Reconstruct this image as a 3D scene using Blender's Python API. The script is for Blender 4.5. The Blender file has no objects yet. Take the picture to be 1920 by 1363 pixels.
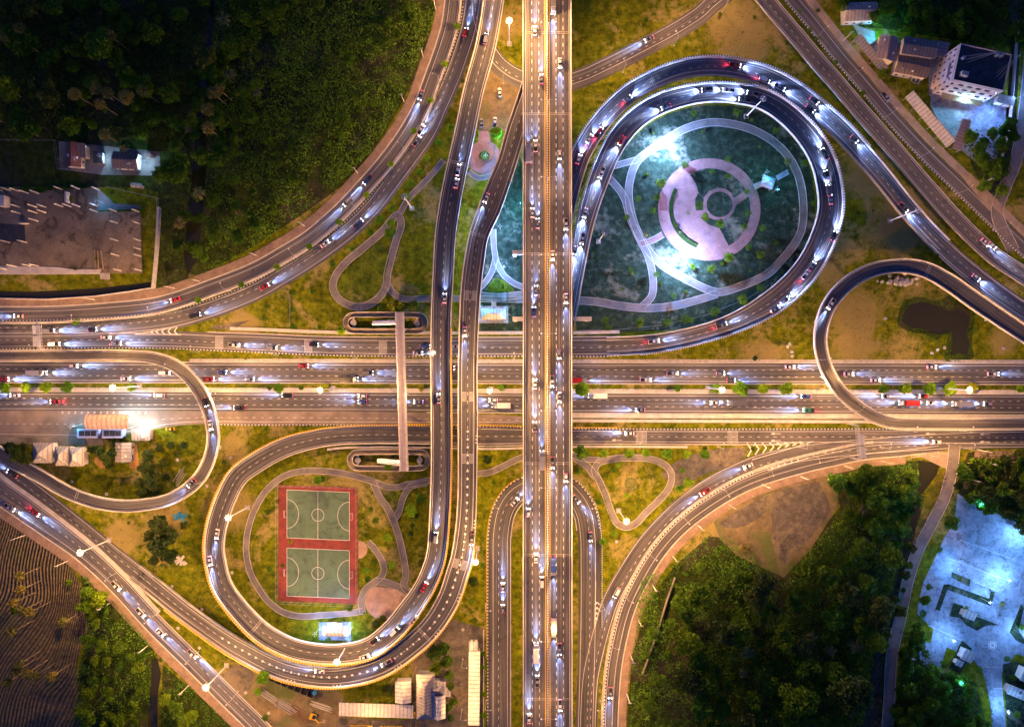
import bpy, bmesh, math, random
import numpy as np
from mathutils import Vector, Matrix
from mathutils.geometry import tessellate_polygon
random.seed(7); RNG = np.random.default_rng(7)
scene = bpy.context.scene
# ---------------------------------------------------------------- camera, sky, exposure
HC = 300.0; FPX = 1200.0; CX = 960.0; CY = 681.5
cam_d = bpy.data.cameras.new('camera'); cam = bpy.data.objects.new('camera', cam_d)
scene.collection.objects.link(cam)
cam.location = (0, 0, HC); cam.rotation_euler = (0, 0, 0)
cam_d.sensor_width = 36; cam_d.lens = 36*FPX/1920; cam_d.clip_start = 1; cam_d.clip_end = 5000
scene.camera = cam
world = bpy.data.worlds.new('World'); scene.world = world; world.use_nodes = True
wn = world.node_tree; bgn = wn.nodes['Background']
sky = wn.nodes.new('ShaderNodeTexSky'); sky.sky_type = 'NISHITA'; sky.sun_disc = False
sky.sun_elevation = math.radians(2.0); sky.sun_rotation = math.radians(230); sky.altitude = 100
tint = wn.nodes.new('ShaderNodeMix'); tint.data_type = 'RGBA'; tint.blend_type = 'MULTIPLY'; tint.inputs[0].default_value = 1.0; tint.inputs[7].default_value = (0.15, 0.27, 1.0, 1)
wn.links.new(sky.outputs[0], tint.inputs[6]); wn.links.new(tint.outputs[2], bgn.inputs[0]); bgn.inputs[1].default_value = 0.42
scene.view_settings.view_transform = 'Standard'; scene.view_settings.look = 'None'
scene.view_settings.exposure = 0.0; scene.view_settings.gamma = 1
scene.cycles.max_bounces = 4; scene.cycles.diffuse_bounces = 2; scene.cycles.glossy_bounces = 2
scene.cycles.transmission_bounces = 2; scene.cycles.transparent_max_bounces = 4
scene.cycles.sample_clamp_indirect = 2.0
# light strengths
SODIUM = (1.0, 0.50, 0.18); PEACH = (1.0, 0.52, 0.20); LED = (0.20, 0.38, 1.0); TEAL = (0.06, 0.50, 0.85); XENON = (0.28, 0.42, 1.0)
E_MAST = 29000; E_DECK = 4300; E_STREET = 3400; E_PARK = 26000; E_CAR = 36000

# ---------------------------------------------------------------- helpers
COL = scene.collection
def at(px, py, z=0.0):
    k = (HC - z)/FPX
    return Vector(((px-CX)*k, (CY-py)*k, z))
def tag(o, label=None, cat=None, group=None, kind=None):
    if label: o['label'] = label
    if cat: o['category'] = cat
    if group: o['group'] = group
    if kind: o['kind'] = kind
    return o
def link(o, parent=None):
    COL.objects.link(o)
    if parent is not None: o.parent = parent
    return o
def empty(name, loc=(0, 0, 0), rz=0.0, label=None, cat=None, group=None):
    o = bpy.data.objects.new(name, None); o.empty_display_size = 0.5
    o.location = loc; o.rotation_euler = (0, 0, rz)
    link(o); return tag(o, label, cat, group)
class MB:
    def __init__(s): s.v = []; s.f = []; s.uv = []
    def add(s, vs, fs, uvs=None):
        b = len(s.v); s.v.extend([tuple(v) for v in vs])
        for i, f in enumerate(fs):
            s.f.append(tuple(b+k for k in f))
            s.uv.append(uvs[i] if uvs else [(0, 0)]*len(f))
    def box(s, x0, y0, z0, x1, y1, z1, M=None):
        vs = [(x, y, z) for z in (z0, z1) for y in (y0, y1) for x in (x0, x1)]
        if M is not None: vs = [M @ Vector(v) for v in vs]
        s.add(vs, [(0, 2, 3, 1), (4, 5, 7, 6), (0, 1, 5, 4), (2, 6, 7, 3), (0, 4, 6, 2), (1, 3, 7, 5)])
    def cyl(s, p0, p1, r0, r1=None, n=8, cap=True):
        r1 = r0 if r1 is None else r1
        p0 = Vector(p0); p1 = Vector(p1); d = (p1-p0).normalized()
        a = d.orthogonal().normalized(); b = d.cross(a)
        vs = []
        for p, r in ((p0, r0), (p1, r1)):
            for k in range(n):
                t = 2*math.pi*k/n; vs.append(p + a*(r*math.cos(t)) + b*(r*math.sin(t)))
        fs = [(k, (k+1) % n, n+(k+1) % n, n+k) for k in range(n)]
        if cap: fs += [tuple(range(n))[::-1], tuple(range(n, 2*n))]
        s.add(vs, fs)
    def ball(s, c, r, n=8, m=5, sz=1.0):
        vs = []; fs = []
        for j in range(m+1):
            ph = math.pi*j/m
            for k in range(n):
                t = 2*math.pi*k/n
                vs.append((c[0]+r*math.sin(ph)*math.cos(t), c[1]+r*math.sin(ph)*math.sin(t), c[2]+r*sz*math.cos(ph)))
        for j in range(m):
            for k in range(n): fs.append((j*n+k, (j+1)*n+k, (j+1)*n+(k+1) % n, j*n+(k+1) % n))
        s.add(vs, fs)
    def mesh(s, name, smooth=False):
        me = bpy.data.meshes.new(name); me.from_pydata(s.v, [], s.f)
        uvl = me.uv_layers.new(name='UVMap')
        flat = [c for f in s.uv for p in f for c in p]
        uvl.data.foreach_set('uv', flat)
        if smooth: me.polygons.foreach_set('use_smooth', [True]*len(me.polygons))
        me.update(); return me
    def build(s, name, mat, parent=None, smooth=False):
        me = s.mesh(name, smooth); me.materials.append(mat)
        return link(bpy.data.objects.new(name, me), parent)

# ---------------------------------------------------------------- materials
MATS = {}
def newmat(name):
    m = bpy.data.materials.new(name); m.use_nodes = True
    nt = m.node_tree; b = nt.nodes['Principled BSDF']; b.inputs['Roughness'].default_value = 0.8
    MATS[name] = m; return m, nt, b
def N(nt, t, **kw):
    n = nt.nodes.new(t)
    for k, v in kw.items(): setattr(n, k, v)
    return n
def noise(nt, vec, scale, detail=4, rough=0.6, dist=0.0):
    n = N(nt, 'ShaderNodeTexNoise'); n.inputs['Scale'].default_value = scale
    n.inputs['Detail'].default_value = detail; n.inputs['Roughness'].default_value = rough
    n.inputs['Distortion'].default_value = dist
    nt.links.new(vec, n.inputs['Vector']); return n.outputs[0]
def ramp(nt, fac, stops, interp='LINEAR'):
    r = N(nt, 'ShaderNodeValToRGB'); r.color_ramp.interpolation = interp
    els = r.color_ramp.elements
    while len(els) > 1: els.remove(els[-1])
    els[0].position = stops[0][0]; els[0].color = (*stops[0][1], 1)
    for p, c in stops[1:]:
        e = els.new(p); e.color = (*c, 1)
    nt.links.new(fac, r.inputs[0]); return r.outputs[0]
def mix(nt, a, b, fac, mode='MIX'):
    m = N(nt, 'ShaderNodeMix', data_type='RGBA', blend_type=mode)
    for s, v in ((0, fac), (6, a), (7, b)):
        if isinstance(v, (int, float)): m.inputs[s].default_value = v
        elif isinstance(v, tuple): m.inputs[s].default_value = (*v, 1)
        else: nt.links.new(v, m.inputs[s])
    return m.outputs[2]
def bump(nt, b, h, strength, dist):
    n = N(nt, 'ShaderNodeBump'); n.inputs['Strength'].default_value = strength; n.inputs['Distance'].default_value = dist
    nt.links.new(h, n.inputs['Height']); nt.links.new(n.outputs[0], b.inputs['Normal'])
def pos(nt): return N(nt, 'ShaderNodeNewGeometry').outputs['Position']
def simple(name, col, rough=0.7, metal=0.0, var=0.25, scale=0.6, spec=0.5, stain=0.0):
    m, nt, b = newmat(name)
    f = noise(nt, pos(nt), scale, 5)
    c = ramp(nt, f, [(0.3, tuple(x*(1-var) for x in col)), (0.7, tuple(min(1, x*(1+var)) for x in col))])
    if stain:
        c = mix(nt, c, ramp(nt, noise(nt, pos(nt), scale*1.3, 9, 0.72, 1.5), [(0.40, (0.35, 0.33, 0.32)), (0.47, (1, 1, 1)), (0.60, (1, 1, 1)), (0.66, (1.5, 1.45, 1.35))]), stain, 'MULTIPLY')
        c = mix(nt, c, ramp(nt, noise(nt, pos(nt), 1.7, 6, 0.75), [(0.35, (0.65, 0.65, 0.65)), (0.65, (1.3, 1.3, 1.3))]), stain, 'MULTIPLY')
    nt.links.new(c, b.inputs['Base Color']); b.inputs['Roughness'].default_value = rough
    b.inputs['Metallic'].default_value = metal; b.inputs['Specular IOR Level'].default_value = spec
    return m
def emis(name, col, strength):
    m, nt, b = newmat(name); b.inputs['Base Color'].default_value = (*col, 1)
    b.inputs['Emission Color'].default_value = (*col, 1); b.inputs['Emission Strength'].default_value = strength
    m.cycles.emission_sampling = 'NONE'
    return m
def asphalt(name, base, warm):
    m, nt, b = newmat(name); p = pos(nt)
    uv = N(nt, 'ShaderNodeUVMap').outputs[0]
    mp = N(nt, 'ShaderNodeMapping'); mp.inputs['Scale'].default_value = (1.0, 0.012, 1); nt.links.new(uv, mp.inputs[0])
    streak = noise(nt, mp.outputs[0], 1.6, 6, 0.65)
    mp2 = N(nt, 'ShaderNodeMapping'); mp2.inputs['Scale'].default_value = (0.35, 0.004, 1); nt.links.new(uv, mp2.inputs[0])
    streak2 = noise(nt, mp2.outputs[0], 1.5, 3)
    big = noise(nt, p, 0.02, 4); fine = noise(nt, p, 2.2, 3)
    c = ramp(nt, streak, [(0.34, tuple(x*0.42 for x in base)), (0.50, base), (0.66, tuple(x*1.15 for x in warm))])
    c = mix(nt, c, ramp(nt, streak2, [(0.35, (0.62, 0.62, 0.64)), (0.65, (1.25, 1.22, 1.2))]), 0.8, 'MULTIPLY')
    c = mix(nt, c, ramp(nt, big, [(0.35, (0.7, 0.7, 0.7)), (0.65, (1.2, 1.18, 1.15))]), 0.7, 'MULTIPLY')
    c = mix(nt, c, ramp(nt, fine, [(0.3, (0.75, 0.75, 0.75)), (0.7, (1.2, 1.2, 1.2))]), 0.6, 'MULTIPLY')
    sp = noise(nt, p, 0.22, 2); c = mix(nt, c, (0.03, 0.03, 0.032), ramp(nt, sp, [(0.62, (0, 0, 0)), (0.66, (0.45, 0.45, 0.45))]))
    nt.links.new(c, b.inputs['Base Color']); b.inputs['Roughness'].default_value = 0.62
    bump(nt, b, fine, 0.3, 0.05)
    return m
def stripes(name, a, c, period, duty=0.5, bright=0.0):
    m, nt, b = newmat(name); uv = N(nt, 'ShaderNodeUVMap').outputs[0]
    sx = N(nt, 'ShaderNodeSeparateXYZ'); nt.links.new(uv, sx.inputs[0])
    d = N(nt, 'ShaderNodeMath', operation='DIVIDE'); d.inputs[1].default_value = period; nt.links.new(sx.outputs[1], d.inputs[0])
    fr = N(nt, 'ShaderNodeMath', operation='FRACT'); nt.links.new(d.outputs[0], fr.inputs[0])
    nt.links.new(ramp(nt, fr.outputs[0], [(0, a), (duty, c)], 'CONSTANT'), b.inputs['Base Color'])
    b.inputs['Roughness'].default_value = 0.5; return m
def ramp2(nt, v):
    r = N(nt, 'ShaderNodeMapRange'); r.inputs[1].default_value = 1.75; r.inputs[2].default_value = 2.2; r.inputs[3].default_value = .8; r.inputs[4].default_value = 0; nt.links.new(v, r.inputs[0]); return r.outputs[0]
def grassmat(name, dark, mid, light, dirt, dirt_amt=0.5, spots=()):
    m, nt, b = newmat(name); p = pos(nt)
    n1 = noise(nt, p, 0.35, 8, 0.7); n2 = noise(nt, p, 0.045, 6, 0.62, 0.6); n3 = noise(nt, p, 2.5, 4, 0.7); n4 = noise(nt, p, 0.11, 7, 0.75, 1.0)
    c = ramp(nt, n1, [(0.32, dark), (0.5, mid), (0.68, light)])
    c = mix(nt, c, ramp(nt, n3, [(0.3, (0.5, 0.5, 0.5)), (0.7, (1.5, 1.5, 1.4))]), 0.75, 'MULTIPLY')
    c = mix(nt, c, ramp(nt, n4, [(0.35, (0.6, 0.65, 0.6)), (0.62, (1.35, 1.25, 1.1))]), 0.8, 'MULTIPLY')
    fac = N(nt, 'ShaderNodeMath', operation='ADD'); nt.links.new(n2, fac.inputs[0]); 
    mm = N(nt, 'ShaderNodeMath', operation='MULTIPLY'); nt.links.new(n1, mm.inputs[0]); mm.inputs[1].default_value = 0.35
    nt.links.new(mm.outputs[0], fac.inputs[1])
    lo = 0.80 - 0.22*dirt_amt
    c = mix(nt, c, mix(nt, dirt, tuple(x*1.5 for x in dirt), n3), ramp(nt, fac.outputs[0], [(lo-0.06, (0, 0, 0)), (lo+0.06, (0.85, 0.85, 0.85))]))
    for sx_, sy_, sr in spots:      # worn earth patches with ragged edges
        vd = N(nt, 'ShaderNodeVectorMath', operation='DISTANCE'); nt.links.new(p, vd.inputs[0]); vd.inputs[1].default_value = ((sx_-CX)/4, (CY-sy_)/4, 0)
        dv = N(nt, 'ShaderNodeMath', operation='DIVIDE'); nt.links.new(vd.outputs['Value'], dv.inputs[0]); dv.inputs[1].default_value = sr/4
        ad = N(nt, 'ShaderNodeMath', operation='MULTIPLY_ADD'); nt.links.new(n4, ad.inputs[0]); ad.inputs[1].default_value = 2.2; nt.links.new(dv.outputs[0], ad.inputs[2])
        c = mix(nt, c, mix(nt, dirt, tuple(x*1.35 for x in dirt), n3), ramp(nt, ad.outputs[0], [(0.0, (.9, .9, .9)), (1.0, (0, 0, 0))]) if False else ramp2(nt, ad.outputs[0]))
    nt.links.new(c, b.inputs['Base Color']); b.inputs['Roughness'].default_value = 0.95; b.inputs['Specular IOR Level'].default_value = 0.1
    h = N(nt, 'ShaderNodeMath', operation='ADD'); nt.links.new(n1, h.inputs[0]); nt.links.new(n3, h.inputs[1])
    bump(nt, b, h.outputs[0], 0.9, 0.5)
    return m
def leafmat(name, a, c, rough=0.6):
    m, nt, b = newmat(name); p = pos(nt)
    n1 = noise(nt, p, 0.5, 3); n2 = noise(nt, p, 3.0, 2)
    oi = N(nt, 'ShaderNodeObjectInfo').outputs['Random']
    col = ramp(nt, n2, [(0.25, tuple(x*0.5 for x in a)), (0.5, a), (0.75, c)])
    col = mix(nt, col, ramp(nt, n1, [(0.3, (0.6, 0.6, 0.6)), (0.7, (1.4, 1.35, 1.2))]), 0.8, 'MULTIPLY')
    col = mix(nt, col, ramp(nt, oi, [(0, (0.55, 0.7, 0.8)), (0.5, (1, 1, 1)), (1, (1.7, 1.35, 1.0))]), 0.9, 'MULTIPLY')
    nt.links.new(col, b.inputs['Base Color']); b.inputs['Roughness'].default_value = rough
    b.inputs['Specular IOR Level'].default_value = 0.15
    tr = N(nt, 'ShaderNodeBsdfTranslucent'); nt.links.new(col, tr.inputs[0])
    ms = N(nt, 'ShaderNodeMixShader'); ms.inputs[0].default_value = 0.35
    nt.links.new(b.outputs[0], ms.inputs[1]); nt.links.new(tr.outputs[0], ms.inputs[2])
    nt.links.new(ms.outputs[0], nt.nodes['Material Output'].inputs[0]); return m
def pavers(name, a, c, size=0.4):
    m, nt, b = newmat(name); p = pos(nt)
    br = N(nt, 'ShaderNodeTexBrick'); br.inputs['Scale'].default_value = 1/size; br.inputs['Mortar Size'].default_value = 0.03
    br.inputs['Color1'].default_value = (*a, 1); br.inputs['Color2'].default_value = (*c, 1); br.inputs['Mortar'].default_value = (*[x*0.5 for x in a], 1)
    nt.links.new(p, br.inputs['Vector'])
    n1 = noise(nt, p, 0.25, 5); n2 = noise(nt, p, 1.5, 4, 0.7)
    col = mix(nt, br.outputs[0], ramp(nt, n1, [(0.3, (0.6, 0.6, 0.6)), (0.7, (1.3, 1.3, 1.3))]), 0.8, 'MULTIPLY')
    col = mix(nt, col, ramp(nt, n2, [(0.3, (0.7, 0.7, 0.7)), (0.7, (1.25, 1.25, 1.25))]), 0.7, 'MULTIPLY')
    nt.links.new(col, b.inputs['Base Color']); return m
def furrows(name):
    m, nt, b = newmat(name); p = pos(nt)
    mp = N(nt, 'ShaderNodeMapping'); nt.links.new(p, mp.inputs[0]); mp.inputs['Rotation'].default_value = (0, 0, 0.3)
    nz = N(nt, 'ShaderNodeTexNoise'); nz.inputs['Scale'].default_value = 0.022; nz.inputs['Detail'].default_value = 0.6; nt.links.new(p, nz.inputs['Vector'])
    vm = N(nt, 'ShaderNodeVectorMath', operation='MULTIPLY_ADD'); nt.links.new(nz.outputs['Color'], vm.inputs[0]); vm.inputs[1].default_value = (24, 24, 0); nt.links.new(mp.outputs[0], vm.inputs[2])
    w = N(nt, 'ShaderNodeTexWave'); w.inputs['Scale'].default_value = 0.22; w.inputs['Distortion'].default_value = 2.5
    w.inputs['Detail'].default_value = 1.0; w.inputs['Detail Scale'].default_value = 0.05; nt.links.new(vm.outputs[0], w.inputs['Vector'])
    n1 = noise(nt, p, 0.6, 5)
    c = ramp(nt, w.outputs['Fac'], [(0.15, (0.06, 0.044, 0.024)), (0.6, (0.115, 0.085, 0.045)), (0.9, (0.16, 0.125, 0.07))])
    c = mix(nt, c, ramp(nt, n1, [(0.35, (0.35, 0.35, 0.35)), (0.65, (1.5, 1.45, 1.3))]), 0.9, 'MULTIPLY')
    c = mix(nt, c, (0.09, 0.085, 0.03), ramp(nt, noise(nt, p, 0.07, 6, .7), [(0.52, (0, 0, 0)), (0.60, (.8, .8, .8))]))
    nt.links.new(c, b.inputs['Base Color']); b.inputs['Roughness'].default_value = 1
    bump(nt, b, w.outputs['Fac'], 1.0, 0.5); return m
def roofmat(name, a, period=0.5, rough=0.6, axis=0):
    m, nt, b = newmat(name)
    tc = N(nt, 'ShaderNodeTexCoord').outputs['Object']; sx = N(nt, 'ShaderNodeSeparateXYZ'); nt.links.new(tc, sx.inputs[0])
    d = N(nt, 'ShaderNodeMath', operation='DIVIDE'); d.inputs[1].default_value = period; nt.links.new(sx.outputs[axis], d.inputs[0])
    fr = N(nt, 'ShaderNodeMath', operation='FRACT'); nt.links.new(d.outputs[0], fr.inputs[0])
    n1 = noise(nt, tc, 0.35, 6, 0.7)
    c = ramp(nt, fr.outputs[0], [(0.0, tuple(x*0.55 for x in a)), (0.25, a), (0.80, tuple(min(1, x*1.08) for x in a)), (1.0, tuple(x*0.55 for x in a))])
    c = mix(nt, c, ramp(nt, n1, [(0.3, (0.72, 0.70, 0.68)), (0.65, (1.1, 1.1, 1.1))]), 0.85, 'MULTIPLY')
    c = mix(nt, c, ramp(nt, noise(nt, tc, 0.9, 8, 0.75, .8), [(0.38, (0.5, 0.42, 0.36)), (0.47, (1, 1, 1))]), 0.6, 'MULTIPLY')
    nt.links.new(c, b.inputs['Base Color']); b.inputs['Roughness'].default_value = rough; return m
A_ = asphalt('asphalt', (0.088, 0.082, 0.080), (0.155, 0.143, 0.134))
AD = asphalt('dark_asphalt', (0.115, 0.11, 0.11), (0.18, 0.17, 0.165))
CONC = simple('concrete', (0.42, 0.38, 0.33), 0.85, var=0.3)
CONCL = simple('pale_concrete', (0.52, 0.48, 0.42), 0.85, var=0.2, scale=0.3)
CONCD = simple('weathered_concrete', (0.22, 0.19, 0.155), 0.9, var=0.55, scale=0.09)
SLAB = simple('stained_slab', (0.20, 0.155, 0.10), 0.95, var=0.45, scale=0.07, stain=.9)
WHITE = simple('road_paint', (0.72, 0.70, 0.66), 0.6, var=0.2, scale=1.2)
YEL = simple('yellow_paint', (0.75, 0.45, 0.06), 0.6, var=0.2, scale=1.0)
KERB = stripes('black_white_kerb', (0.03, 0.03, 0.03), (0.7, 0.68, 0.64), 1.6)
CHEV = stripes('yellow_black_guard', (0.75, 0.46, 0.04), (0.10, 0.07, 0.03), 1.15, 0.68)
BEAD = stripes('pale_guard', (0.6, 0.56, 0.48), (0.05, 0.045, 0.04), 1.1, 0.6)
METAL = simple('galvanised_steel', (0.5, 0.5, 0.5), 0.4, 0.6, 0.1)
PAINTM = simple('white_steel', (0.7, 0.68, 0.65), 0.4, 0.0, 0.08)
SPOTS = ((1390, 60, 70), (1630, 330, 55), (1690, 420, 70), (1600, 590, 60), (1605, 655, 50), (440, 845, 32), (430, 945, 50), (310, 975, 42), (955, 45, 34), (455, 608, 34), (1420, 668, 40), (1560, 520, 34), (855, 1245, 25), (1350, 985, 40), (600, 1340, 60), (480, 1290, 40), (1880, 640, 30), (230, 1010, 40))
GRASS = grassmat('grass', (0.035, 0.058, 0.002), (0.135, 0.160, 0.004), (0.26, 0.26, 0.010), (0.30, 0.23, 0.08), 0.15, SPOTS)
GRASSP = grassmat('park_grass', (0.03, 0.055, 0.004), (0.09, 0.13, 0.008), (0.16, 0.19, 0.015), (0.22, 0.18, 0.07), 0.0)
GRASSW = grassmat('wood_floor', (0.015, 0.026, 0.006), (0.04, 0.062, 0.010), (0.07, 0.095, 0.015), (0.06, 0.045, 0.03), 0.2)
DIRT = grassmat('bare_earth', (0.16, 0.12, 0.07), (0.22, 0.17, 0.10), (0.28, 0.22, 0.13), (0.10, 0.13, 0.03), 0.25)
GRAVEL = grassmat('grey_gravel', (0.09, 0.08, 0.07), (0.14, 0.125, 0.11), (0.19, 0.17, 0.15), (0.22, 0.17, 0.10), 0.2)
GRASSR = grassmat('led_tinted_grass', (0.010, 0.020, 0.012), (0.028, 0.050, 0.032), (0.065, 0.10, 0.07), (0.20, 0.19, 0.13), 0.1)  # cool lamp tint and dimness mixed into this grass colour
BRICK = pavers('sidewalk_brick', (0.34, 0.21, 0.13), (0.33, 0.26, 0.19), 0.45)
BRICKB = simple('sidewalk_slab', (0.36, 0.27, 0.19), 0.9, var=0.3, scale=0.25)
PLAZA = pavers('plaza_paving', (0.36, 0.17, 0.15), (0.40, 0.21, 0.18), 0.5)
PLAZAD = pavers('plaza_red', (0.28, 0.08, 0.07), (0.24, 0.07, 0.06), 0.5)
PLAZAO = pavers('plaza_orange', (0.50, 0.30, 0.19), (0.58, 0.38, 0.26), 0.5)
PATH = simple('path_asphalt', (0.20, 0.175, 0.155), 0.85, var=0.25, scale=0.15, stain=.4)
LOTC = simple('lot_concrete', (0.26, 0.29, 0.35), 0.8, var=0.4, scale=0.25, stain=.7)
REDC = simple('court_red', (0.24, 0.04, 0.028), 0.8, var=0.3, scale=0.2, stain=.45)
GRNC = simple('court_green', (0.10, 0.17, 0.10), 0.8, var=0.3, scale=0.1, stain=.45)
FIELD = furrows('ploughed_soil')
m, nt, b = newmat('water'); b.inputs['Base Color'].default_value = (0.03, 0.028, 0.008, 1); b.inputs['Roughness'].default_value = 0.15
bump(nt, b, noise(nt, pos(nt), 1.2, 3), 0.15, 0.1); WATER = m
LEAF = leafmat('leaf_green', (0.075, 0.16, 0.006), (0.18, 0.29, 0.014)); LEAFD = leafmat('leaf_dark', (0.05, 0.085, 0.015), (0.11, 0.16, 0.03))
SCRUBL = leafmat('scrub_leaf', (0.085, 0.21, 0.012), (0.20, 0.38, 0.025)); LEAFY = leafmat('leaf_yellow', (0.26, 0.30, 0.01), (0.5, 0.5, 0.03)); LEAFB = leafmat('leaf_bright', (0.13, 0.30, 0.008), (0.34, 0.52, 0.02)); PALML = leafmat('palm_leaf', (0.14, 0.15, 0.04), (0.30, 0.27, 0.09))
BARK = simple('bark', (0.12, 0.09, 0.06), 0.9)
GLASS = simple('window_glass', (0.02, 0.022, 0.028), 0.1, 0.0, 0.1); RUB = simple('rubber', (0.02, 0.02, 0.02), 0.8)
EOR = emis('sodium_glow', (1.0, 0.80, 0.55), 1.6); EWH = emis('white_glow', (0.85, 0.93, 1.0), 8)
EHL = emis('headlamp_glow', (0.8, 0.9, 1.0), 30); ETL = emis('tail_lamp_glow', (1.0, 0.02, 0.05), 6)

# ---------------------------------------------------------------- splines and ribbons
def crom(P, closed=False, step=6.0):
    P = [np.array(p, float) for p in P]
    n = len(P); out = []
    rng = range(n) if closed else range(n-1)
    for i in rng:
        if closed: a, b, c, d = P[(i-1) % n], P[i], P[(i+1) % n], P[(i+2) % n]
        else:
            b, c = P[i], P[i+1]; a = P[i-1] if i > 0 else 2*b-c; d = P[i+2] if i+2 < n else 2*c-b
        tt = [0, 0, 0, 0]
        for j, (u, v) in enumerate(((a, b), (b, c), (c, d))): tt[j+1] = tt[j] + max(1e-6, np.linalg.norm(v[:2]-u[:2]))**0.5
        m = max(1, int(np.linalg.norm((c-b)[:2])/step))
        for k in range(m):
            t = tt[1] + (tt[2]-tt[1])*k/m
            A1 = (tt[1]-t)/(tt[1]-tt[0])*a+(t-tt[0])/(tt[1]-tt[0])*b
            A2 = (tt[2]-t)/(tt[2]-tt[1])*b+(t-tt[1])/(tt[2]-tt[1])*c
            A3 = (tt[3]-t)/(tt[3]-tt[2])*c+(t-tt[2])/(tt[3]-tt[2])*d
            B1 = (tt[2]-t)/(tt[2]-tt[0])*A1+(t-tt[0])/(tt[2]-tt[0])*A2
            B2 = (tt[3]-t)/(tt[3]-tt[1])*A2+(t-tt[1])/(tt[3]-tt[1])*A3
            out.append((tt[2]-t)/(tt[2]-tt[1])*B1+(t-tt[1])/(tt[2]-tt[1])*B2)
    if not closed: out.append(P[-1])
    return np.array(out)
class Path:
    """a centre line: control points in plan; w = width (m) along it, z from a profile over the length fraction"""
    def __init__(s, pts, w=30, zs=0.0, closed=False, step=6.0):
        pw = [(p[0], p[1], p[2] if len(p) > 2 else w) for p in pts]
        q = crom(pw, closed, step)
        if closed: q = np.vstack([q, q[:1]])
        L = np.concatenate([[0], np.cumsum(np.linalg.norm(np.diff(q[:, :2], axis=0), axis=1))])
        s.f = L/L[-1]
        z = np.interp(s.f, [a for a, _ in zs], [b for _, b in zs]) if isinstance(zs, (list, tuple)) else np.full(len(q), float(zs))
        if isinstance(zs, (list, tuple)) and len(zs) > 2:
            for _ in range(6): z[1:-1] = (z[:-2]+2*z[1:-1]+z[2:])/4
        s.px = q[:, :2]; k = (HC-z)/FPX
        s.c = np.stack([(q[:, 0]-CX)*k, (CY-q[:, 1])*k, z], 1)
        t = np.gradient(s.c[:, :2], axis=0)
        if closed: t[0] = t[-1] = s.c[1, :2]-s.c[-2, :2]
        t /= np.linalg.norm(t, axis=1)[:, None]; s.t = t; s.n = np.stack([-t[:, 1], t[:, 0]], 1)
        s.hw = q[:, 2]*k/2
        s.s = np.concatenate([[0], np.cumsum(np.linalg.norm(np.diff(s.c, axis=0), axis=1))])
    def rng(s, f0, f1):
        i = np.where((s.f >= f0-1e-9) & (s.f <= f1+1e-9))[0]; return i
    def sample(s, d):
        d = min(max(d, 0), s.s[-1]); c = np.array([np.interp(d, s.s, s.c[:, k]) for k in range(3)])
        t = np.array([np.interp(d, s.s, s.t[:, k]) for k in range(2)]); t /= np.linalg.norm(t)
        return c, t, np.interp(d, s.s, s.hw)
    def near(s, px, py):
        i = int(np.argmin((s.px[:, 0]-px)**2+(s.px[:, 1]-py)**2)); return i
def off(path, a):           # lateral offset: plain metres, or ('L'/'R', metres inward from that edge), or ('f', fraction -1..1)
    if isinstance(a, tuple):
        if a[0] == 'L': return path.hw - a[1]
        if a[0] == 'R': return -path.hw + a[1]
        return path.hw*a[1]
    return np.full(len(path.c), float(a))
def extrude(mb, path, prof, f0=0, f1=1, closed=True, cap=True):
    """prof: list of (offset spec, dz) extruded along the path"""
    idx = path.rng(f0, f1)
    if len(idx) < 2: return
    m = len(prof); vs = []; offs = [off(path, p[0]) for p in prof]
    for i in idx:
        for j, (o, dz) in enumerate(prof):
            a = offs[j][i]; vs.append((path.c[i, 0]+path.n[i, 0]*a, path.c[i, 1]+path.n[i, 1]*a, path.c[i, 2]+dz))
    fs = []; uv = []; per = m if closed else m-1
    for r in range(len(idx)-1):
        s0, s1 = path.s[idx[r]], path.s[idx[r+1]]
        for j in range(per):
            k = (j+1) % m
            fs.append((r*m+j, r*m+k, (r+1)*m+k, (r+1)*m+j))
            u0, u1 = offs[j][idx[r]], offs[k][idx[r]]
            uv.append([(u0, s0), (u1, s0), (u1, s1), (u0, s1)])
    if closed and cap:
        fs.append(tuple(range(m))[::-1]); uv.append([(0, 0)]*m)
        b = (len(idx)-1)*m; fs.append(tuple(b+j for j in range(m))); uv.append([(0, 0)]*m)
    mb.add(vs, fs, uv)
def sheet(mb, path, a, b, dz, f0=0, f1=1): extrude(mb, path, [(a, dz), (b, dz)], f0, f1, closed=False)
def dashes(mb, path, o, dz, w=0.16, length=1.5, period=3.85, f0=0, f1=1, phase=0.0):
    d = f0*path.s[-1]+phase; oo = off(path, o)
    while d+length < f1*path.s[-1]:
        q = []
        for dd in (d, d+length):
            c, t, hw = path.sample(dd); a = np.interp(dd, path.s, oo)
            for e in (w/2, -w/2): q.append((c[0]-t[1]*(a+e), c[1]+t[0]*(a+e), c[2]+dz))
        mb.add([q[0], q[1], q[3], q[2]], [(0, 1, 2, 3)]); d += period
def poly_pts(pts, smooth, step=5.0):
    return [tuple(p) for p in crom(pts, True, step)] if smooth else pts
NOGRASS = []; NOPATH = []
def poly(name, pts, z, mat, smooth=False, h=0.0, parent=None, kind='structure', **kw):
    q = poly_pts(pts, smooth)
    if mat is not GRASSP: NOGRASS.append(q)
    W = [at(x, y, z) for x, y in q]
    me_v = [tuple(v) for v in W]; tris = tessellate_polygon([W]); mb = MB()
    mb.add(me_v, [tuple(t) for t in tris])
    if h > 0:
        n = len(W); mb.add(me_v+[(v[0], v[1], v[2]-h) for v in me_v], [(i, (i+1) % n, n+(i+1) % n, n+i) for i in range(n)])
    o = mb.build(name, mat, parent)
    # face normals up
    if parent is None: tag(o, kind=kind, **kw)
    return o
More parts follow.
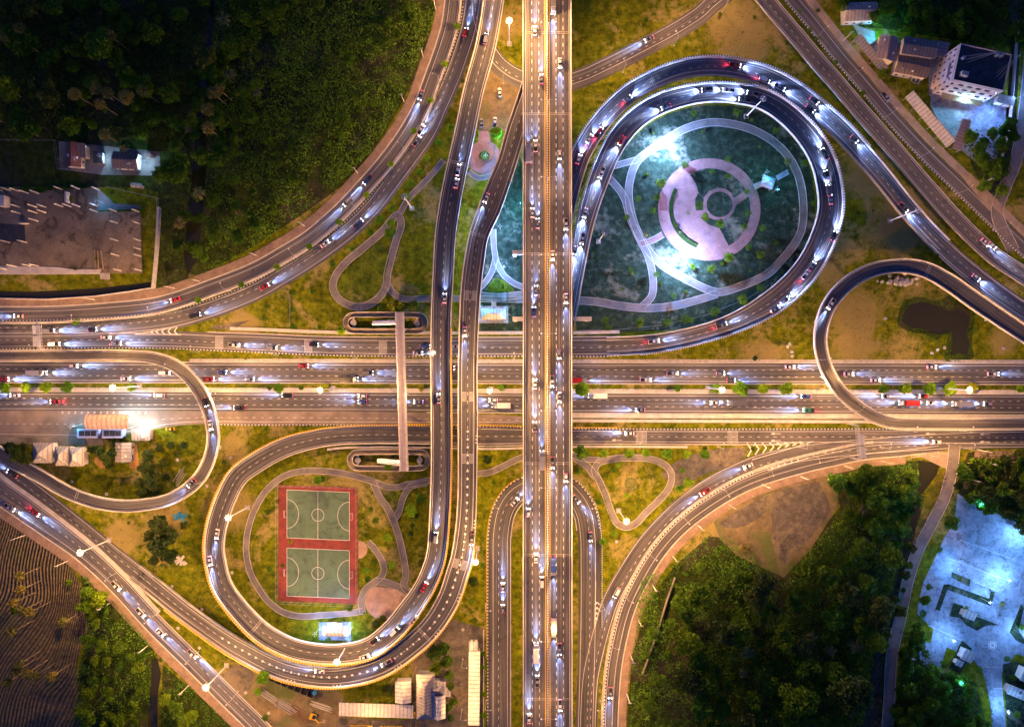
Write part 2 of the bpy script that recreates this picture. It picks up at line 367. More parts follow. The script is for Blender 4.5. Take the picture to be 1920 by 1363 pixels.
def inside(pts, poly_):
    x, y = pts[:, 0], pts[:, 1]; r = np.zeros(len(pts), bool); n = len(poly_)
    for i in range(n):
        x0, y0 = poly_[i]; x1, y1 = poly_[(i+1) % n]
        c = ((y0 > y) != (y1 > y)) & (x < (x1-x0)*(y-y0)/(y1-y0+1e-12)+x0); r ^= c
    return r
ORD = ['first', 'second', 'third', 'fourth', 'fifth', 'sixth', 'seventh', 'eighth', 'ninth', 'tenth', 'eleventh', 'twelfth', 'thirteenth', 'fourteenth', 'fifteenth', 'sixteenth', 'seventeenth', 'eighteenth', 'nineteenth', 'twentieth']
def ordn(i):
    if i < 20: return ORD[i]
    n = i+1
    return f"{n}{'th' if 10 <= n % 100 <= 20 else {1: 'st', 2: 'nd', 3: 'rd'}.get(n % 10, 'th')}"
# ================================================================ GROUND
def ground_sheet():
    mb = MB(); S = 1600; n = 8
    for i in range(n):
        for j in range(n):
            x0 = -S+2*S*i/n; y0 = -S+2*S*j/n; d = 2*S/n
            mb.add([(x0, y0, 0), (x0+d, y0, 0), (x0+d, y0+d, 0), (x0, y0+d, 0)], [(0, 1, 2, 3)])
    tag(mb.build('ground', GRASS), kind='structure')
ground_sheet()
woods_TL = [(-60, -60), (835, -60), (815, 20), (800, 80), (775, 150), (745, 210), (700, 285), (640, 350), (570, 400), (480, 460), (380, 515), (372, 535), (290, 545), (296, 360), (262, 352), (0, 350), (-60, 350)]
woods_BR = [(1650, 870), (1735, 862), (1730, 950), (1712, 1010), (1700, 1110), (1668, 1260), (1640, 1420), (1172, 1420), (1176, 1340), (1185, 1230), (1215, 1130), (1265, 1060), (1330, 1005), (1370, 1010), (1468, 1082), (1575, 950), (1560, 885), (1600, 870)]
woods_R = [(1815, 848), (1980, 846), (1980, 960), (1920, 990), (1880, 965), (1800, 930), (1795, 905)]
woods_BL = [(150, 1070), (215, 1130), (290, 1215), (282, 1290), (276, 1420), (135, 1420), (140, 1290), (165, 1180)]
woods_BL2 = [(305, 1245), (340, 1275), (440, 1363), (470, 1420), (300, 1420)]
woods_TR = [(1530, -60), (1980, -60), (1980, 60), (1905, 90), (1790, 75), (1660, 55), (1600, 50)]
woods_R2 = [(1800, 250), (1900, 230), (1895, 330), (1875, 380), (1830, 330)]
woods_LR = [(1715, 1180), (1760, 1260), (1830, 1280), (1845, 1340), (1850, 1420), (1660, 1420), (1690, 1270)]
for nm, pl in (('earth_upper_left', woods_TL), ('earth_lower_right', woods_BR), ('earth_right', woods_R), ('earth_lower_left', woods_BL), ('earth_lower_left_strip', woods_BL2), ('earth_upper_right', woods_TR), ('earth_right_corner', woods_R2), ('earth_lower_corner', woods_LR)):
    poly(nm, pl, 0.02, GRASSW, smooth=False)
poly('ploughed_field', [(-60, 955), (20, 975), (60, 1000), (120, 1050), (148, 1090), (160, 1180), (145, 1240), (140, 1420), (-60, 1420)], 0.03, FIELD, smooth=True)
poly('gravel_lot', [(1338, 978), (1362, 962), (1400, 938), (1440, 917), (1500, 900), (1560, 888), (1572, 900), (1570, 950), (1520, 1030), (1470, 1082), (1420, 1060), (1380, 1040), (1350, 1010)], 0.024, DIRT)
poly('grey_gravel_patch', [(1348, 984), (1372, 964), (1408, 943), (1438, 928), (1442, 950), (1425, 968), (1400, 984), (1372, 990)], 0.03, GRAVEL, smooth=True)
poly('grey_gravel_patch', [(1440, 926), (1490, 912), (1535, 902), (1550, 930), (1558, 958), (1530, 995), (1500, 1030), (1474, 1062), (1455, 1040), (1446, 1010), (1448, 985), (1444, 955)], 0.034, GRAVEL, smooth=False)
poly('parking_earth', [(930, 95), (975, 160), (982, 170), (982, 246), (895, 246), (900, 150)], 0.02, DIRT, smooth=False)
poly('dirt_yard', [(560, 1285), (640, 1300), (640, 1400), (470, 1420), (440, 1270), (480, 1262)], 0.02, DIRT, smooth=True)
poly('gravel_gore', [(432, 1250), (470, 1250), (470, 1290), (430, 1320), (400, 1300)], 0.024, GRAVEL, smooth=True)
poly('gravel_triangle', [(1240, 888), (1300, 852), (1400, 842), (1390, 862), (1320, 890), (1270, 915), (1250, 900)], 0.022, GRAVEL, smooth=True)
poly('gravel_tip', [(395, 612), (470, 600), (440, 616), (400, 618)], 0.03, GRAVEL)
poly('yard_paving', [(636, 1346), (775, 1350), (775, 1240), (836, 1155), (856, 1163), (906, 1178), (904, 1420), (600, 1420)], 0.03, GRAVEL)
poly('court_pavilion_pad', [(598, 1166), (658, 1166), (658, 1200), (598, 1200)], 0.09, LOTC); poly('hipped_pavilion_pad', [(897, 574), (953, 574), (953, 606), (897, 606)], 0.09, LOTC)
# water
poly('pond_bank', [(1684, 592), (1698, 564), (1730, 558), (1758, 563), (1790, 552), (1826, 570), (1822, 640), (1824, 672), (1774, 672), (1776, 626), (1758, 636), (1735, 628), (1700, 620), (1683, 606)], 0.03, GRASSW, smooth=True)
poly('pond_water', [(1694, 590), (1705, 572), (1730, 567), (1755, 572), (1780, 583), (1806, 583), (1795, 600), (1775, 622), (1758, 628), (1735, 618), (1705, 612), (1691, 602)], 0.05, WATER, smooth=True)
poly('canal_water', [(1795, 560), (1812, 572), (1820, 592), (1812, 625), (1818, 645), (1812, 664), (1798, 662), (1783, 665), (1786, 640), (1782, 612), (1793, 590), (1788, 572)], 0.046, WATER, smooth=True)
poly('ditch_water', [(-60, 545), (60, 547), (180, 541), (290, 528), (288, 541), (200, 552), (90, 560), (-60, 558)], 0.05, WATER)
poly('ditch_water_lower', [(284, 1222), (296, 1238), (302, 1262), (296, 1300), (294, 1420), (275, 1420), (279, 1330), (284, 1270)], 0.05, WATER)
poly('river_water', [(1722, 864), (1764, 868), (1756, 890), (1730, 925), (1716, 1000), (1690, 1100), (1655, 1225), (1640, 1420), (1610, 1420), (1630, 1290), (1650, 1180), (1690, 1060), (1700, 980), (1722, 900)], 0.05, WATER, smooth=False)
poly('side_canal_water', [(1890, -60), (1920, -60), (1912, 100), (1905, 230), (1870, 380), (1850, 370), (1885, 230), (1895, 100)], 0.05, WATER)
poly('drain_water', [(395, -60), (408, -60), (398, 80), (385, 200), (385, 340), (372, 480), (352, 520), (345, 480), (360, 330), (372, 180), (392, 60)], 0.05, WATER)

# ================================================================ ROADS
P = {}
P['T'] = Path([(1420, -50), (1372, -20), (1334, 9, 36), (1316, 26), (1290, 44), (1249, 68), (1207, 90), (1165, 112), (1124, 132), (1095, 145), (1040, 160), (1000, 155), (960, 140), (930, 116), (908, 80), (893, 30), (890, -40)], 36, 0.060)
P['UL1'] = Path([(-50, 590), (0, 590), (100, 589), (200, 583), (300, 571), (400, 538), (480, 506), (530, 478), (580, 447), (640, 395), (690, 342), (726, 300), (762, 250), (790, 200), (809, 150), (827, 100), (842, 50), (849, 0), (853, -50)], 27, 0.066)
P['UL2'] = Path([(-50, 619), (0, 619), (150, 617), (250, 610), (325, 600), (400, 579), (480, 547), (530, 519), (582, 487), (649, 438), (700, 389), (736, 341), (767, 300), (802, 250), (825, 200), (847, 150), (865, 100), (880, 50), (888, 0), (895, -50)], [0][0] or 34, 0.072)
P['F'] = Path([(1980, 821, 30), (1920, 821, 30), (1700, 819, 28), (1400, 819, 27), (1075, 818, 27), (905, 818, 35), (805, 816, 34), (705, 815, 34), (630, 818, 33), (580, 826, 34), (530, 841, 36), (480, 868, 37), (447, 893, 37), (425, 932, 37), (408, 982, 37), (402, 1023, 37), (404, 1047, 37), (417, 1097, 37), (441, 1133, 37), (480, 1175, 38), (505, 1194, 38), (555, 1217, 37), (630, 1226, 37), (692, 1214, 38), (738, 1179, 40), (764, 1147, 40), (782, 1122, 38), (797, 1097, 37), (808, 1072, 37), (816, 1047, 36), (820, 1022, 36), (823, 982, 37), (827, 882, 38), (827, 782, 38), (826, 682, 38), (827, 591, 38), (831, 511, 39), (835, 441, 39), (842, 391, 39), (851, 341, 39), (870, 255, 38), (888, 170, 38), (911, 85, 38), (926, 0, 38), (936, -60, 38)], 37,
    [(0, 0.08), (0.30, 0.08), (0.36, 0.5), (0.45, 2.5), (0.55, 5.5), (0.62, 7.5), (0.70, 8.5), (0.85, 8.5), (1, 6.0)])
P['B'] = Path([(1000, 150), (985, 195), (968, 245, 38), (952, 300), (937, 341, 40), (918, 391, 42), (898, 441, 37), (889, 491, 38), (883, 541, 38), (880, 591, 37), (877, 682, 36), (877, 782, 37), (876, 932, 36), (873, 990, 38), (866, 1045, 41), (857, 1075, 41), (841, 1122, 41), (812, 1170, 40), (775, 1207, 40), (712, 1250, 38), (630, 1269, 37), (555, 1262, 36), (505, 1245, 36), (457, 1220, 36), (432, 1206, 35), (382, 1172, 34), (336, 1138, 34), (290, 1101, 34), (244, 1064, 34), (210, 1038, 34), (175, 1009, 34), (124, 968, 34), (77, 932, 34), (44, 907, 34), (0, 879, 34), (-50, 850, 34)], 37,
    [(0, 9.6), (0.15, 9.0), (0.35, 8.5), (0.5, 7.5), (0.62, 5.0), (0.72, 2.2), (0.80, 0.4), (0.84, 0.09), (1, 0.09)])
P['H'] = Path([(-50, 875), (0, 922, 42), (40, 950, 42), (82, 980, 40), (155, 1034, 35), (220, 1094), (287, 1167), (357, 1236), (437, 1316), (480, 1358), (540, 1425)], 34, 0.078)
P['N'] = Path([(-50, 698, 37), (400, 698.5, 37), (1000, 699.5, 37.5), (1970, 701, 38)], 37, 0.05)
P['S'] = Path([(-50, 752.5, 35), (400, 753, 35), (1000, 755.5, 36), (1970, 758.5, 37)], 35, 0.05)
P['SV'] = Path([(-50, 794, 48), (100, 795, 50), (200, 795, 50), (260, 790, 40), (340, 784, 26), (500, 783, 26), (700, 784, 24), (860, 786, 20), (940, 787, 18), (982, 788, 14)], 30, 0.044)
P['D'] = Path([(-50, 636, 34), (0, 636, 34), (300, 636, 32), (400, 640, 32), (480, 643, 33), (600, 648, 33), (720, 650, 34), (1000, 650, 34), (1100, 650, 35), (1180, 648, 35), (1247, 641, 34), (1335, 620, 34), (1390, 599, 38), (1440, 571, 44), (1485, 535, 46), (1520, 492, 46), (1545, 440, 46), (1557, 391, 46), (1553, 341, 46), (1540, 297, 45), (1512, 252, 43), (1465, 207, 40), (1425, 185, 38), (1385, 177, 36), (1335, 174, 35), (1285, 181, 36), (1235, 197, 38), (1197, 220, 38), (1167, 250, 39), (1144, 288, 38), (1122, 341, 37), (1099, 416, 32), (1084, 491, 30), (1072, 560, 28), (1058, 640, 28), (1045, 760, 28), (1040, 860, 28)], 36,
    [(0, 0.056), (0.40, 0.056), (0.45, 0.6), (0.55, 4.0), (0.65, 6.0), (0.8, 6.5), (1, 7.5)])
P['E'] = Path([(1050, 440, 34), (1062, 385, 34), (1075, 335, 35), (1090, 290, 36), (1115, 246, 36), (1147, 207, 35), (1185, 174, 35), (1235, 147, 34), (1285, 130, 34), (1335, 125, 34), (1385, 130, 34), (1440, 146, 36), (1485, 170, 36), (1540, 213, 37), (1580, 249, 37), (1612, 284, 36), (1652, 330, 35), (1707, 398, 34), (1755, 450, 34), (1800, 492, 34), (1865, 543, 34), (1920, 581, 34), (1980, 615, 34)], 35,
    [(0, 8), (0.2, 7), (0.5, 5.5), (0.7, 2.5), (0.82, 0.5), (0.9, 0.1), (1, 0.1)])
P['TR1'] = Path([(1395, -50), (1430, -6), (1463, 34), (1494, 70), (1534, 118), (1565, 153), (1605, 200), (1647, 248), (1684, 290), (1719, 331), (1741, 356), (1771, 390), (1802, 423), (1837, 457), (1868, 484), (1911, 512), (1980, 555)], 31, 0.06)
P['TR2'] = Path([(1450, -50), (1485, -5), (1520, 37), (1572, 102), (1622, 160), (1677, 225), (1740, 292), (1787, 337), (1850, 398), (1920, 465), (1980, 520)], 27, 0.06)
P['G1'] = Path([(1980, 824), (1920, 824), (1800, 826), (1720, 830), (1640, 836), (1560, 843), (1500, 851), (1435, 864), (1385, 883), (1335, 908), (1285, 943), (1240, 985), (1208, 1022), (1175, 1072), (1147, 1122), (1130, 1172), (1117, 1222), (1107, 1272), (1102, 1363), (1102, 1420)], 33, 0.062)
P['G2'] = Path([(1760, 838, 16), (1690, 842, 24), (1620, 848, 26), (1560, 860, 26), (1500, 874, 26), (1435, 893, 26), (1385, 914), (1335, 943), (1285, 980), (1252, 1013), (1224, 1050), (1197, 1097), (1177, 1142), (1162, 1197), (1151, 1260), (1145, 1363), (1145, 1420)], 25, 0.068)
P['U'] = Path([(936, 1425), (936, 1363), (936, 1200), (936, 1060), (937, 1000), (946, 957), (966, 928), (995, 912), (1026, 907), (1056, 912), (1080, 932), (1097, 962), (1104, 1005), (1105, 1060), (1105, 1150), (1103, 1250), (1100, 1363), (1100, 1425)], 41, 0.05)
P['L'] = Path([(-50, 667, 21), (0, 667, 21), (250, 667, 21), (285, 670, 22), (318, 680, 23), (345, 697, 24), (366, 720, 24), (385, 752, 24), (397, 790, 23), (400, 827, 23), (392, 862, 23), (376, 893, 24), (350, 918, 24), (315, 937, 23), (270, 946, 23), (225, 948, 23), (175, 940, 23), (125, 921, 24), (75, 892, 25), (0, 851, 26), (-50, 822, 26)], 23,
    [(0, 1.5), (0.15, 2.5), (0.3, 5.5), (0.4, 7.0), (0.55, 7.0), (0.75, 5.0), (1, 2.0)])
P['R'] = Path([(1980, 795, 22), (1920, 795, 22), (1720, 795, 22), (1677, 794, 22), (1645, 785, 23), (1609, 764, 24), (1575, 733, 24), (1557, 706, 24), (1546, 682, 24), (1539, 655, 24), (1538, 628, 24), (1546, 591, 26), (1564, 558, 27), (1596, 527, 27), (1634, 507, 27), (1675, 499, 26), (1710, 500, 28), (1740, 508, 30), (1778, 529, 32), (1828, 564, 33), (1890, 606, 32), (1980, 665, 30)], 25,
    [(0, 2.0), (0.2, 4.5), (0.3, 6.8), (0.45, 7.0), (0.6, 5.5), (0.8, 3.0), (1, 1.5)])
P['M'] = Path([(1025.5, -60, 91), (1026.5, 600, 92), (1027, 1425, 93)], 92, 11.0, step=12)

for _k in ('T', 'UL1', 'UL2', 'H', 'N', 'S', 'SV', 'TR1', 'TR2', 'G1', 'G2', 'U', 'D', 'F', 'B', 'E'): NOPATH.append(P[_k])
def road(key, name, mat=None, dash=(), edge=(1.0, 1.0), kerbs=(), f=(0, 1), yellow=()):
    p = P[key]; mb = MB(); sheet(mb, p, ('L', 0), ('R', 0), 0, *f)
    o = tag(mb.build(name, mat or A_), kind='structure')
    mk = MB()
    if edge[0] is not None: sheet(mk, p, ('L', edge[0]), ('L', edge[0]+0.17), 0.02, *f)
    if edge[1] is not None: sheet(mk, p, ('R', edge[1]+0.17), ('R', edge[1]), 0.02, *f)
    for d in dash: dashes(mk, p, d, 0.02, f0=f[0], f1=f[1])
    if mk.v: mk.build('lane_marking', WHITE, o)
    my = MB()
    for a in yellow: sheet(my, p, a, (a[0], a[1]+0.2), 0.024, *f)
    if my.v: my.build('yellow_marking', YEL, o)
    for side, f0, f1, m in kerbs:
        kb = MB(); extrude(kb, p, [((side, -0.02), 0.0), ((side, -0.02), 0.16), ((side, -0.45), 0.16), ((side, -0.45), 0.0)], f0, f1)
        kb.build('kerb', m, o)
    return o
road('N', 'highway_northern_carriageway', dash=(('f', .33), ('f', -.33)), edge=(.9, .9), kerbs=(('L', 0, 1, CONCL), ('R', 0, 1, CONCL)))
road('S', 'highway_southern_carriageway', dash=(('f', .33), ('f', -.33)), edge=(.9, .9), kerbs=(('L', 0, 1, CONCL), ('R', 0.42, 1, CONCL)))
road('SV', 'bus_service_lane', SV_MAT if 'SV_MAT' in globals() else simple('service_concrete', (0.24, 0.19, 0.155), 0.85, var=0.3, scale=0.15), dash=(('f', 0.0),), edge=(None, 1.2), kerbs=(('R', 0.42, 0.9, KERB),), f=(0, 1))
road('T', 'slip_road_under_the_flyover', dash=(('f', 0.0),), edge=(3.0, 1.0))
road('UL1', 'outer_curved_road', AD, dash=(), edge=(1.8, 0.5), kerbs=(('R', 0, 1, CONCL),))
road('UL2', 'inner_curved_road', AD, dash=(('f', 0.25),), edge=(0.8, 1.2), kerbs=(('L', 0, 1, KERB),))
fo = road('D', 'northern_frontage_road', dash=(('f', -0.1),), edge=(1.3, 0.8), f=(0, 0.42), kerbs=(('R', 0, 0.42, KERB), ('L', .15, .42, CONCL)))
road('F', 'southern_frontage_road', dash=(('f', 0.0),), edge=(.8, .8), f=(0, 0.34), kerbs=(('R', 0.05, 0.34, KERB), ('L', 0.145, 0.34, CONCL)))
road('B', 'lower_left_slip_road', dash=(('f', 0.0),), edge=(.9, .9), f=(0.80, 1))
road('E', 'curved_road_to_the_right_edge', AD, dash=(('f', 0.0),), edge=(.9, .9), f=(0.78, 1), kerbs=(('R', .8, 1, BEAD),))
road('H', 'diagonal_road_lower_left', AD, dash=(('f', 0.2),), edge=(.6, 2.0), kerbs=(('R', 0, 1, CONCL), ('L', 0, 1, CONCL)))
road('TR1', 'diagonal_road_upper_right', AD, dash=(('f', 0.0),), edge=(.5, 1.0), kerbs=(('L', 0, 1, CONCL),))
road('TR2', 'outer_diagonal_road_upper_right', AD, dash=(), edge=(1.6, .5), kerbs=(('R', 0, 1, KERB),))
road('G1', 'merging_road_lower_right', dash=(('f', 0.3),), edge=(.6, .6), f=(0, 1))
road('G2', 'outer_merging_road_lower_right', dash=(), edge=(2.4, .5), kerbs=(('L', 0.02, 1, CONCL), ('R', 0.35, 1, KERB)))
road('U', 'turning_loop_under_the_flyover', dash=(('f', 0.05),), edge=(2.2, 1.2), kerbs=(('L', 0.02, 0.62, KERB), ('R', 0.02, 0.62, CONCL)))

# pavements beside the roads
def strip(name, key, a, b, mat, dz=0.12, f=(0, 1), kind='structure'):
    mb = MB(); extrude(mb, P[key], [(a, dz), (b, dz), (b, dz-0.14), (a, dz-0.14)], *f)
    return tag(mb.build(name, mat), kind=kind)
strip('outer_pavement', 'UL1', ('L', -4.3), ('L', -0.6), BRICK)
strip('outer_pavement_verge', 'UL1', ('L', -0.6), ('L', -0.05), CONCL, .13)
strip('diagonal_pavement', 'H', ('R', -0.5), ('R', -4.5), BRICK)
strip('right_pavement', 'G2', ('L', -0.5), ('L', -4.0), BRICK, f=(0.06, 1))
strip('upper_right_pavement', 'TR2', ('L', -0.4), ('L', -4.0), BRICKB)
strip('right_edge_pavement_paving', 'F', ('L', -2.6), ('L', -6.2), BRICK, f=(0, 0.045))
strip('northern_verge_kerb', 'D', ('L', -1.5), ('L', -3.0), CONCL, .25, f=(0.165, 0.42))
strip('southern_verge_kerb', 'F', ('L', -1.0), ('L', -2.0), CONCL, .2, f=(0.20, 0.40))
strip('median_curb_strip', 'S', ('L', -0.4), ('L', -2.2), CONCL, .15)
strip('separator_strip', 'S', ('R', -0.5), ('R', -2.4), CONCL, .14, f=(0.52, 1))
strip('separator_walk', 'S', ('R', -3.0), ('R', -4.4), CONCL, .14, f=(0.52, 0.9))
strip('highway_shoulder_slab', 'N', ('L', -0.4), ('L', -1.8), CONC, .14, f=(0.20, 1))
strip('diagonal_divider', 'H', ('L', -0.5), ('L', -2.2), CONCL, .4, f=(0.0, .55))
strip('loop_divider', 'UL1', ('R', -0.5), ('R', -1.1), CONCL, .7)
strip('right_road_median_walk', 'G2', ('R', -0.4), ('R', -1.6), CONC, .14, f=(0.12, 1))
strip('wide_service_slab', 'SV', ('R', -0.1), ('R', -3.4), CONCD, .03, f=(0, .24))
# walls / low barriers as things
def barrier(name, key, a, h, label, cat, mat, f=(0, 1), w=0.3, group=None):
    mb = MB(); a1 = (a[0], a[1]-w)
    extrude(mb, P[key], [(a, 0), (a, h), (a1, h), (a1, 0)], *f)
    return tag(mb.build(name, mat), label, cat, group)
barrier('concrete_barrier', 'UL1', ('R', -0.2), 1.0, 'pale concrete barrier between the two curved roads at upper left', 'barrier', CONCL)
barrier('concrete_barrier', 'TR1', ('R', 0.1), 0.8, 'low concrete barrier on the left edge of the upper right diagonal road', 'barrier', CONC, f=(.0, 1))
barrier('guard_wall', 'U', ('L', -1.4), 0.9, 'yellow and black striped guard on the left of the turning loop lower middle', 'guard rail', CHEV, f=(0.12, 0.36)) if False else None
barrier('yellow_guard', 'U', ('L', -0.6), 0.9, 'yellow and black guard curving round the turning loop below the flyover', 'guard rail', CHEV, f=(0.17, 0.47))
barrier('striped_guard', 'U', ('L', -0.6), 0.8, 'pale and dark striped guard on the right side of the turning loop', 'guard rail', BEAD, f=(0.50, 0.78))
barrier('loop_guard', 'F', ('R', -0.6), 0.9, 'yellow striped guard along the outside of the lower left loop approach', 'guard rail', CHEV, f=(0.24, 0.36), w=0.5)

# ================================================================ FLYOVERS
def flyover(key, name, label, f=(0, 1), mat=None, dash=(), edge=(1.0, 1.0), guards=(), joints=(), piers=(), pw=None, par=(0.35, 0.35), thick=1.4, extra=None):
    p = P[key]; i0 = p.rng(*f)[0]
    root = tag(empty(name, (0, 0, 0)), label, 'flyover')
    mb = MB(); extrude(mb, p, [(('L', 0.02), 0), (('R', 0.02), 0), (('R', 0.1), -0.5), (('R', 1.6), -thick), (('L', 1.6), -thick), (('L', 0.1), -0.5)][::-1], *f)
    mb.build('deck', mat or A_, root)
    for sd in ('L', 'R'):
        mb = MB(); h = 0.95
        extrude(mb, p, [((sd, -0.05), -0.6), ((sd, -0.05), h), ((sd, 0.22), h), ((sd, 0.40), 0.0), ((sd, 0.40), -0.6)], *f)
        mb.build('parapet', CONCL, root)
    mk = MB()
    sheet(mk, p, ('L', edge[0]), ('L', edge[0]+0.17), 0.02, *f); sheet(mk, p, ('R', edge[1]+0.17), ('R', edge[1]), 0.02, *f)
    for d in dash: dashes(mk, p, d, 0.02, f0=f[0], f1=f[1])
    if extra: extra(mk)
    mk.build('lane_marking', WHITE, root)
    for sd, f0, f1, m in guards:
        g = MB(); extrude(g, p, [((sd, -0.06), 0.5), ((sd, -0.06), 1.5), ((sd, -0.55), 1.5), ((sd, -0.55), 0.5)], f0, f1)
        g.build('guard_rail', m, root)
    for jf in joints:
        j = MB(); i = int(np.argmin(abs(p.f-jf))); c, t, hw = p.sample(p.s[i])
        for dd in (-0.45, 0.45):
            q = [(c[0]+t[0]*(dd+a)-t[1]*b, c[1]+t[1]*(dd+a)+t[0]*b, c[2]+0.03) for a, b in ((-.12, -hw), (.12, -hw), (.12, hw), (-.12, hw))]
            j.add(q, [(0, 1, 2, 3)])
        j.build('expansion_joint', CONC, root)
    d = p.s[-1]*f[0]+12
    while d < p.s[-1]*f[1]-6:
        c, t, hw = p.sample(d); fr = d/p.s[-1]
        ok = c[2] > 3.2 and not any(a <= fr <= b for a, b in piers)
        if ok:
            q = MB(); top = c[2]-thick
            M = Matrix.Translation((c[0], c[1], 0)) @ Matrix(((t[0], -t[1], 0, 0), (t[1], t[0], 0, 0), (0, 0, 1, 0), (0, 0, 0, 1)))
            q.box(-0.7, -1.1, 0, 0.7, 1.1, top-0.9, M); w = hw-1.7
            vs = [(-.8, -1.2, top-1.2), (.8, -1.2, top-1.2), (.8, 1.2, top-1.2), (-.8, 1.2, top-1.2), (-.8, -w, top), (.8, -w, top), (.8, w, top), (-.8, w, top)]
            q.add([M @ Vector(v) for v in vs], [(0, 3, 2, 1), (4, 5, 6, 7), (0, 1, 5, 4), (1, 2, 6, 5), (2, 3, 7, 6), (3, 0, 4, 7)])
            q.build('pier', CONC, root)
        d += 26
    return root
def deck_bars(mb, key, f0, f1, a, b, n, w=.12):
    p = P[key]
    for i in range(n):
        d = p.s[-1]*(f0+(f1-f0)*i/(n-1)); c, t, hw = p.sample(d)
        q = [(c[0]+t[0]*e-t[1]*o_*hw, c[1]+t[1]*e+t[0]*o_*hw, c[2]+.025) for e, o_ in ((-w/2, a), (w/2, a), (w/2, b), (-w/2, b))]
        mb.add(q, [(0, 1, 2, 3)])
def b_extra(mb):
    for f0 in (.20, .29, .345, .44):
        for a, b in ((-.62, -.12), (.12, .62)): deck_bars(mb, 'B', f0-.004, f0+.004, a, b, 9)
    for f0 in (.325, .40, .465, .50, .545, .60, .64): deck_bars(mb, 'B', f0, f0+.006, .78, .95, 3, .5)
    dashes(mb, P['B'], ('f', 0.0), 0.03, w=.9, length=.9, period=3.6, f0=.32, f1=.72)
FA = flyover('F', 'ramp_flyover', 'two lane ramp flyover looping round the sports courts then running up beside the main flyover', f=(0.33, 1), dash=(('f', 0.0),), edge=(1.0, 1.0), guards=(('R', 0.33, 0.80, CHEV),), joints=(.546, .89), piers=((.735, .79),))
FB = flyover('B', 'ramp_flyover', 'outer ramp flyover splitting from the main flyover and sweeping round the bottom of the loop', f=(0, 0.82), dash=(('f', 0.0),), edge=(1.6, 1.6), guards=(('L', 0.43, 0.78, CHEV),), joints=(.15, .52,), piers=((.24, .30),), extra=b_extra)
for f0 in (.32, .47, .515, .565, .62):
    for e in (0, .003, .006): mb = MB(); deck_bars(mb, 'B', f0+e, f0+e+.0001, -.96, -.86, 2, .5); mb.v = mb.v[:4]; mb.f = mb.f[:1]; mb.uv = mb.uv[:1]; mb.build('yellow_marking', YEL, FB)
FD = flyover('D', 'ramp_flyover', 'inner ramp circling the round park up to the main flyover', f=(0.41, 1), dash=(('f', 0.0),), edge=(1.6, 2.0), guards=(('R', 0.43, 0.88, BEAD),), joints=(.75,), mat=AD)
FE = flyover('E', 'ramp_flyover', 'outer ramp curving over the top of the round park towards the right edge', f=(0, 0.80), dash=(('f', 0.0),), edge=(1.2, 2.2), guards=(('L', 0.1, 0.62, BEAD),), joints=(.27,), mat=AD)
FL = flyover('L', 'narrow_ramp', 'narrow single lane ramp curling over the highway round the bus station at left', edge=(.7, .7), guards=(), joints=(.80,), piers=((.29, .345), (.38, .42)))
FR = flyover('R', 'narrow_ramp', 'narrow single lane ramp curling over the highway round the pond at right', edge=(.7, .7), guards=(), joints=(.74,), piers=((.25, .30), (.33, .38)))
def main_flyover():
    p = P['M']; w = p.hw[0]*2
    root = tag(empty('main_flyover'), 'wide straight main flyover running top to bottom with a lamp lined median', 'flyover')
    mb = MB(); extrude(mb, p, [(('L', 0.02), 0), (('R', 0.02), 0), (('R', 0.1), -0.6), (('R', 3), -2.0), (('L', 3), -2.0), (('L', 0.1), -0.6)][::-1]); mb.build('deck', A_, root)
    for sd in ('L', 'R'):
        mb = MB(); extrude(mb, p, [((sd, -0.05), -0.8), ((sd, -0.05), 1.0), ((sd, 0.25), 1.0), ((sd, 0.45), 0.0), ((sd, 0.45), -0.8)]); mb.build('parapet', CONCL, root)
    k = (HC-11)/FPX
    def o(px): return -(px-1026.5)*k
    mk = MB()
    for x in (996.7, 1009.9, 1042.0, 1055.2): dashes(mk, p, o(x), 0.02, w=0.22, length=1.7, period=3.78)
    for x in (985.3, 1067.6): sheet(mk, p, o(x)+.1, o(x)-.1, 0.02)
    mk.build('lane_marking', WHITE, root)
    my = MB()
    for x in (1022.2, 1030.6): sheet(my, p, o(x)+.16, o(x)-.16, 0.02)
    my.build('yellow_marking', YEL, root)
    mb = MB(); extrude(mb, p, [(o(1024.6), 0.0), (o(1024.9), 0.25), (o(1025.6), 0.9), (o(1027.0), 0.9), (o(1027.7), 0.25), (o(1028.1), 0.0)]); mb.build('median_barrier', BEAD, root)
    for py in (62, 476, 868, 1040, 1310, 214):
        y = (CY-py)*k; j = MB()
        for dy in (-.35, .35): j.box(-0, 0, 0, 0, 0, 0) if False else j.add([(o_x, y+dy+e, 11.03) for o_x, e in ((at(982, 0, 11).x, -.07), (at(1071, 0, 11).x, -.07), (at(1071, 0, 11).x, .07), (at(982, 0, 11).x, .07))], [(0, 1, 2, 3)])
        j.build('expansion_joint', CONC, root)
    for py in (-40, 110, 250, 360, 474, 598, 790, 868, 1010, 1160, 1320):
        y = (CY-py)*(HC-8.0)/FPX; x0 = at(985, 0, 8).x; x1 = at(1068, 0, 8).x
        if py == 474: x0 = at(960.5, 0, 8).x
        if py == 598: x0 = at(961, 0, 8).x; x1 = at(1109, 0, 8).x
        q = MB(); q.box(x0, y-0.95, 7.2, x1, y+0.95, 9.0)
        q.build('crossbeam', CONCL, root)
        for xx in ((x0+1.2, x1-1.2) if py in (474, 598) else (x0+5, x1-5)):
            c = MB(); c.box(xx-0.8, y-0.8, 0, xx+0.8, y+0.8, 7.2); c.build('pier', CONC, root)
    return root
main_flyover()

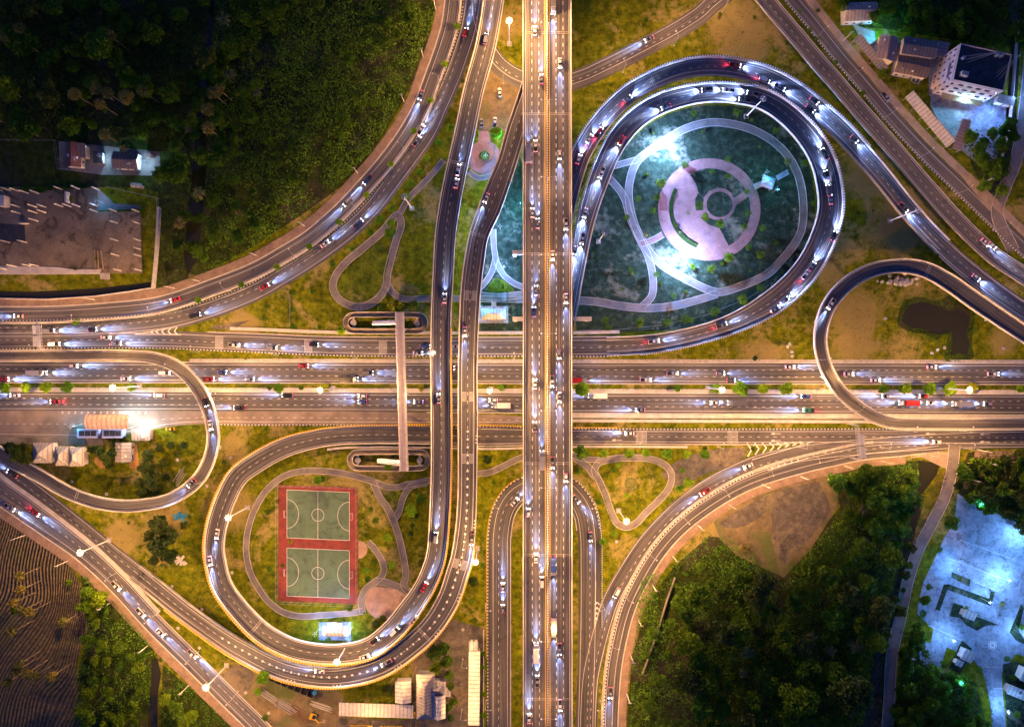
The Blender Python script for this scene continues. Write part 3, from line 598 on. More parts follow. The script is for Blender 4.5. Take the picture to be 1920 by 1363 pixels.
# gores, chevrons, arrows, rumble bars (painted on the roads)
mk = MB()
def quadpx(mb, pts, z): mb.add([at(x, y, z) for x, y in pts], [tuple(range(len(pts)))])
def line(mb, a, b, w, z):
    a = at(*a, z); b = at(*b, z); d = (b-a).normalized(); n = Vector((-d.y, d.x, 0))*w/2
    mb.add([a+n, b+n, b-n, a-n], [(0, 1, 2, 3)])
gore = MB()
Z = 0.10
for ax, ay, bx, by in ((252, 627, 332, 613), (252, 627, 340, 628)): line(gore, (ax, ay), (bx, by), .25, Z)
for i, x in enumerate((283, 293, 304, 316, 328)):
    h = 2.2+i*1.3; yc = 622.5-i*.4
    line(gore, (x+4, yc-h), (x-1, yc), .5, Z); line(gore, (x-1, yc), (x+5, yc+h), .5, Z)
line(gore, (1525, 828), (1412, 835), .25, Z); line(gore, (1525, 828), (1410, 862), .25, Z)
for i in range(8):
    x = 1505-i*14; h = 1.6+i*1.55; yc = 830+i*1.9
    line(gore, (x-6, yc-h), (x+2, yc), .6, Z); line(gore, (x+2, yc), (x-5, yc+h), .6, Z)
line(gore, (1516, 858), (1440, 882), .25, Z)
for i in range(5):
    x = 1495-i*12; yc = 863+i*3.6; line(gore, (x, yc-2.2), (x+3, yc), .4, Z); line(gore, (x+3, yc), (x-1, yc+2.4), .4, Z)
line(gore, (1115, 1176), (1117, 1090), .25, Z); line(gore, (1115, 1176), (1130, 1120), .25, Z)
for i in range(4):
    y = 1160-i*9.5; h = 1.6+i*1.0; xc = 1118+i*.6
    line(gore, (xc-h, y+2), (xc, y-3), .55, Z); line(gore, (xc, y-3), (xc+h, y+2), .55, Z)
for y in (812, 825): line(gore, (1152, y), (1166, y), .2, Z); line(gore, (1148, y), (1154, y-1.6), .3, Z); line(gore, (1148, y), (1154, y+1.6), .3, Z)
for x, y in ((1450, 813), (1450, 826), (1740, 813), (1842, 814), (1842, 828)): line(gore, (x, y), (x+14, y), .2, Z); line(gore, (x-4, y), (x+2, y-1.6), .3, Z); line(gore, (x-4, y), (x+2, y+1.6), .3, Z)
def rumble(x0, x1, y0, y1, vert=True, n=9, z=Z):
    for i in range(n):
        if vert: x = x0+(x1-x0)*i/(n-1); line(gore, (x, y0), (x, y1), .12, z)
        else: y = y0+(y1-y0)*i/(n-1); line(gore, (x0, y), (x1, y), .12, z)
rumble(404, 418, 631, 655); rumble(571, 585, 637, 662); rumble(711, 725, 640, 665); rumble(1193, 1212, 807, 831); rumble(1365, 1383, 807, 831)
for i in range(14):      # chevrons running to the bus lane
    x = 116+i*12; line(gore, (x, 771.5), (x+3, 773.5), .3, Z); line(gore, (x+3, 773.5), (x-1, 775.5), .3, Z)
tag(gore.build('painted_road_markings', WHITE), kind='structure')
# ================================================================ PARK PATHS, PLAZAS, COURTS
PATHN = [0]
def walk(name, pts, w, closed=False, mat=None, dz=None):
    PATHN[0] += 1
    z = 0.045+0.004*PATHN[0] if dz is None else dz
    p = Path(pts, w, z, closed, step=4); mb = MB(); sheet(mb, p, ('L', 0), ('R', 0), 0); NOPATH.append(p)
    o = tag(mb.build(name, mat or PATH), kind='structure')
    k = MB()
    for sd in ('L', 'R'): extrude(k, p, [((sd, .0), -.05), ((sd, .0), .1), ((sd, -.22), .1), ((sd, -.22), -.05)])
    k.build('path_edging', CONCL, o); return o
walk('round_park_path', [(1195, 303), (1235, 272), (1285, 242), (1335, 230), (1397, 239), (1440, 259), (1475, 290), (1497, 330), (1506, 380), (1503, 430), (1488, 460), (1465, 488), (1440, 513), (1385, 538), (1347, 548), (1320, 540), (1280, 520), (1247, 501), (1222, 478), (1203, 450), (1188, 416), (1180, 380), (1180, 345)], 13, closed=True)
walk('round_park_side_path', [(1126, 320), (1150, 343), (1170, 370), (1182, 410), (1200, 450), (1215, 480), (1224, 520), (1222, 555), (1205, 574)], 12)
walk('round_park_short_path', [(1150, 312), (1175, 305), (1195, 300)], 10)
walk('round_park_lower_path', [(1074, 563), (1120, 566), (1160, 573), (1210, 578), (1260, 574), (1310, 562), (1345, 551)], 13)
walk('round_park_link', [(1200, 458), (1225, 450), (1243, 440)], 10, mat=PLAZA)
lw = [(1085, 560), (1096, 470), (1120, 390), (1145, 325), (1175, 275), (1215, 235), (1260, 212), (1310, 200), (1370, 199), (1430, 212), (1475, 245), (1508, 290), (1525, 350), (1527, 410), (1512, 470), (1480, 520), (1430, 565), (1370, 595), (1290, 615), (1180, 622), (1085, 622)]
poly('round_park_lawn', lw, 0.022, GRASSR, smooth=True); NOGRASS.pop()
poly('middle_strip_lawn', [(952, 262), (978, 300), (982, 620), (900, 622), (896, 520), (905, 450), (925, 390), (950, 330), (972, 290)], 0.022, GRASSR)
C1 = (1330, 393)
def circ(cx, cy, r, a0=0, a1=360, n=48): return [(cx+r*math.cos(math.radians(a0+(a1-a0)*i/n)), cy+r*math.sin(math.radians(a0+(a1-a0)*i/n))) for i in range(n+(0 if a1-a0 == 360 else 1))]
poly('round_plaza', circ(*C1, 96, n=72), 0.20, PLAZA, h=.15)
poly('plaza_lawn_upper', circ(1330, 393, 77, -90-12, -28, 20)+[(1376, 372), (1371, 362), (1360, 354), (1346, 352), (1330, 358), (1318, 372), (1309, 360), (1305, 345), (1294, 328)], 0.24, GRASSR, h=.1)
poly('plaza_lawn_lower', circ(1330, 393, 77, -18, 62, 20)+[(1349, 428), (1330, 422), (1314, 409), (1324, 404), (1332, 410), (1348, 415), (1364, 411), (1376, 398), (1380, 385)], 0.24, GRASSR, h=.1)
poly('plaza_lawn_inner', [(1305, 395), (1303, 375), (1309, 362), (1320, 374), (1317, 386), (1319, 394)], 0.24, GRASSR, h=.1)
poly('plaza_round_lawn', circ(1349, 383.5, 24), 0.28, GRASSR, h=.12)
poly('plaza_red_paving', [(1236, 378), (1238, 362), (1241, 356), (1251, 372), (1252, 395), (1237, 395)], 0.215, PLAZAD)
poly('plaza_red_paving_upper', [(1278, 316), (1290, 309), (1305, 317), (1308, 322), (1292, 326)], 0.215, PLAZAD)
poly('plaza_red_paving_lower', [(1350, 476), (1366, 466), (1385, 455), (1412, 440), (1400, 462), (1380, 476), (1366, 478)], 0.215, PLAZAD) if False else None
hb = MB(); ph = Path(circ(1334, 391, 76, 208, 112, 24), 7, 0.2, step=3); extrude(hb, ph, [(('L', 0), 0), (('L', 0), .9), (('R', 0), .9), (('R', 0), 0)])
tag(hb.build('curved_hedge', LEAFD), 'curved dark green hedge lying inside the round plaza', 'hedge')
# roundabout garden between the ramps
poly('small_round_plaza', circ(908, 295, 31), 0.08, PLAZA)
poly('plaza_entrance_paving', [(898, 246), (918, 246), (920, 268), (896, 268)], 0.085, PLAZA)
walk('small_plaza_path', [(880, 322), (888, 330), (900, 334), (918, 330), (932, 322)], 8)
walk('middle_strip_path', [(925, 430), (926, 460), (931, 490), (944, 515), (965, 532), (985, 540)], 9)
walk('middle_strip_branch', [(929, 485), (921, 512), (905, 535), (893, 545)], 9)
walk('middle_strip_cross_path', [(890, 552), (930, 557), (985, 552)], 12)
walk('pavilion_approach', [(926, 562), (926, 580)], 7, mat=CONCL)
poly('middle_strip_bed', [(913, 545), (920, 530), (932, 521), (943, 526), (955, 534), (965, 545), (940, 548)], 0.13, GRASSP, smooth=True)
# left triangle
walk('triangle_path', [(745, 403), (717, 434), (680, 466), (650, 491), (630, 516), (624, 538), (633, 558), (655, 572), (680, 575), (705, 563), (722, 541), (727, 511), (737, 471), (746, 441), (752, 420)], 12, closed=True)
walk('triangle_upper_path', [(832, 300), (812, 325), (790, 348), (765, 374), (750, 400)], 9)
walk('triangle_junction', [(728, 535), (738, 550), (755, 560), (800, 560), (860, 560), (990, 562)], 10)
walk('triangle_access', [(672, 578), (676, 586)], 8)
poly('triangle_lawn', [(716, 455), (729, 470), (724, 510), (714, 540), (700, 557), (672, 565), (652, 562), (634, 545), (634, 528), (652, 505), (680, 480), (704, 458)], 0.15, GRASSP, smooth=True)
# sports park
walk('court_loop_path', [(807, 900), (767, 908), (735, 914), (692, 900), (655, 890), (605, 883), (562, 884), (530, 894), (500, 919), (482, 946), (470, 975), (463, 1005), (462, 1040), (470, 1075), (485, 1103), (505, 1129), (530, 1147), (562, 1155), (605, 1153), (655, 1149), (680, 1145)], 10)
walk('court_side_path', [(680, 1148), (677, 1125), (685, 1105), (702, 1091), (716, 1080), (720, 1065), (714, 1047), (702, 1028), (690, 1016)], 10)
walk('court_east_path', [(700, 905), (712, 932), (728, 955), (741, 985), (750, 1015), (757, 1047), (761, 1080), (757, 1098), (775, 1116)], 11)
walk('court_cross_path', [(703, 1090), (725, 1092), (745, 1100), (765, 1112)], 13)
walk('court_triangle_path', [(800, 905), (770, 912), (755, 935), (748, 960), (740, 972)], 10)
walk('court_far_path', [(890, 888), (915, 886), (940, 876), (970, 861), (1000, 852), (1060, 850)], 10)
poly('semicircle_plaza', circ(715, 1128, 31, 40, 250, 24)+[(745, 1104), (780, 1126), (765, 1150), (738, 1168), (722, 1160)], 0.20, PLAZAO, h=.1)
poly('yard_circle', circ(672, 1030, 17, -90, 90, 16), 0.07, PLAZAO)
poly('court_apron', [(522, 909), (670, 914), (671, 1132), (522, 1126)], 0.10, REDC, h=.08)
poly('court_field_upper', [(538, 918), (655, 923), (655, 1013), (538, 1008)], 0.13, GRNC)
poly('court_field_lower', [(538.5, 1027), (655.5, 1032), (655.5, 1122), (538.5, 1117)], 0.13, GRNC)
cl = MB()
def pline(mb, pts, w, z, closed=False):
    n = len(pts)
    for i in range(n if closed else n-1): line(mb, pts[i], pts[(i+1) % n], w, z)
for y0 in (918, 1027):
    sk = lambda x, y: (x, y0+y+(x-538)*5/117)
    pline(cl, [sk(538, 0), sk(655, 0), sk(655, 90), sk(538, 90)], .22, .16, True)
    pline(cl, [sk(596, 0), sk(596, 90)], .2, .164); pline(cl, [sk(x-0, y-918) for x, y in circ(596, 963, 11.5, n=28)], .2, .168, True)
    pline(cl, [sk(538+dx, 45+dy) for dx, dy in [(22*math.cos(math.radians(a)), 27*math.sin(math.radians(a))) for a in range(-90, 91, 12)]], .2, .172)
    pline(cl, [sk(655-dx, 45+dy) for dx, dy in [(22*math.cos(math.radians(a)), 27*math.sin(math.radians(a))) for a in range(-90, 91, 12)]], .2, .172)
tag(cl.build('court_lines', WHITE), kind='structure')
# right triangle park
walk('right_triangle_path', [(1122, 868), (1145, 861), (1185, 858), (1222, 861), (1247, 872), (1259, 890), (1254, 915), (1235, 938), (1210, 962), (1192, 981), (1173, 988), (1157, 980), (1145, 957), (1135, 927), (1124, 902), (1115, 882)], 11, closed=True)
walk('right_triangle_link', [(1070, 852), (1085, 862), (1105, 878), (1118, 895)], 12)
walk('right_triangle_top_link', [(1070, 852), (1095, 860), (1125, 862)], 9)
poly('palm_bed_ring', circ(1183, 907, 12), 0.05, DIRT); poly('palm_bed_lawn', circ(1183, 907, 8.5), 0.07, GRASSP)
poly('triangle_bed', [(712, 920), (752, 918), (746, 945), (736, 957), (725, 945)], 0.15, GRASSP, smooth=False)
# lower right compound
LW = 0.055
poly('compound_paving', [(1795, 925), (1830, 945), (1880, 968), (1980, 1010), (1980, 1250), (1905, 1225), (1878, 1262), (1880, 1300), (1893, 1420), (1868, 1420), (1855, 1310), (1843, 1260), (1822, 1232), (1775, 1213), (1760, 1262), (1730, 1245), (1722, 1230), (1728, 1200), (1745, 1205), (1750, 1180), (1720, 1150), (1722, 1128), (1732, 1090), (1770, 1010), (1790, 975)], LW, LOTC)
walk('compound_access_road', [(1790, 835), (1785, 880), (1772, 930), (1745, 985), (1722, 1030), (1702, 1090), (1690, 1150), (1672, 1230), (1668, 1300), (1660, 1420)], 20, mat=PATH)
poly('access_apron', [(1700, 860), (1745, 845), (1780, 848), (1786, 870), (1780, 882), (1728, 857)], 0.06, BRICKB)
beds = [[(1722+63*1, 1072), (1820, 1086), (1818, 1100), (1784, 1082)], [(1770, 1095), (1780, 1096), (1762, 1145), (1754, 1142)], [(1776, 1094), (1855, 1122), (1858, 1108), (1866, 1110), (1858, 1136), (1774, 1104)], [(1788, 1130), (1806, 1135), (1806, 1150), (1830, 1155), (1874, 1172), (1850, 1172), (1832, 1182), (1812, 1172), (1800, 1158), (1780, 1155)], [(1804, 1200), (1822, 1215), (1820, 1232), (1800, 1262), (1778, 1252)], [(1915, 1132), (1920, 1140), (1910, 1180), (1918, 1195), (1935, 1215), (1905, 1200), (1893, 1185)], [(1880, 1245), (1905, 1240), (1980, 1262), (1980, 1420), (1895, 1420), (1885, 1310)]]
for b_ in beds: poly('compound_lawn', b_, 0.12, GRASSR, h=.06)
pm = MB()
for i in range(14): line(pm, (1825+i*3.4, 1090+i*1.35), (1826.6+i*3.4, 1090.6+i*1.35), .5, .075)
for a, b in (((1800, 1012), (1905, 1050)), ((1775, 1045), (1880, 1085)), ((1740, 1172), (1803, 1200)), ((1846, 1250), (1880, 1250)), ((1862, 1290), (1884, 1290))): line(pm, a, b, .15, .075)
pline(pm, circ(1861, 1209, 8, n=24), .3, .075, True); pline(pm, circ(1861, 1209, 4.5, n=16), .9, .079, True)
tag(pm.build('compound_markings', WHITE), kind='structure')
# upper right yard + lane at right edge
poly('hotel_yard', [(1745, 165), (1900, 190), (1905, 240), (1868, 300), (1845, 318), (1780, 262), (1745, 200)], 0.05, LOTC)
poly('hotel_side_yard', [(1740, 110), (1765, 112), (1760, 185), (1742, 180)], 0.054, LOTC)
poly('court_yard_teal', [(1598, 45), (1640, 60), (1645, 105), (1612, 70)], 0.05, CONC)
walk('right_edge_lane', [(1935, 60), (1925, 180), (1905, 300), (1885, 350), (1870, 400), (1900, 470)], 22, mat=PATH)
poly('right_corner_pavement', [(1810, 340), (1855, 396), (1875, 398), (1878, 386), (1860, 365), (1820, 325)], 0.11, BRICKB)
poly('ruin_blue_yard', [(183, 352), (215, 382), (262, 385), (262, 392), (183, 395)], 0.045, CONCD)
poly('house_yard', [(110, 265), (300, 285), (300, 330), (190, 328), (112, 318)], 0.04, CONCD)
# ================================================================ LAMPS
def light_data(name, typ, col, energy, size=0.4, angle=150, blend=0.4):
    l = bpy.data.lights.new(name, typ); l.color = col; l.energy = energy
    if typ == 'SPOT': l.spot_size = math.radians(angle); l.spot_blend = blend; l.shadow_soft_size = size
    else: l.shadow_soft_size = size
    return l
def batwing(l, power=2.0, cap=8.5):
    """floodlight optics: more light thrown outwards than straight down"""
    l.use_nodes = True; nt = l.node_tree; e = nt.nodes['Emission']
    tc = nt.nodes.new('ShaderNodeTexCoord'); sx = nt.nodes.new('ShaderNodeSeparateXYZ'); nt.links.new(tc.outputs['Normal'], sx.inputs[0])
    ab = nt.nodes.new('ShaderNodeMath'); ab.operation = 'ABSOLUTE'; nt.links.new(sx.outputs[2], ab.inputs[0])
    mx = nt.nodes.new('ShaderNodeMath'); mx.operation = 'MAXIMUM'; nt.links.new(ab.outputs[0], mx.inputs[0]); mx.inputs[1].default_value = cap**(-1/power)
    pw = nt.nodes.new('ShaderNodeMath'); pw.operation = 'POWER'; nt.links.new(mx.outputs[0], pw.inputs[0]); pw.inputs[1].default_value = -power
    nt.links.new(pw.outputs[0], e.inputs['Strength']); return l
def stamp(parts, root):
    """parts: (name, mesh, material or None, index of the parent part or None)"""
    made = []
    for nm, me, pi in parts:
        o = bpy.data.objects.new(nm, me); link(o, root if pi is None else made[pi]); made.append(o)
    return made
def pm_(mb, name, mat, smooth=False):
    me = mb.mesh(name, smooth); me.materials.append(mat); return me
def put_light(parent, data, loc, rot=(0, 0, 0)):
    o = bpy.data.objects.new('lamp_light', data); o.location = loc; o.rotation_euler = rot; link(o, parent); return o
# high mast
def mast_parts(lit):
    h = 21.0; parts = []
    b = MB(); b.box(-1.1, -1.1, 0, 1.1, 1.1, .35); parts.append(('base', pm_(b, 'mast_base', CONC), None))
    b = MB(); b.cyl((0, 0, .3), (0, 0, h), .34, .16, 10); parts.append(('pole', pm_(b, 'mast_pole', PAINTM), None))
    b = MB(); 
    for k in range(12):
        a0 = math.tau*k/12; a1 = math.tau*(k+1)/12
        b.cyl((1.0*math.cos(a0), 1.0*math.sin(a0), h-.3), (1.0*math.cos(a1), 1.0*math.sin(a1), h-.3), .09, n=5)
    for k in range(4): a0 = math.tau*k/4; b.cyl((0, 0, h-.1), (1.0*math.cos(a0), 1.0*math.sin(a0), h-.3), .07, n=5)
    b.cyl((0, 0, h-.4), (0, 0, h+.3), .3, .1, 8)
    parts.append(('lamp_ring', pm_(b, 'mast_ring', METAL), None))
    for k in range(8):
        a = math.tau*k/8; c, s = math.cos(a), math.sin(a); M = Matrix.Rotation(a, 4, 'Z')
        b = MB(); b.box(.95, -.24, h-.72, 1.45, .24, h-.35, M); i = len(parts)
        parts.append(('floodlight', pm_(b, 'floodlight', PAINTM if not lit else PAINTM), None))
        b = MB(); b.box(.92, -.23, h-.80, 1.5, .23, h-.725, M); b.box(1.455, -.22, h-.72, 1.52, .22, h-.34, M)
        parts.append(('lens', pm_(b, 'lens', EOR if lit else GLASS), i))
    return parts
MAST_ON = mast_parts(True); MAST_OFF = mast_parts(False)
L_MAST = batwing(light_data('mast_light', 'POINT', PEACH, E_MAST, 0.9))
def mast(px, py, lit, label, energy=None):
    r = empty('high_mast_lamp', at(px, py, 0), 0, label, 'lamp mast', 'high mast lamps around the interchange')
    stamp(MAST_ON if lit else MAST_OFF, r)
    if lit:
        d = L_MAST
        if energy: d = L_MAST.copy(); d.energy = L_MAST.energy*energy
        put_light(r, d, (0, 0, 19.6))
    return r
mast(262, 724, 1, 'lit high mast lamp in the highway median above the bus station canopy')
mast(625, 728, 1, 'lit high mast lamp in the highway median just left of the footbridge')
mast(921, 729, 1, 'lit high mast lamp in the highway median between the ramps and main flyover')
mast(1327, 727, 1, 'lit high mast lamp in the highway median right of the main flyover')
mast(1760, 728, 1, 'lit high mast lamp in the highway median near the right edge', 1.1)
mast(955, 83, 1, 'lit high mast lamp on the grass left of the main flyover at the top', 1.3)
mast(1160, 957, 1, 'lit high mast lamp at the lower tip of the triangular park', 1.1)
mast(896, 1028, 1, 'lit high mast lamp on the grass strip right of the loop ramps')
mast(205, 1012, 1, 'lit high mast lamp between the two diagonal roads at lower left')
mast(425, 1247, 1, 'lit high mast lamp beside the diagonal pavement at the bottom left')
mast(654, 1203, 1, 'lit high mast lamp beside the inside of the loop ramp below the courts', .8)
mast(464, 951, 1, 'lit high mast lamp on the left inside of the court loop', .7)
mast(1399, 219, 0, 'unlit high mast leaning over the inner ramp above the round park')
mast(1669, 414, 0, 'unlit high mast standing between the curved roads at right')
mast(1122, 453, 0, 'unlit high mast on the dark lawn left of the round park')
mast(772, 391, 0, 'unlit high mast beside the path at the left triangle park')
# double lamps on the main flyover
def deck_parts():
    parts = []; b = MB(); b.cyl((0, 0, 0), (0, 0, 9), .16, .09, 8); parts.append(('pole', pm_(b, 'deck_pole', METAL), None))
    for s in (-1, 1):
        b = MB(); b.cyl((0, 0, 8.7), (s*1.6, 0, 9.3), .07, .06, 6); b.cyl((s*1.6, 0, 9.3), (s*2.9, 0, 9.4), .06, .05, 6); parts.append(('arm', pm_(b, 'deck_arm', METAL), None))
        b = MB(); b.box(s*3.2-.42, -.2, 9.33, s*3.2+.42, .2, 9.52); i = len(parts); parts.append(('lamp_head', pm_(b, 'lamp_head', METAL), None))
        b = MB(); b.ball((s*3.2, 0, 9.3), .34, 8, 6, .8); parts.append(('lens', pm_(b, 'deck_lens', EOR), i))
    return parts
DECKP = deck_parts(); L_DECK = batwing(light_data('deck_light', 'SPOT', SODIUM, E_DECK, .35, 158, .35), 1.6, 8)
ys = [-78, 62, 203, 343, 484, 627, 767, 907, 1047, 1186, 1326]
for i, y in enumerate(ys):
    r = empty('double_arm_lamp', at(1026.5, y, 11.9), 0, f'lit double arm lamp on the main flyover median, {ordn(i)} from the top', 'street lamp', 'double arm lamps along the main flyover')
    stamp(DECKP, r)
    for s in (-1, 1):
        d = L_DECK
        if s == -1 and i <= 2: d = L_DECK.copy(); d.energy = E_DECK*1.25
        put_light(r, d, (s*3.2, 0, 8.95))
# single arm street lamps
def street_parts(col):
    parts = []; b = MB(); b.cyl((0, 0, 0), (0, 0, 8.6), .13, .07, 7); b.box(-.3, -.3, 0, .3, .3, .25); parts.append(('pole', pm_(b, 'street_pole', METAL), None))
    b = MB(); b.cyl((0, 0, 8.4), (1.2, 0, 8.95), .06, .05, 6); b.cyl((1.2, 0, 8.95), (2.1, 0, 9.0), .05, .05, 6); parts.append(('arm', pm_(b, 'street_arm', METAL), None))
    b = MB(); b.box(2.0, -.16, 8.93, 2.75, .16, 9.08); parts.append(('lamp_head', pm_(b, 'street_head', METAL), None))
    b = MB(); b.ball((2.4, 0, 8.9), .26, 8, 6, .7); parts.append(('lens', pm_(b, 'street_lens', col), 2))
    return parts
ST_W = street_parts(EOR); ST_C = street_parts(EWH)
L_ST = batwing(light_data('street_light', 'SPOT', SODIUM, E_STREET, .3, 168, .3), 1.8, 9); L_STC = light_data('cool_street_light', 'SPOT', LED, E_STREET, .3, 160, .4)
L_FAR = batwing(light_data('wide_street_light', 'SPOT', SODIUM, E_STREET, .3, 176, .2), 2.2, 24)
def along(key, side, n, f0, f1, label, group, mult=1.0, inward=1.2, lit=True, parts=None, light=None):
    p = P[key]
    for i in range(n):
        d = p.s[-1]*(f0+(f1-f0)*(i+.5)/n); c, t, hw = p.sample(d)
        sg = 1 if side == 'L' else -1; o = sg*(hw+inward)
        loc = (c[0]-t[1]*o, c[1]+t[0]*o, max(c[2], 0)); ang = math.atan2(-sg*t[0], sg*t[1])
        r = empty('street_lamp', loc, ang, f'{label}, {ordn(i)} along it', 'street lamp', group)
        stamp(parts or ST_W, r)
        if lit:
            dd = light or L_ST
            if mult != 1.0: dd = dd.copy(); dd.energy *= mult
            put_light(r, dd, (2.4, 0, 8.6))
along('UL1', 'R', 9, .0, 1.0, 'slim street lamp on the median of the upper left curved roads', 'lamps along the upper left curved roads', .5, .9, light=L_FAR)
along('G2', 'R', 9, .20, 1.0, 'lit street lamp on the narrow median of the lower right curved roads', 'lamps along the lower right curved roads', .9, .9, light=L_FAR)
along('G2', 'L', 2, .0, .10, 'lit street lamp on the brick pavement edge at right', 'lamps along the right pavement', 1.0, .8)
along('TR2', 'R', 8, 0.0, 1.0, 'slim street lamp on the hedge median of the upper right diagonal roads', 'lamps along the upper right diagonal roads', .3, .9, light=L_FAR)
along('H', 'L', 5, .35, 1.0, 'lit street lamp along the left edge of the lower left diagonal road', 'lamps along the lower left diagonal road', .7, 1.2, light=L_FAR)
along('T', 'L', 5, .06, .8, 'lit street lamp along the slip road at the top', 'lamps along the top slip road', 1.5, 1.2)
along('U', 'L', 6, .02, .98, 'street lamp on the outside of the turning loop below the flyover', 'lamps around the turning loop', .55, 1.0)
along('D', 'R', 7, .02, .38, 'street lamp on the verge below the northern frontage road', 'lamps along the northern frontage road', .8, 1.2)
along('F', 'L', 6, .03, .30, 'street lamp on the verge of the southern frontage road', 'lamps along the southern frontage road', .8, 1.2)
along('L', 'L', 3, .30, .62, 'lit lamp on the left parapet of the narrow ramp at left', 'lamps on the left narrow ramp', .8, .1)
along('R', 'L', 4, .12, .50, 'lit lamp on the parapet of the narrow ramp at right', 'lamps on the right narrow ramp', .8, .1)
for i, (x, y, e) in enumerate(((420, 727, 1.5), (1530, 728, 1.8), (60, 728, 1.2), (1120, 728, .8), (770, 728, .6))):  # extra lamps added to make the bright spots on the highway
    r = empty('street_lamp', at(x, y, 0), math.pi/2 if i % 2 else -math.pi/2, 'added lit street lamp in the highway median ' + ('right of the narrow left ramp', 'beside the narrow right ramp', 'near the left edge', 'just right of the main flyover', 'just right of the footbridge')[i], 'street lamp', 'added lamps in the highway median')
    stamp(ST_W, r); dd = L_ST.copy(); dd.energy *= e; dd.color = PEACH; put_light(r, dd, (2.4, 0, 8.6))
for i, (x, y, a_) in enumerate(((868, 1235, 0), (866, 1330, 0), (700, 1352, 90), (780, 1250, 200))):  # lamps added to brighten the yard paving and roofs
    r = empty('street_lamp', at(x, y, 0), math.radians(a_), 'added lit street lamp in the bottom yard ' + ('beside the gate house', 'beside the long white carport', 'below the long pale carport', 'behind the white gabled shed')[i], 'street lamp', 'added lamps in the bottom yard')
    stamp(ST_W, r); put_light(r, L_ST, (2.4, 0, 8.6))
# park and yard lamps (cool white)
def park_parts():
    parts = []; b = MB(); b.cyl((0, 0, 0), (0, 0, 6.5), .1, .07, 7); parts.append(('pole', pm_(b, 'park_pole', METAL), None))
    for k in range(4):
        M = Matrix.Rotation(math.tau*k/4, 4, 'Z'); b = MB(); b.cyl(M @ Vector((0, 0, 6.3)), M @ Vector((.7, 0, 6.5)), .04, n=5); b.box(.5, -.2, 6.45, 1.0, .2, 6.55, M); parts.append(('lamp_head', pm_(b, 'park_head', METAL), None))
        b = MB(); b.box(.55, -.16, 6.38, .95, .16, 6.44, M); parts.append(('lens', pm_(b, 'park_lens', EWH), len(parts)-1))
    return parts
PARKP = park_parts()
def park_lamp(px, py, label, mult, col=LED, zl=6.0):
    tall = mult > 1.2; zl = 9.0 if tall else zl
    r = empty('park_lamp', at(px, py, 0), 0, label, 'park lamp', 'cool white park and yard lamps')
    stamp(PARKP, r); r.scale = (1, 1, 1.45) if tall else (1, 1, 1); d = batwing(light_data('park_light', 'POINT', col, E_PARK*mult, .25), .4 if tall else (.5 if 'compound' in label else 1.3), 2 if tall else 5); put_light(r, d, (0, 0, zl/(1.45 if tall else 1)))
park_lamp(1243, 288, 'four headed white park lamp on the bright lawn upper left of the round plaza', 7.5, (.26, .42, 1))
park_lamp(1277, 486, 'four headed white park lamp on the bright lawn below the round plaza', 7.5, (.26, .42, 1))
park_lamp(912, 300, 'white park lamp on the small round plaza between the ramps', .18)
park_lamp(946, 268, 'white park lamp on the grass right of the small round plaza', .16, TEAL)
park_lamp(938, 430, 'white park lamp by the path between the ramp and main flyover', .7, LED)
park_lamp(975, 390, 'white park lamp beside the main flyover above the pavilion', .3, TEAL)
park_lamp(945, 505, 'white park lamp beside the bend of the middle strip path', .6, LED)
park_lamp(902, 575, 'white park lamp left of the hipped pavilion', .10, TEAL); park_lamp(952, 592, 'white park lamp right of the hipped pavilion', .10, TEAL)
park_lamp(1428, 330, 'white park lamp left of the small park pavilion', .12, TEAL); park_lamp(1447, 362, 'white park lamp below the small park pavilion', .08, TEAL)
park_lamp(1905, 1000, 'white yard lamp near the top of the lit compound', 0.598, (.20, .46, 1))
park_lamp(1872, 1080, 'white yard lamp on the middle paving of the lit compound', 0.659, (.20, .46, 1))
park_lamp(1784, 1268, 'white yard lamp in the trees at the compound lower corner', 0.101, TEAL)
park_lamp(1822, 940, 'white yard lamp among trees at the compound upper corner', 0.095, TEAL)
park_lamp(1914, 985, 'white yard lamp under the trees at the right edge', .2, TEAL)
park_lamp(1780, 1060, 'white yard lamp on the left paving of the lit compound', 0.300, (.20, .46, 1))
park_lamp(1838, 1120, 'white yard lamp between the compound hedges', 0.272, (.20, .46, 1))
park_lamp(1770, 1190, 'white yard lamp on the lower left paving of the compound', 0.331, (.20, .46, 1))
park_lamp(1900, 1180, 'white yard lamp above the painted circle of the compound', 0.359, (.20, .46, 1))
park_lamp(1872, 1320, 'white yard lamp beside the compound exit road', 0.359, (.20, .46, 1))
park_lamp(1646, 74, 'glaring teal yard lamp beside the upper right sheds', .16, TEAL, 3.5)
park_lamp(1770, 150, 'white yard lamp between the sheds and the tall block', .16, (.3, .75, 1), 3.5)
park_lamp(1800, 196, 'white yard lamp in front of the tall block', .18, (.3, .75, 1), 3.5)
park_lamp(1850, 215, 'white yard lamp in the yard below the tall block', .16, LED, 3.5)
park_lamp(1900, 188, 'white yard lamp beside the small roof right of the tall block', .16, LED, 3.5)
park_lamp(157, 305, 'teal lamp beside the red roofed house', .03, TEAL, 3)
park_lamp(202, 300, 'blue white lamp left of the brown roofed house', .05, (.3, .6, 1), 3)
park_lamp(277, 306, 'blue white lamp beside the yard of the brown roofed house', .08, (.3, .6, 1), 3)
park_lamp(196, 382, 'blue lamp at the corner of the ruined concrete slab', .03, (.1, .4, 1), 3)
park_lamp(278, 795, 'glaring white lamp at the right end of the bus station canopy', .22, (.75, .9, 1), 5)
park_lamp(243, 780, 'white lamp at the top right corner of the bus station canopy', .14, (.6, .9, 1), 4)
park_lamp(150, 797, 'white lamp left of the bus station canopy', .06, TEAL, 4)
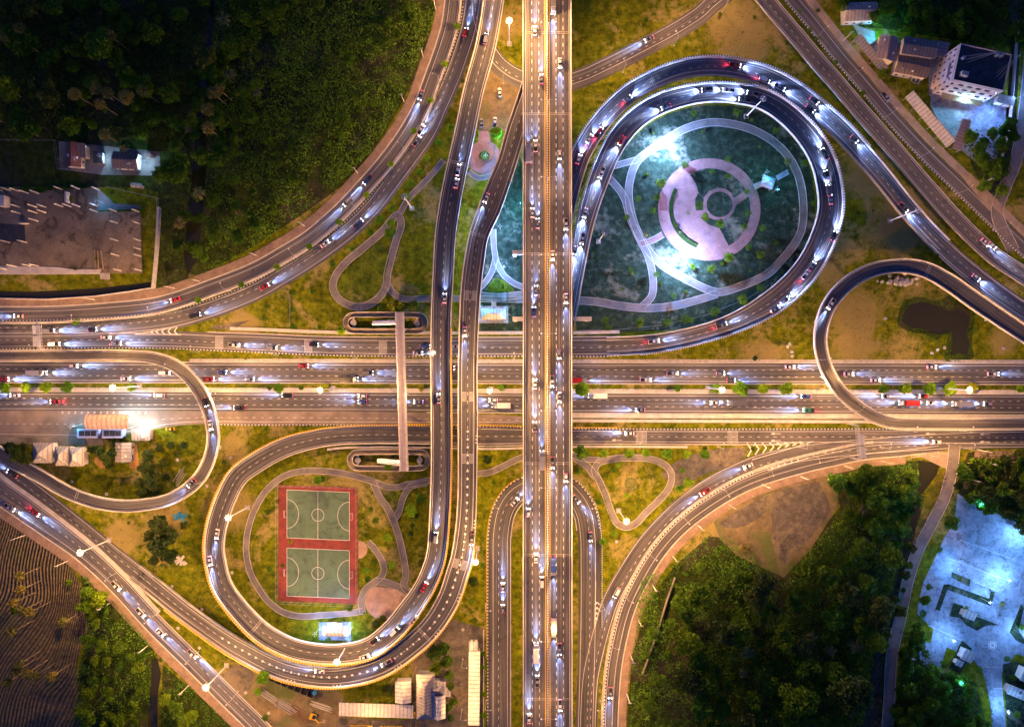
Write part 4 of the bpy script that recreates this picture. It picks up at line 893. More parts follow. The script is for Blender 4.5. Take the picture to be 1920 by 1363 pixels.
park_lamp(598, 1178, 'white lamp left of the court pavilion', .16, (.25, .5, 1), 3.5); park_lamp(660, 1176, 'white lamp right of the court pavilion', .16, (.25, .5, 1), 3.5)
park_lamp(628, 1164, 'white lamp in front of the court pavilion', .16, (.25, .5, 1), 3.5)

# ================================================================ CARS
def paint(name, c, rough=0.3, metal=0.3):
    m, nt, b = newmat(name); b.inputs['Base Color'].default_value = (*c, 1); b.inputs['Roughness'].default_value = rough; b.inputs['Metallic'].default_value = metal
    b.inputs['Coat Weight'].default_value = .4; return m
PAINTS = {'white': paint('car_white', (.75, .75, .74)), 'silver': paint('car_silver', (.45, .46, .48), .3, .7), 'black': paint('car_black', (.02, .02, .022)),
          'grey': paint('car_grey', (.14, .14, .15)), 'red': paint('car_red', (.45, .02, .02)), 'blue': paint('car_blue', (.03, .07, .3)), 'yellow': paint('car_yellow', (.8, .5, .03)), 'green': paint('car_green', (.02, .22, .14))}
def loft(mb, secs):
    """secs: (x, half width bottom, z0, half width top, z1, chamfer)"""
    m = 8; vs = []
    for x, wb, z0, wt, z1, ch in secs:
        vs += [(x, -wb, z0), (x, -wb, (z0+z1)*.55), (x, -wt, z1-ch), (x, -wt+ch*1.6, z1), (x, wt-ch*1.6, z1), (x, wt, z1-ch), (x, wb, (z0+z1)*.55), (x, wb, z0)]
    fs = []
    for r in range(len(secs)-1):
        for j in range(m): k = (j+1) % m; fs.append((r*m+j, (r+1)*m+j, (r+1)*m+k, r*m+k))
    fs += [tuple(range(m)), tuple(range((len(secs)-1)*m, len(secs)*m))[::-1]]
    mb.add(vs, fs)
def car_meshes(kind):
    P_ = []
    if kind == 'sedan':
        L, W, hull = 4.5, .88, [(-2.25, .70, .35, .66, .80, .08), (-2.1, .84, .25, .80, .95, .09), (-1.2, .88, .22, .84, 1.0, .08), (1.0, .88, .22, .84, .97, .08), (1.9, .86, .22, .78, .85, .10), (2.2, .72, .30, .62, .68, .08)]
        cab = [(-1.65, .76, .95, .68, .98, .02), (-1.0, .80, .95, .62, 1.36, .05), (.25, .80, .95, .62, 1.40, .05), (1.05, .76, .93, .66, .98, .02)]; roof = (-.95, .2, .57, 1.39)
    elif kind == 'hatchback':
        L, W, hull = 3.9, .85, [(-1.95, .74, .35, .70, .90, .08), (-1.8, .84, .25, .80, 1.0, .09), (.8, .85, .22, .81, 1.0, .08), (1.6, .83, .22, .76, .90, .10), (1.9, .70, .30, .62, .70, .08)]
        cab = [(-1.8, .74, .98, .66, 1.05, .02), (-1.45, .78, .96, .62, 1.42, .05), (.3, .78, .96, .62, 1.46, .05), (1.0, .74, .95, .64, 1.0, .02)]; roof = (-1.4, .25, .57, 1.45)
    elif kind == 'van':
        L, W, hull = 4.9, .92, [(-2.45, .86, .35, .82, 1.0, .06), (-2.35, .92, .25, .90, 1.15, .06), (1.5, .92, .22, .90, 1.10, .06), (2.2, .88, .22, .80, .95, .10), (2.45, .76, .3, .68, .75, .08)]
        cab = [(-2.38, .86, 1.1, .80, 1.3, .03), (-2.2, .86, 1.1, .76, 1.90, .06), (1.0, .86, 1.1, .76, 1.95, .06), (1.9, .82, 1.05, .74, 1.1, .02)]; roof = (-2.15, .95, .72, 1.94)
    else:  # pickup
        L, W, hull = 5.2, .92, [(-2.6, .86, .4, .84, .95, .04), (-2.5, .91, .32, .89, 1.0, .04), (-.75, .91, .28, .89, 1.02, .04), (1.2, .92, .28, .88, 1.08, .08), (2.3, .90, .28, .82, .95, .10), (2.6, .78, .35, .70, .78, .08)]
        cab = [(-.75, .80, 1.0, .76, 1.2, .03), (-.6, .82, 1.0, .68, 1.62, .05), (.65, .82, 1.0, .68, 1.66, .05), (1.4, .78, 1.0, .70, 1.1, .02)]; roof = (-.55, .6, .63, 1.65)
    b = MB(); loft(b, hull)
    x0, x1, w, z = roof; b.box(x0, -w, z-.02, x1, w, z+.05)
    if kind == 'pickup': b.box(-2.5, -.87, .95, -.8, -.80, 1.15); b.box(-2.5, .80, .95, -.8, .87, 1.15); b.box(-2.57, -.87, .95, -2.5, .87, 1.15)
    body = b
    c = MB(); loft(c, cab)
    bed = MB()
    if kind == 'pickup': bed.box(-2.49, -.79, 1.0, -.8, .79, 1.035)
    wh = MB(); tmp = []
    ax = (L*.30, -L*.31)
    hx = hull[-1][0]; tx = hull[0][0]
    return dict(body=body, cab=c, bed=bed, ax=ax, W=W, hx=hx, tx=tx, kind=kind)
KM = {k: car_meshes(k) for k in ('sedan', 'hatchback', 'van', 'pickup')}; KM['truck'] = dict(hx=4.2, tx=-4.2)
CARP = {}
def car_parts(kind, color):
    if (kind, color) in CARP: return CARP[(kind, color)]
    if kind == 'truck':
        parts = []; b = MB(); b.box(-4.2, -1.2, 1.0, 2.0, 1.2, 3.3); parts.append(('cargo_box', pm_(b, 'cargo_box', PAINTM if color == 'white' else PAINTS[color]), None))
        b = MB(); loft(b, [(2.2, 1.15, .5, 1.1, 2.6, .1), (3.6, 1.15, .5, 1.05, 2.7, .1), (4.2, 1.1, .5, 1.0, 1.7, .1)]); parts.append(('cab', pm_(b, 'truck_cab', PAINTS['silver']), None))
        b = MB(); b.box(3.75, -.9, 1.75, 4.05, .9, 2.3); parts.append(('windscreen', pm_(b, 'windscreen', GLASS), None)); b = MB(); b.box(-4.1, -.9, .6, 3.4, .9, .99); parts.append(('chassis', pm_(b, 'chassis', RUB), None))
        for x in (-3.2, -2.0, 3.0):
            for s in (-1, 1): b = MB(); b.cyl((x, s*.85, .5), (x, s*1.16, .5), .5, n=12); parts.append(('wheel', pm_(b, 'wheel', RUB), None))
        for s in (-1, 1):
            b = MB(); b.box(4.05, s*.8-.15, .7, 4.28, s*.8+.15, .95); parts.append(('headlight', pm_(b, 'headlight', EHL), None)); b = MB(); b.box(-4.28, s*.9-.15, .8, -4.19, s*.9+.15, 1.0); parts.append(('tail_light', pm_(b, 'tail_light', ETL), None))
        CARP[(kind, color)] = parts; return parts
    K = KM[kind]; parts = [('body', pm_(K['body'], 'car_body', PAINTS[color], False), None), ('windows', pm_(K['cab'], 'car_windows', GLASS), None)]
    if K['bed'].v: parts.append(('cargo_bed', pm_(K['bed'], 'cargo_bed', RUB), None))
    for x in K['ax']:
        for s in (-1, 1):
            b = MB(); b.cyl((x, s*(K['W']-.2), .33), (x, s*(K['W']+.02), .33), .33, n=12); parts.append(('wheel', pm_(b, 'wheel', RUB), None))
    for s in (-1, 1):
        b = MB(); b.box(K['hx']-.22, s*.62-.17, .55, K['hx']+.06, s*.62+.17, .76 if kind != 'pickup' else .84); parts.append(('headlight', pm_(b, 'headlight', EHL), None))
        b = MB(); b.box(K['tx']-.05, s*.64-.16, .62, K['tx']+.15, s*.64+.16, .86); parts.append(('tail_light', pm_(b, 'tail_light', ETL), None))
        b = MB(); b.box(K['hx']-1.35, s*(K['W']+.08)-.09, .95, K['hx']-1.2, s*(K['W']+.08)+.09, 1.1); parts.append(('wing_mirror', pm_(b, 'wing_mirror', PAINTS[color]), None))
    CARP[(kind, color)] = parts; return parts
L_CAR = light_data('car_light', 'SPOT', (.6, .7, 1), E_CAR*1.6, .05, 11, .9); L_POOL = light_data('added_pool_light', 'SPOT', XENON, E_CAR*.6, .12, 50, 1.0); L_POOL2 = light_data('added_pool_light_ramp', 'SPOT', XENON, E_CAR*1.15, .12, 76, 1.0)
L_TAIL = light_data('tail_light_glow', 'SPOT', (1, .03, .08), E_CAR*.03, .1, 100, .8)
NCAR = {}
kinds = ['sedan', 'sedan', 'pickup', 'hatchback', 'sedan', 'van', 'pickup']; colors = ['white', 'silver', 'white', 'grey', 'white', 'silver', 'white', 'red', 'silver', 'white', 'blue', 'white', 'black', 'silver']
def car(px, py, ang, z, where, lit=True, kind=None, color=None, red=False, extra='', beam=1.0):
    kind = kind or (('truck' if random.random() < .13 else random.choice(kinds)) if 'highway' in where or 'main' in where else random.choice(kinds)); color = color or random.choice(colors)
    i = NCAR.get(where, 0); NCAR[where] = i+1
    lab = extra or f"{color} {'box truck' if kind == 'truck' else kind} {'with lit headlights ' if lit else ''}on {where}, {ordn(i)} along"
    r = empty({'pickup': 'pickup_truck', 'van': 'van', 'truck': 'box_truck'}.get(kind, 'car'), at(px, py, z), ang, lab, {'pickup': 'pickup truck', 'van': 'van', 'truck': 'truck'}.get(kind, 'car'), 'cars on the roads' if lit else 'parked cars')
    ps = car_parts(kind, color)
    if not lit: ps = [q for q in ps]
    mk_ = stamp(ps, r)
    if not lit:
        for o in mk_:
            if o.name.startswith('headlight') or o.name.startswith('tail_light'):
                o.material_slots[0].link = 'OBJECT'; o.material_slots[0].material = GLASS
        return r
    hx = KM[kind]['hx']+.12
    for s in (-1, 1):
        d = L_CAR
        put_light(r, d, (hx, s*.6, .85), (0, -math.radians(90-9), 0) if False else (0, math.radians(-85), 0))
    put_light(r, L_POOL2 if 'ramp' in where and ('park' in where) else L_POOL, (hx, 0, .95), (0, math.radians(-80), 0))  # wide beam added midway between the headlights to spread a light pool
    if red: put_light(r, L_TAIL, (KM[kind]['tx']-.15, 0, .8), (0, math.radians(65), 0))
    return r
def road_cars(key, lst, where, rev=False, red=()):
    p = P[key]
    order = sorted(lst, key=lambda q: p.near(q[0], q[1]))
    for j, q in enumerate(order):
        i = p.near(q[0], q[1]); t = p.t[i]; a = math.atan2(t[1], t[0]) + (math.pi if rev else 0)
        car(q[0], q[1], a, p.c[i, 2]+.02, where, red=(q[0], q[1]) in red or len(q) > 2, color=q[2] if len(q) > 2 else None)
road_cars('M', [(1005, 545), (1001, 585), (1008, 420), (998, 400), (1004, 275), (991, 290), (1016, 862), (1003, 720), (1005, 1045), (1016, 1090), (1005, 1220), (1007, 1275), (992, 1345), (1015, 150), (1003, 800), (991, 960), (1003, 60)], 'the left carriageway of the main flyover', True)
road_cars('M', [(1037, 12), (1050, 120), (1049, 292), (1061, 421), (1048, 665), (1049, 745), (1036, 867), (1061, 895), (1035, 715), (1037, 1060), (1038, 1175), (1050, 1320), (1049, 1215), (1061, 560), (1036, 480)], 'the right carriageway of the main flyover')
road_cars('N', [(74, 699), (237, 710), (8, 711), (310, 699), (418, 698), (392, 711), (470, 711), (570, 686), (655, 711), (690, 699), (842, 690), (1260, 700), (1350, 700), (1370, 713), (1210, 712), (1590, 701), (1640, 713), (1860, 701), (1082, 713), (140, 686), (1480, 688), (1745, 688)], 'the northern highway carriageway')
road_cars('S', [(540, 741), (680, 742), (680, 753), (785, 753), (925, 750), (940, 760), (1120, 742), (1340, 755), (1380, 755), (1510, 743), (1660, 743), (1700, 755), (1745, 755), (1800, 757), (1850, 757), (1515, 769, 'green'), (1730, 743), (105, 753, 'red'), (300, 741), (450, 764), (1200, 768), (30, 741)], 'the southern highway carriageway', True)
road_cars('D', [(104, 645), (200, 633), (220, 644), (440, 647), (510, 652), (589, 646), (784, 662), (797, 650), (852, 650), (1225, 640, 'white'), (1352, 610, 'silver')], 'the northern frontage road')
road_cars('D', [(1470, 564), (1452, 580), (1510, 515, 'white'), (1521, 500), (1562, 443), (1552, 358), (1556, 375), (1545, 290), (1549, 330), (1395, 189), (1410, 177), (1325, 170), (1365, 171), (1248, 202), (1165, 265), (1128, 325), (1097, 400), (1092, 448), (1078, 470)], 'the inner ramp round the park')
road_cars('E', [(1377, 124, 'red'), (1432, 152, 'white'), (1177, 187, 'silver'), (1122, 250, 'red'), (1105, 262, 'white'), (1085, 300), (1460, 165), (1525, 190), (1518, 205), (1692, 390), (1828, 521), (1600, 262)], 'the outer ramp above the round park')
road_cars('UL1', [(37, 593), (653, 379), (690, 338), (790, 180), (330, 562)], 'the outer curved road at upper left', True)
road_cars('UL2', [(94, 620), (175, 618), (367, 592), (497, 538), (610, 458), (672, 420), (782, 266), (790, 245), (873, 62)], 'the inner curved road at upper left')
road_cars('F', [(1755, 828), (1180, 812), (856, 345), (859, 320), (823, 747), (817, 1007), (796, 1099), (740, 1182), (777, 1162), (702, 1200), (684, 1230), (408, 1000), (395, 1050), (911, 75), (834, 560)], 'the looping ramp flyover beside the courts')
road_cars('B', [(912, 372), (872, 622), (725, 1241), (600, 1257), (25, 888), (885, 1010)], 'the outer ramp flyover')
road_cars('H', [(219, 1097), (265, 1147), (302, 1184), (362, 1224), (67, 960, 'red'), (20, 950)], 'the diagonal road at lower left')
road_cars('G1', [(1402, 873), (1321, 921), (1156, 1110)], 'the merging road at lower right', False)
road_cars('G2', [(1144, 1297)], 'the outer merging road at lower right')
road_cars('U', [(943, 1100), (943, 1140), (965, 940), (1080, 935), (1107, 1005)], 'the turning loop under the flyover')
road_cars('L', [(386, 754), (396, 797), (360, 905)], 'the narrow ramp at left')
road_cars('R', [(1557, 570)], 'the narrow ramp at right', True)
road_cars('TR1', [(1845, 455), (1858, 462)], 'the upper right diagonal road', False)
car(1217, 75, math.radians(207), .07, 'slip', extra='silver sedan with lit headlights on the slip road at the top', kind='sedan', color='silver')
for x, y, a, k_, c_, l_ in ((937, 175, 95, 'sedan', 'white', 'white sedan parked on the sandy lot beside the main flyover'), (903, 232, 92, 'sedan', 'silver', 'silver sedan parked at the left of the plaza entrance'), (928, 231, 88, 'pickup', 'white', 'white pickup parked at the right of the plaza entrance'),
                         (1659, 184, -52, 'pickup', 'silver', 'silver pickup standing on the outer diagonal road at upper right'), (1715, 154, -20, 'sedan', 'silver', 'silver sedan parked in the dark yard beside the tall block'), (320, 804, 180, 'sedan', 'yellow', 'yellow taxi waiting at the right of the bus station')):
    car(x, y, math.radians(a), .07, 'lot', False, k_, c_, extra=l_)
# ================================================================ BUILDINGS
R_GREY = roofmat('grey_sheet_roof', (0.30, 0.27, 0.25), 1.6); R_WHITE = roofmat('white_sheet_roof', (0.60, 0.57, 0.53), 1.8, axis=0); R_WHITEY = roofmat('white_sheet_roof_long', (0.64, 0.62, 0.57), 1.9, axis=1)
R_TILE = roofmat('pale_tile_roof', (0.36, 0.32, 0.28), 1.5); R_RED = roofmat('red_tile_roof', (0.22, 0.07, 0.045), .4); R_BROWN = roofmat('brown_sheet_roof', (0.17, 0.13, 0.115), 1.6)
R_PURP = roofmat('mauve_sheet_roof', (0.23, 0.19, 0.22), 1.6, axis=1); R_PINK = roofmat('pink_canopy_roof', (0.55, 0.40, 0.33), 2.2, axis=0)
WALL = simple('wall_plaster', (0.5, 0.45, 0.4), 0.8, var=.15); WALLB = simple('blue_white_wall', (0.35, 0.42, 0.75), 0.7, var=.1); DARKR = simple('dark_roof_felt', (0.035, 0.036, 0.045), 0.9, var=.5, scale=.3)
DOORM = simple('door_wood', (0.12, 0.07, 0.04), .6); TIMB = simple('timber', (0.3, 0.2, 0.12), .8); RUST = simple('rusty_steel', (0.22, 0.10, 0.06), .9, var=.4); TARP = simple('blue_tarpaulin', (0.02, 0.20, 0.42), .6)
SOIL = simple('orange_soil', (0.42, 0.22, 0.06), 1.0, var=.3, scale=.3); TEALR = simple('teal_sheet', (0.02, 0.16, 0.13), .6)
def roof_mb(W, D, ez, rise, typ, over=.5):
    b = MB(); w = W/2+over; d = D/2+over; t = .14
    if typ == 'flat': b.box(-w, -d, ez, w, d, ez+.25)
    elif typ == 'shed': b.add([(-w, -d, ez), (w, -d, ez), (w, d, ez+rise), (-w, d, ez+rise), (-w, -d, ez-t), (w, -d, ez-t), (w, d, ez+rise-t), (-w, d, ez+rise-t)], [(0, 1, 2, 3), (7, 6, 5, 4), (0, 4, 5, 1), (1, 5, 6, 2), (2, 6, 7, 3), (3, 7, 4, 0)])
    elif typ == 'gable':   # ridge along x
        b.add([(-w, -d, ez), (w, -d, ez), (w, 0, ez+rise), (-w, 0, ez+rise), (w, d, ez), (-w, d, ez), (-w, -d, ez-t), (w, -d, ez-t), (w, 0, ez+rise-t), (-w, 0, ez+rise-t), (w, d, ez-t), (-w, d, ez-t)],
              [(0, 1, 2, 3), (3, 2, 4, 5), (6, 9, 8, 7), (9, 11, 10, 8), (0, 6, 7, 1), (5, 4, 10, 11), (0, 3, 9, 6), (3, 5, 11, 9), (1, 7, 8, 2), (2, 8, 10, 4)])
    elif typ == 'hip':
        r = max(0.01, w-d) if w > d else .01; ry = max(0.01, d-w) if d > w else .01
        b.add([(-w, -d, ez), (w, -d, ez), (w, d, ez), (-w, d, ez), (-r, -ry, ez+rise), (r, -ry, ez+rise), (r, ry, ez+rise), (-r, ry, ez+rise)],
              [(0, 1, 5, 4), (1, 2, 6, 5), (2, 3, 7, 6), (3, 0, 4, 7), (4, 5, 6, 7), (0, 3, 2, 1)])
        b.box(-w, -d, ez-.12, w, d, ez-.004)
    elif typ == 'vault':
        n = 12; vs = []
        for x in (-w, w):
            for i in range(n+1):
                a = math.pi*(i/n)*.6+math.pi*.2; vs.append((x, -math.cos(a)*d/math.cos(math.pi*.2), ez+(math.sin(a)-math.sin(math.pi*.2))*rise/(1-math.sin(math.pi*.2))))
        b.add(vs+[(v[0], v[1], v[2]-.15) for v in vs], [(i, i+1, n+2+i, n+1+i) for i in range(n)]+[(2*n+2+i, 3*n+3+i, 3*n+4+i, 2*n+3+i) for i in range(n)])
    return b
def building(name, cx, cy, wpx, dpx, ang, ez, rise, typ, rmat, label, cat='building', open_=False, wmat=None, win=True, extra=None, rot=0, group=None):
    k = (HC-ez)/FPX; W = wpx*k-1.0; D = dpx*k-1.0
    r = empty(name, (*at(cx, cy, ez)[:2], 0), -math.radians(ang)+math.radians(rot), label, cat, group)
    if rot: W, D = D, W
    if open_:
        nx = max(2, int(W/5)+1); ny = 2
        for i in range(nx):
            for s in (-1, 1):
                c = MB(); x = -W/2+W*i/(nx-1); c.cyl((x, s*D/2, 0), (x, s*D/2, ez-.05), .11, n=7); c.build('post', METAL, r)
        f = MB()
        for s in (-1, 1): f.box(-W/2, s*D/2-.08, ez-.4, W/2, s*D/2+.08, ez-.16)
        f.build('beam', METAL, r)
    else:
        b = MB(); b.box(-W/2, -D/2, 0, W/2, D/2, ez-.13)
        if typ == 'gable':
            for s in (-1, 1): b.add([(s*(W/2-.01), -D/2, ez-.13), (s*(W/2-.01), D/2, ez-.13), (s*(W/2-.01), 0, ez+rise-.35)], [(0, 1, 2)])
        b.build('wall', wmat or WALL, r)
        if win:
            for s in (-1, 1):
                n = max(1, int(W/3.5))
                for i in range(n):
                    x = -W/2+W*(i+.5)/n
                    if s == -1 and i == n//2:
                        d_ = MB(); d_.box(x-.5, s*(D/2)-.06, 0, x+.5, s*(D/2)+.0-.005, 2.1); o = d_.build('door', DOORM, r); h_ = MB(); h_.box(x+.3, -D/2-.12, 1.0, x+.4, -D/2-.065, 1.1); h_.build('handle', METAL, o); continue
                    f = MB(); y0 = s*(D/2); f.box(x-.7, min(y0+s*.005, y0+s*.07), 1.0, x+.7, max(y0+s*.005, y0+s*.07), 2.2); o = f.build('window', PAINTM, r)
                    g = MB(); g.box(x-.6, min(y0+s*.075, y0+s*.09), 1.1, x+.6, max(y0+s*.075, y0+s*.09), 2.1); g.build('pane', GLASS, o)
    ro = roof_mb(W, D, ez, rise, typ).build('roof', rmat, r)
    if not open_ and W*D > 30:
        for i in range(2+int(W*D/120)):
            vx = random.uniform(-W*.36, W*.36); vy = random.choice((-1, 1))*D*random.uniform(.18, .36)
            zz = ez+(rise*(1-abs(vy)/(D/2+.5)) if typ in ('gable', 'hip') else (rise*(vy/D+.5) if typ == 'shed' else .2))
            v_ = MB(); s_ = random.uniform(.3, .6); v_.box(vx-s_, vy-s_*.7, zz-.5, vx+s_, vy+s_*.7, zz+.45); v_.build('roof_vent', random.choice((METAL, CONC, PAINTM)), ro)
    if typ in ('hip', 'gable'):
        w_ = W/2+.5; d_ = D/2+.5; rr = (max(.01, w_-d_) if typ == 'hip' else w_); q = MB(); q.box(-rr, -.15, ez+rise-.02, rr, .15, ez+rise+.12)
        if typ == 'gable' or w_ > d_: q.build('ridge_cap', rmat, ro)
    return r
# bus station
building('bus_station_canopy', 202, 791, 81, 27, 0, 6.0, 1.4, 'vault', R_PINK, 'long arched pink canopy of the bus station beside the highway', 'canopy', open_=True)
for i, (x, l_) in enumerate(((164.5, 'left'), (211, 'right'))):
    r = building('ticket_booth', x, 812.5, 39, 17, 0, 3.2, 0, 'flat', WALLB, f'flat blue white booth with dark roof panels, {l_} one under the bus canopy', 'booth', wmat=WALLB)
    for j in range(3): b = MB(); b.box(-3.9+j*2.7, -1.2, 3.46, -1.4+j*2.7, 1.3, 3.52); b.build('roof_panel', DARKR, r)
building('ticket_office', 264, 815, 34, 22, 0, 3.6, .5, 'shed', R_TILE, 'plain beige roofed office at the right end of the bus station')
building('hip_roof_house', 80, 849, 37, 38, 0, 4, 3.2, 'hip', R_TILE, 'single square hip roofed house at the left of the bus station row', 'house')
building('twin_house', 117, 855, 28, 36, 0, 4, 2.8, 'hip', R_TILE, 'left house of the joined pair below the blue booths', 'house')
building('twin_house', 143, 856, 28, 36, 0, 4, 2.8, 'hip', R_TILE, 'right house of the joined pair below the blue booths', 'house')
building('sheet_roof_hut', 231, 848, 30, 37, 0, 3.4, 1.2, 'gable', R_TILE, 'pale sheet roofed hut between orange soil patches', 'hut', rot=90)
for pts in ([(146, 829), (166, 829), (164, 862), (156, 870), (150, 850)], [(247, 832), (257, 832), (261, 878), (242, 878), (246, 855)], [(178, 858), (193, 856), (200, 877), (188, 878), (176, 866)]): poly('orange_soil_patch', pts, .05, SOIL)
# park pavilions
building('hipped_pavilion', 925, 589, 46, 21, 0, 3.6, 2.2, 'hip', R_TILE, 'hip roofed pavilion beside the path between ramp and main flyover', 'pavilion', open_=True)
building('court_pavilion', 628.5, 1183, 46, 19, 1, 3.6, 1.8, 'hip', R_WHITE, 'white hip roofed pavilion below the sports courts', 'pavilion', open_=True)
building('entrance_canopy', 628, 1170, 28, 6, 0, 2.9, .2, 'flat', R_WHITE, 'narrow white canopy in front of the court pavilion', 'canopy', open_=True)
building('park_pavilion', 1440, 342, 24, 22, 20, 3.6, 2.4, 'hip', R_PURP, 'small pyramid roofed pavilion on the rim of the round park', 'pavilion', open_=True)
poly('pavilion_walk', [(1454, 330), (1476, 318), (1480, 327), (1458, 339)], .15, LOTC); poly('pavilion_step', [(1412, 346), (1426, 340), (1430, 350), (1416, 356)], .23, CONCL)
# maintenance yard
building('white_shed', 756, 1297, 30, 40, 0, 4.5, 1.2, 'gable', R_WHITE, 'small white gabled shed left of the big grey roofed office', 'shed', rot=90)
building('long_carport', 705.5, 1331, 139, 26, 2.0, 3.4, .5, 'shed', R_WHITE, 'long pale carport lying crosswise along the bottom yard', 'carport', open_=True)
building('tall_white_carport', 889, 1290, 21, 140, 0.6, 3.8, .4, 'shed', R_WHITEY, 'long bright white carport running up beside the turning loop road', 'carport', open_=True)
building('gate_house', 888, 1212, 17, 19, 0, 3.4, 1.8, 'hip', R_WHITE, 'small hip roofed gate house above the long white carport', 'gate house')
building('yard_office', 798, 1306, 34, 84, 0, 5, 2.8, 'hip', R_TILE, 'long grey hip roofed office block at the bottom yard', 'office', rot=90)
building('yard_office_wing', 818, 1291, 36, 26, 0, 4.6, 2.2, 'hip', R_GREY, 'short grey hipped wing on the right of the yard office', 'office')
building('yard_office_annex', 822, 1324, 26, 44, 0, 4.9, 2.2, 'gable', R_WHITE, 'bright gabled annex at the lower right of the yard office', 'office', rot=90)
building('entrance_porch', 840, 1297, 9, 17, 0, 3, .2, 'flat', R_WHITE, 'small flat porch sticking out of the yard office wing', 'porch', open_=True)
# upper right sheds
building('grey_roof_shed', 1614, 22, 61, 35, -2, 4.5, 1.4, 'gable', R_GREY, 'big grey sheet roofed shed nearest the top edge at right', 'shed')
building('mauve_roof_shed', 1664, 91, 36, 46, 11, 4.2, 1.2, 'gable', R_PURP, 'mauve roofed shed beside the teal lamp glare', 'shed', rot=90)
building('brown_roof_shed', 1724, 89, 64, 33, 8.5, 6.5, 1.0, 'gable', R_BROWN, 'brown roofed shed just left of the tall block', 'shed')
building('low_brown_shed', 1711, 124, 62, 36, 11.5, 4.2, 1.3, 'gable', R_BROWN, 'wide low brown shed above the dark parking yard', 'shed')
building('lean_to_shed', 1767, 93, 20, 26, 11, 4, .8, 'shed', R_PURP, 'small lean-to roof touching the tall block', 'shed')
building('slanting_carport', 1633, 101, 82, 16, 50, 3, .4, 'shed', R_GREY, 'narrow carport roof slanting beside the outer diagonal road', 'carport', open_=True)
building('long_slanting_roof', 1743.5, 224, 122, 19, 50, 3.2, .5, 'shed', R_WHITE, 'long white carport roof slanting beside the lit yard at right', 'carport', open_=True)
building('short_slanting_roof', 1803, 253, 17, 60, 19, 3.2, .4, 'shed', R_PURP, 'short mauve roof slanting below the lit yard at right', 'carport', open_=True)
building('small_flat_roof', 1886, 188, 32, 17, 12, 3, .2, 'flat', CONC, 'small flat roofed hut right of the tall block', 'hut')
# upper left houses
building('red_roof_house', 138, 291, 29, 46, 1, 3.6, 1.8, 'gable', R_RED, 'dark red roofed house in the upper left clearing', 'house', rot=90)
building('small_side_roof', 152, 283, 18, 26, 2, 3.8, 1.0, 'shed', R_BROWN, 'small brown side roof right of the red roofed house', 'shed')
building('brown_roof_house', 235, 301, 48, 32, 3, 3.8, 1.3, 'gable', R_BROWN, 'brown sheet roofed house between blue lit yards', 'house')
building('small_hut', 276, 291, 15, 10, 2, 2.8, .4, 'shed', R_BROWN, 'tiny hut above the blue lit yard at upper left', 'hut'); building('low_hut', 184, 295, 18, 22, 2, 2.8, .4, 'shed', DARKR, 'dark low hut between the red and brown roofs', 'hut')
building('grey_tank_shed', 256, 348, 20, 9, 8, 2.8, .9, 'gable', R_GREY, 'small grey roofed shed above the ruined slab corner', 'shed')
# compound
building('compound_hut', 1815, 1229, 22, 22, 25, 3.4, .4, 'shed', R_WHITE, 'white roofed hut on the lawn left of the painted circle', 'hut'); building('compound_annex', 1799, 1243, 14, 12, 25, 2.8, .3, 'shed', R_WHITE, 'lower small annex left of the white compound hut', 'hut')
building('compound_kiosk', 1818, 1153, 24, 15, 22, 3.2, .3, 'shed', R_WHITE, 'white kiosk on the hedged lawn of the compound', 'kiosk'); building('corner_building', 1912, 1300, 46, 18, 22, 3.4, .3, 'shed', R_WHITE, 'white roofed building cut by the lower right edge', 'building')
building('edge_building', 1935, 1270, 40, 26, 22, 4, .3, 'shed', R_WHITE, 'white roofed building above the cut corner building', 'building')

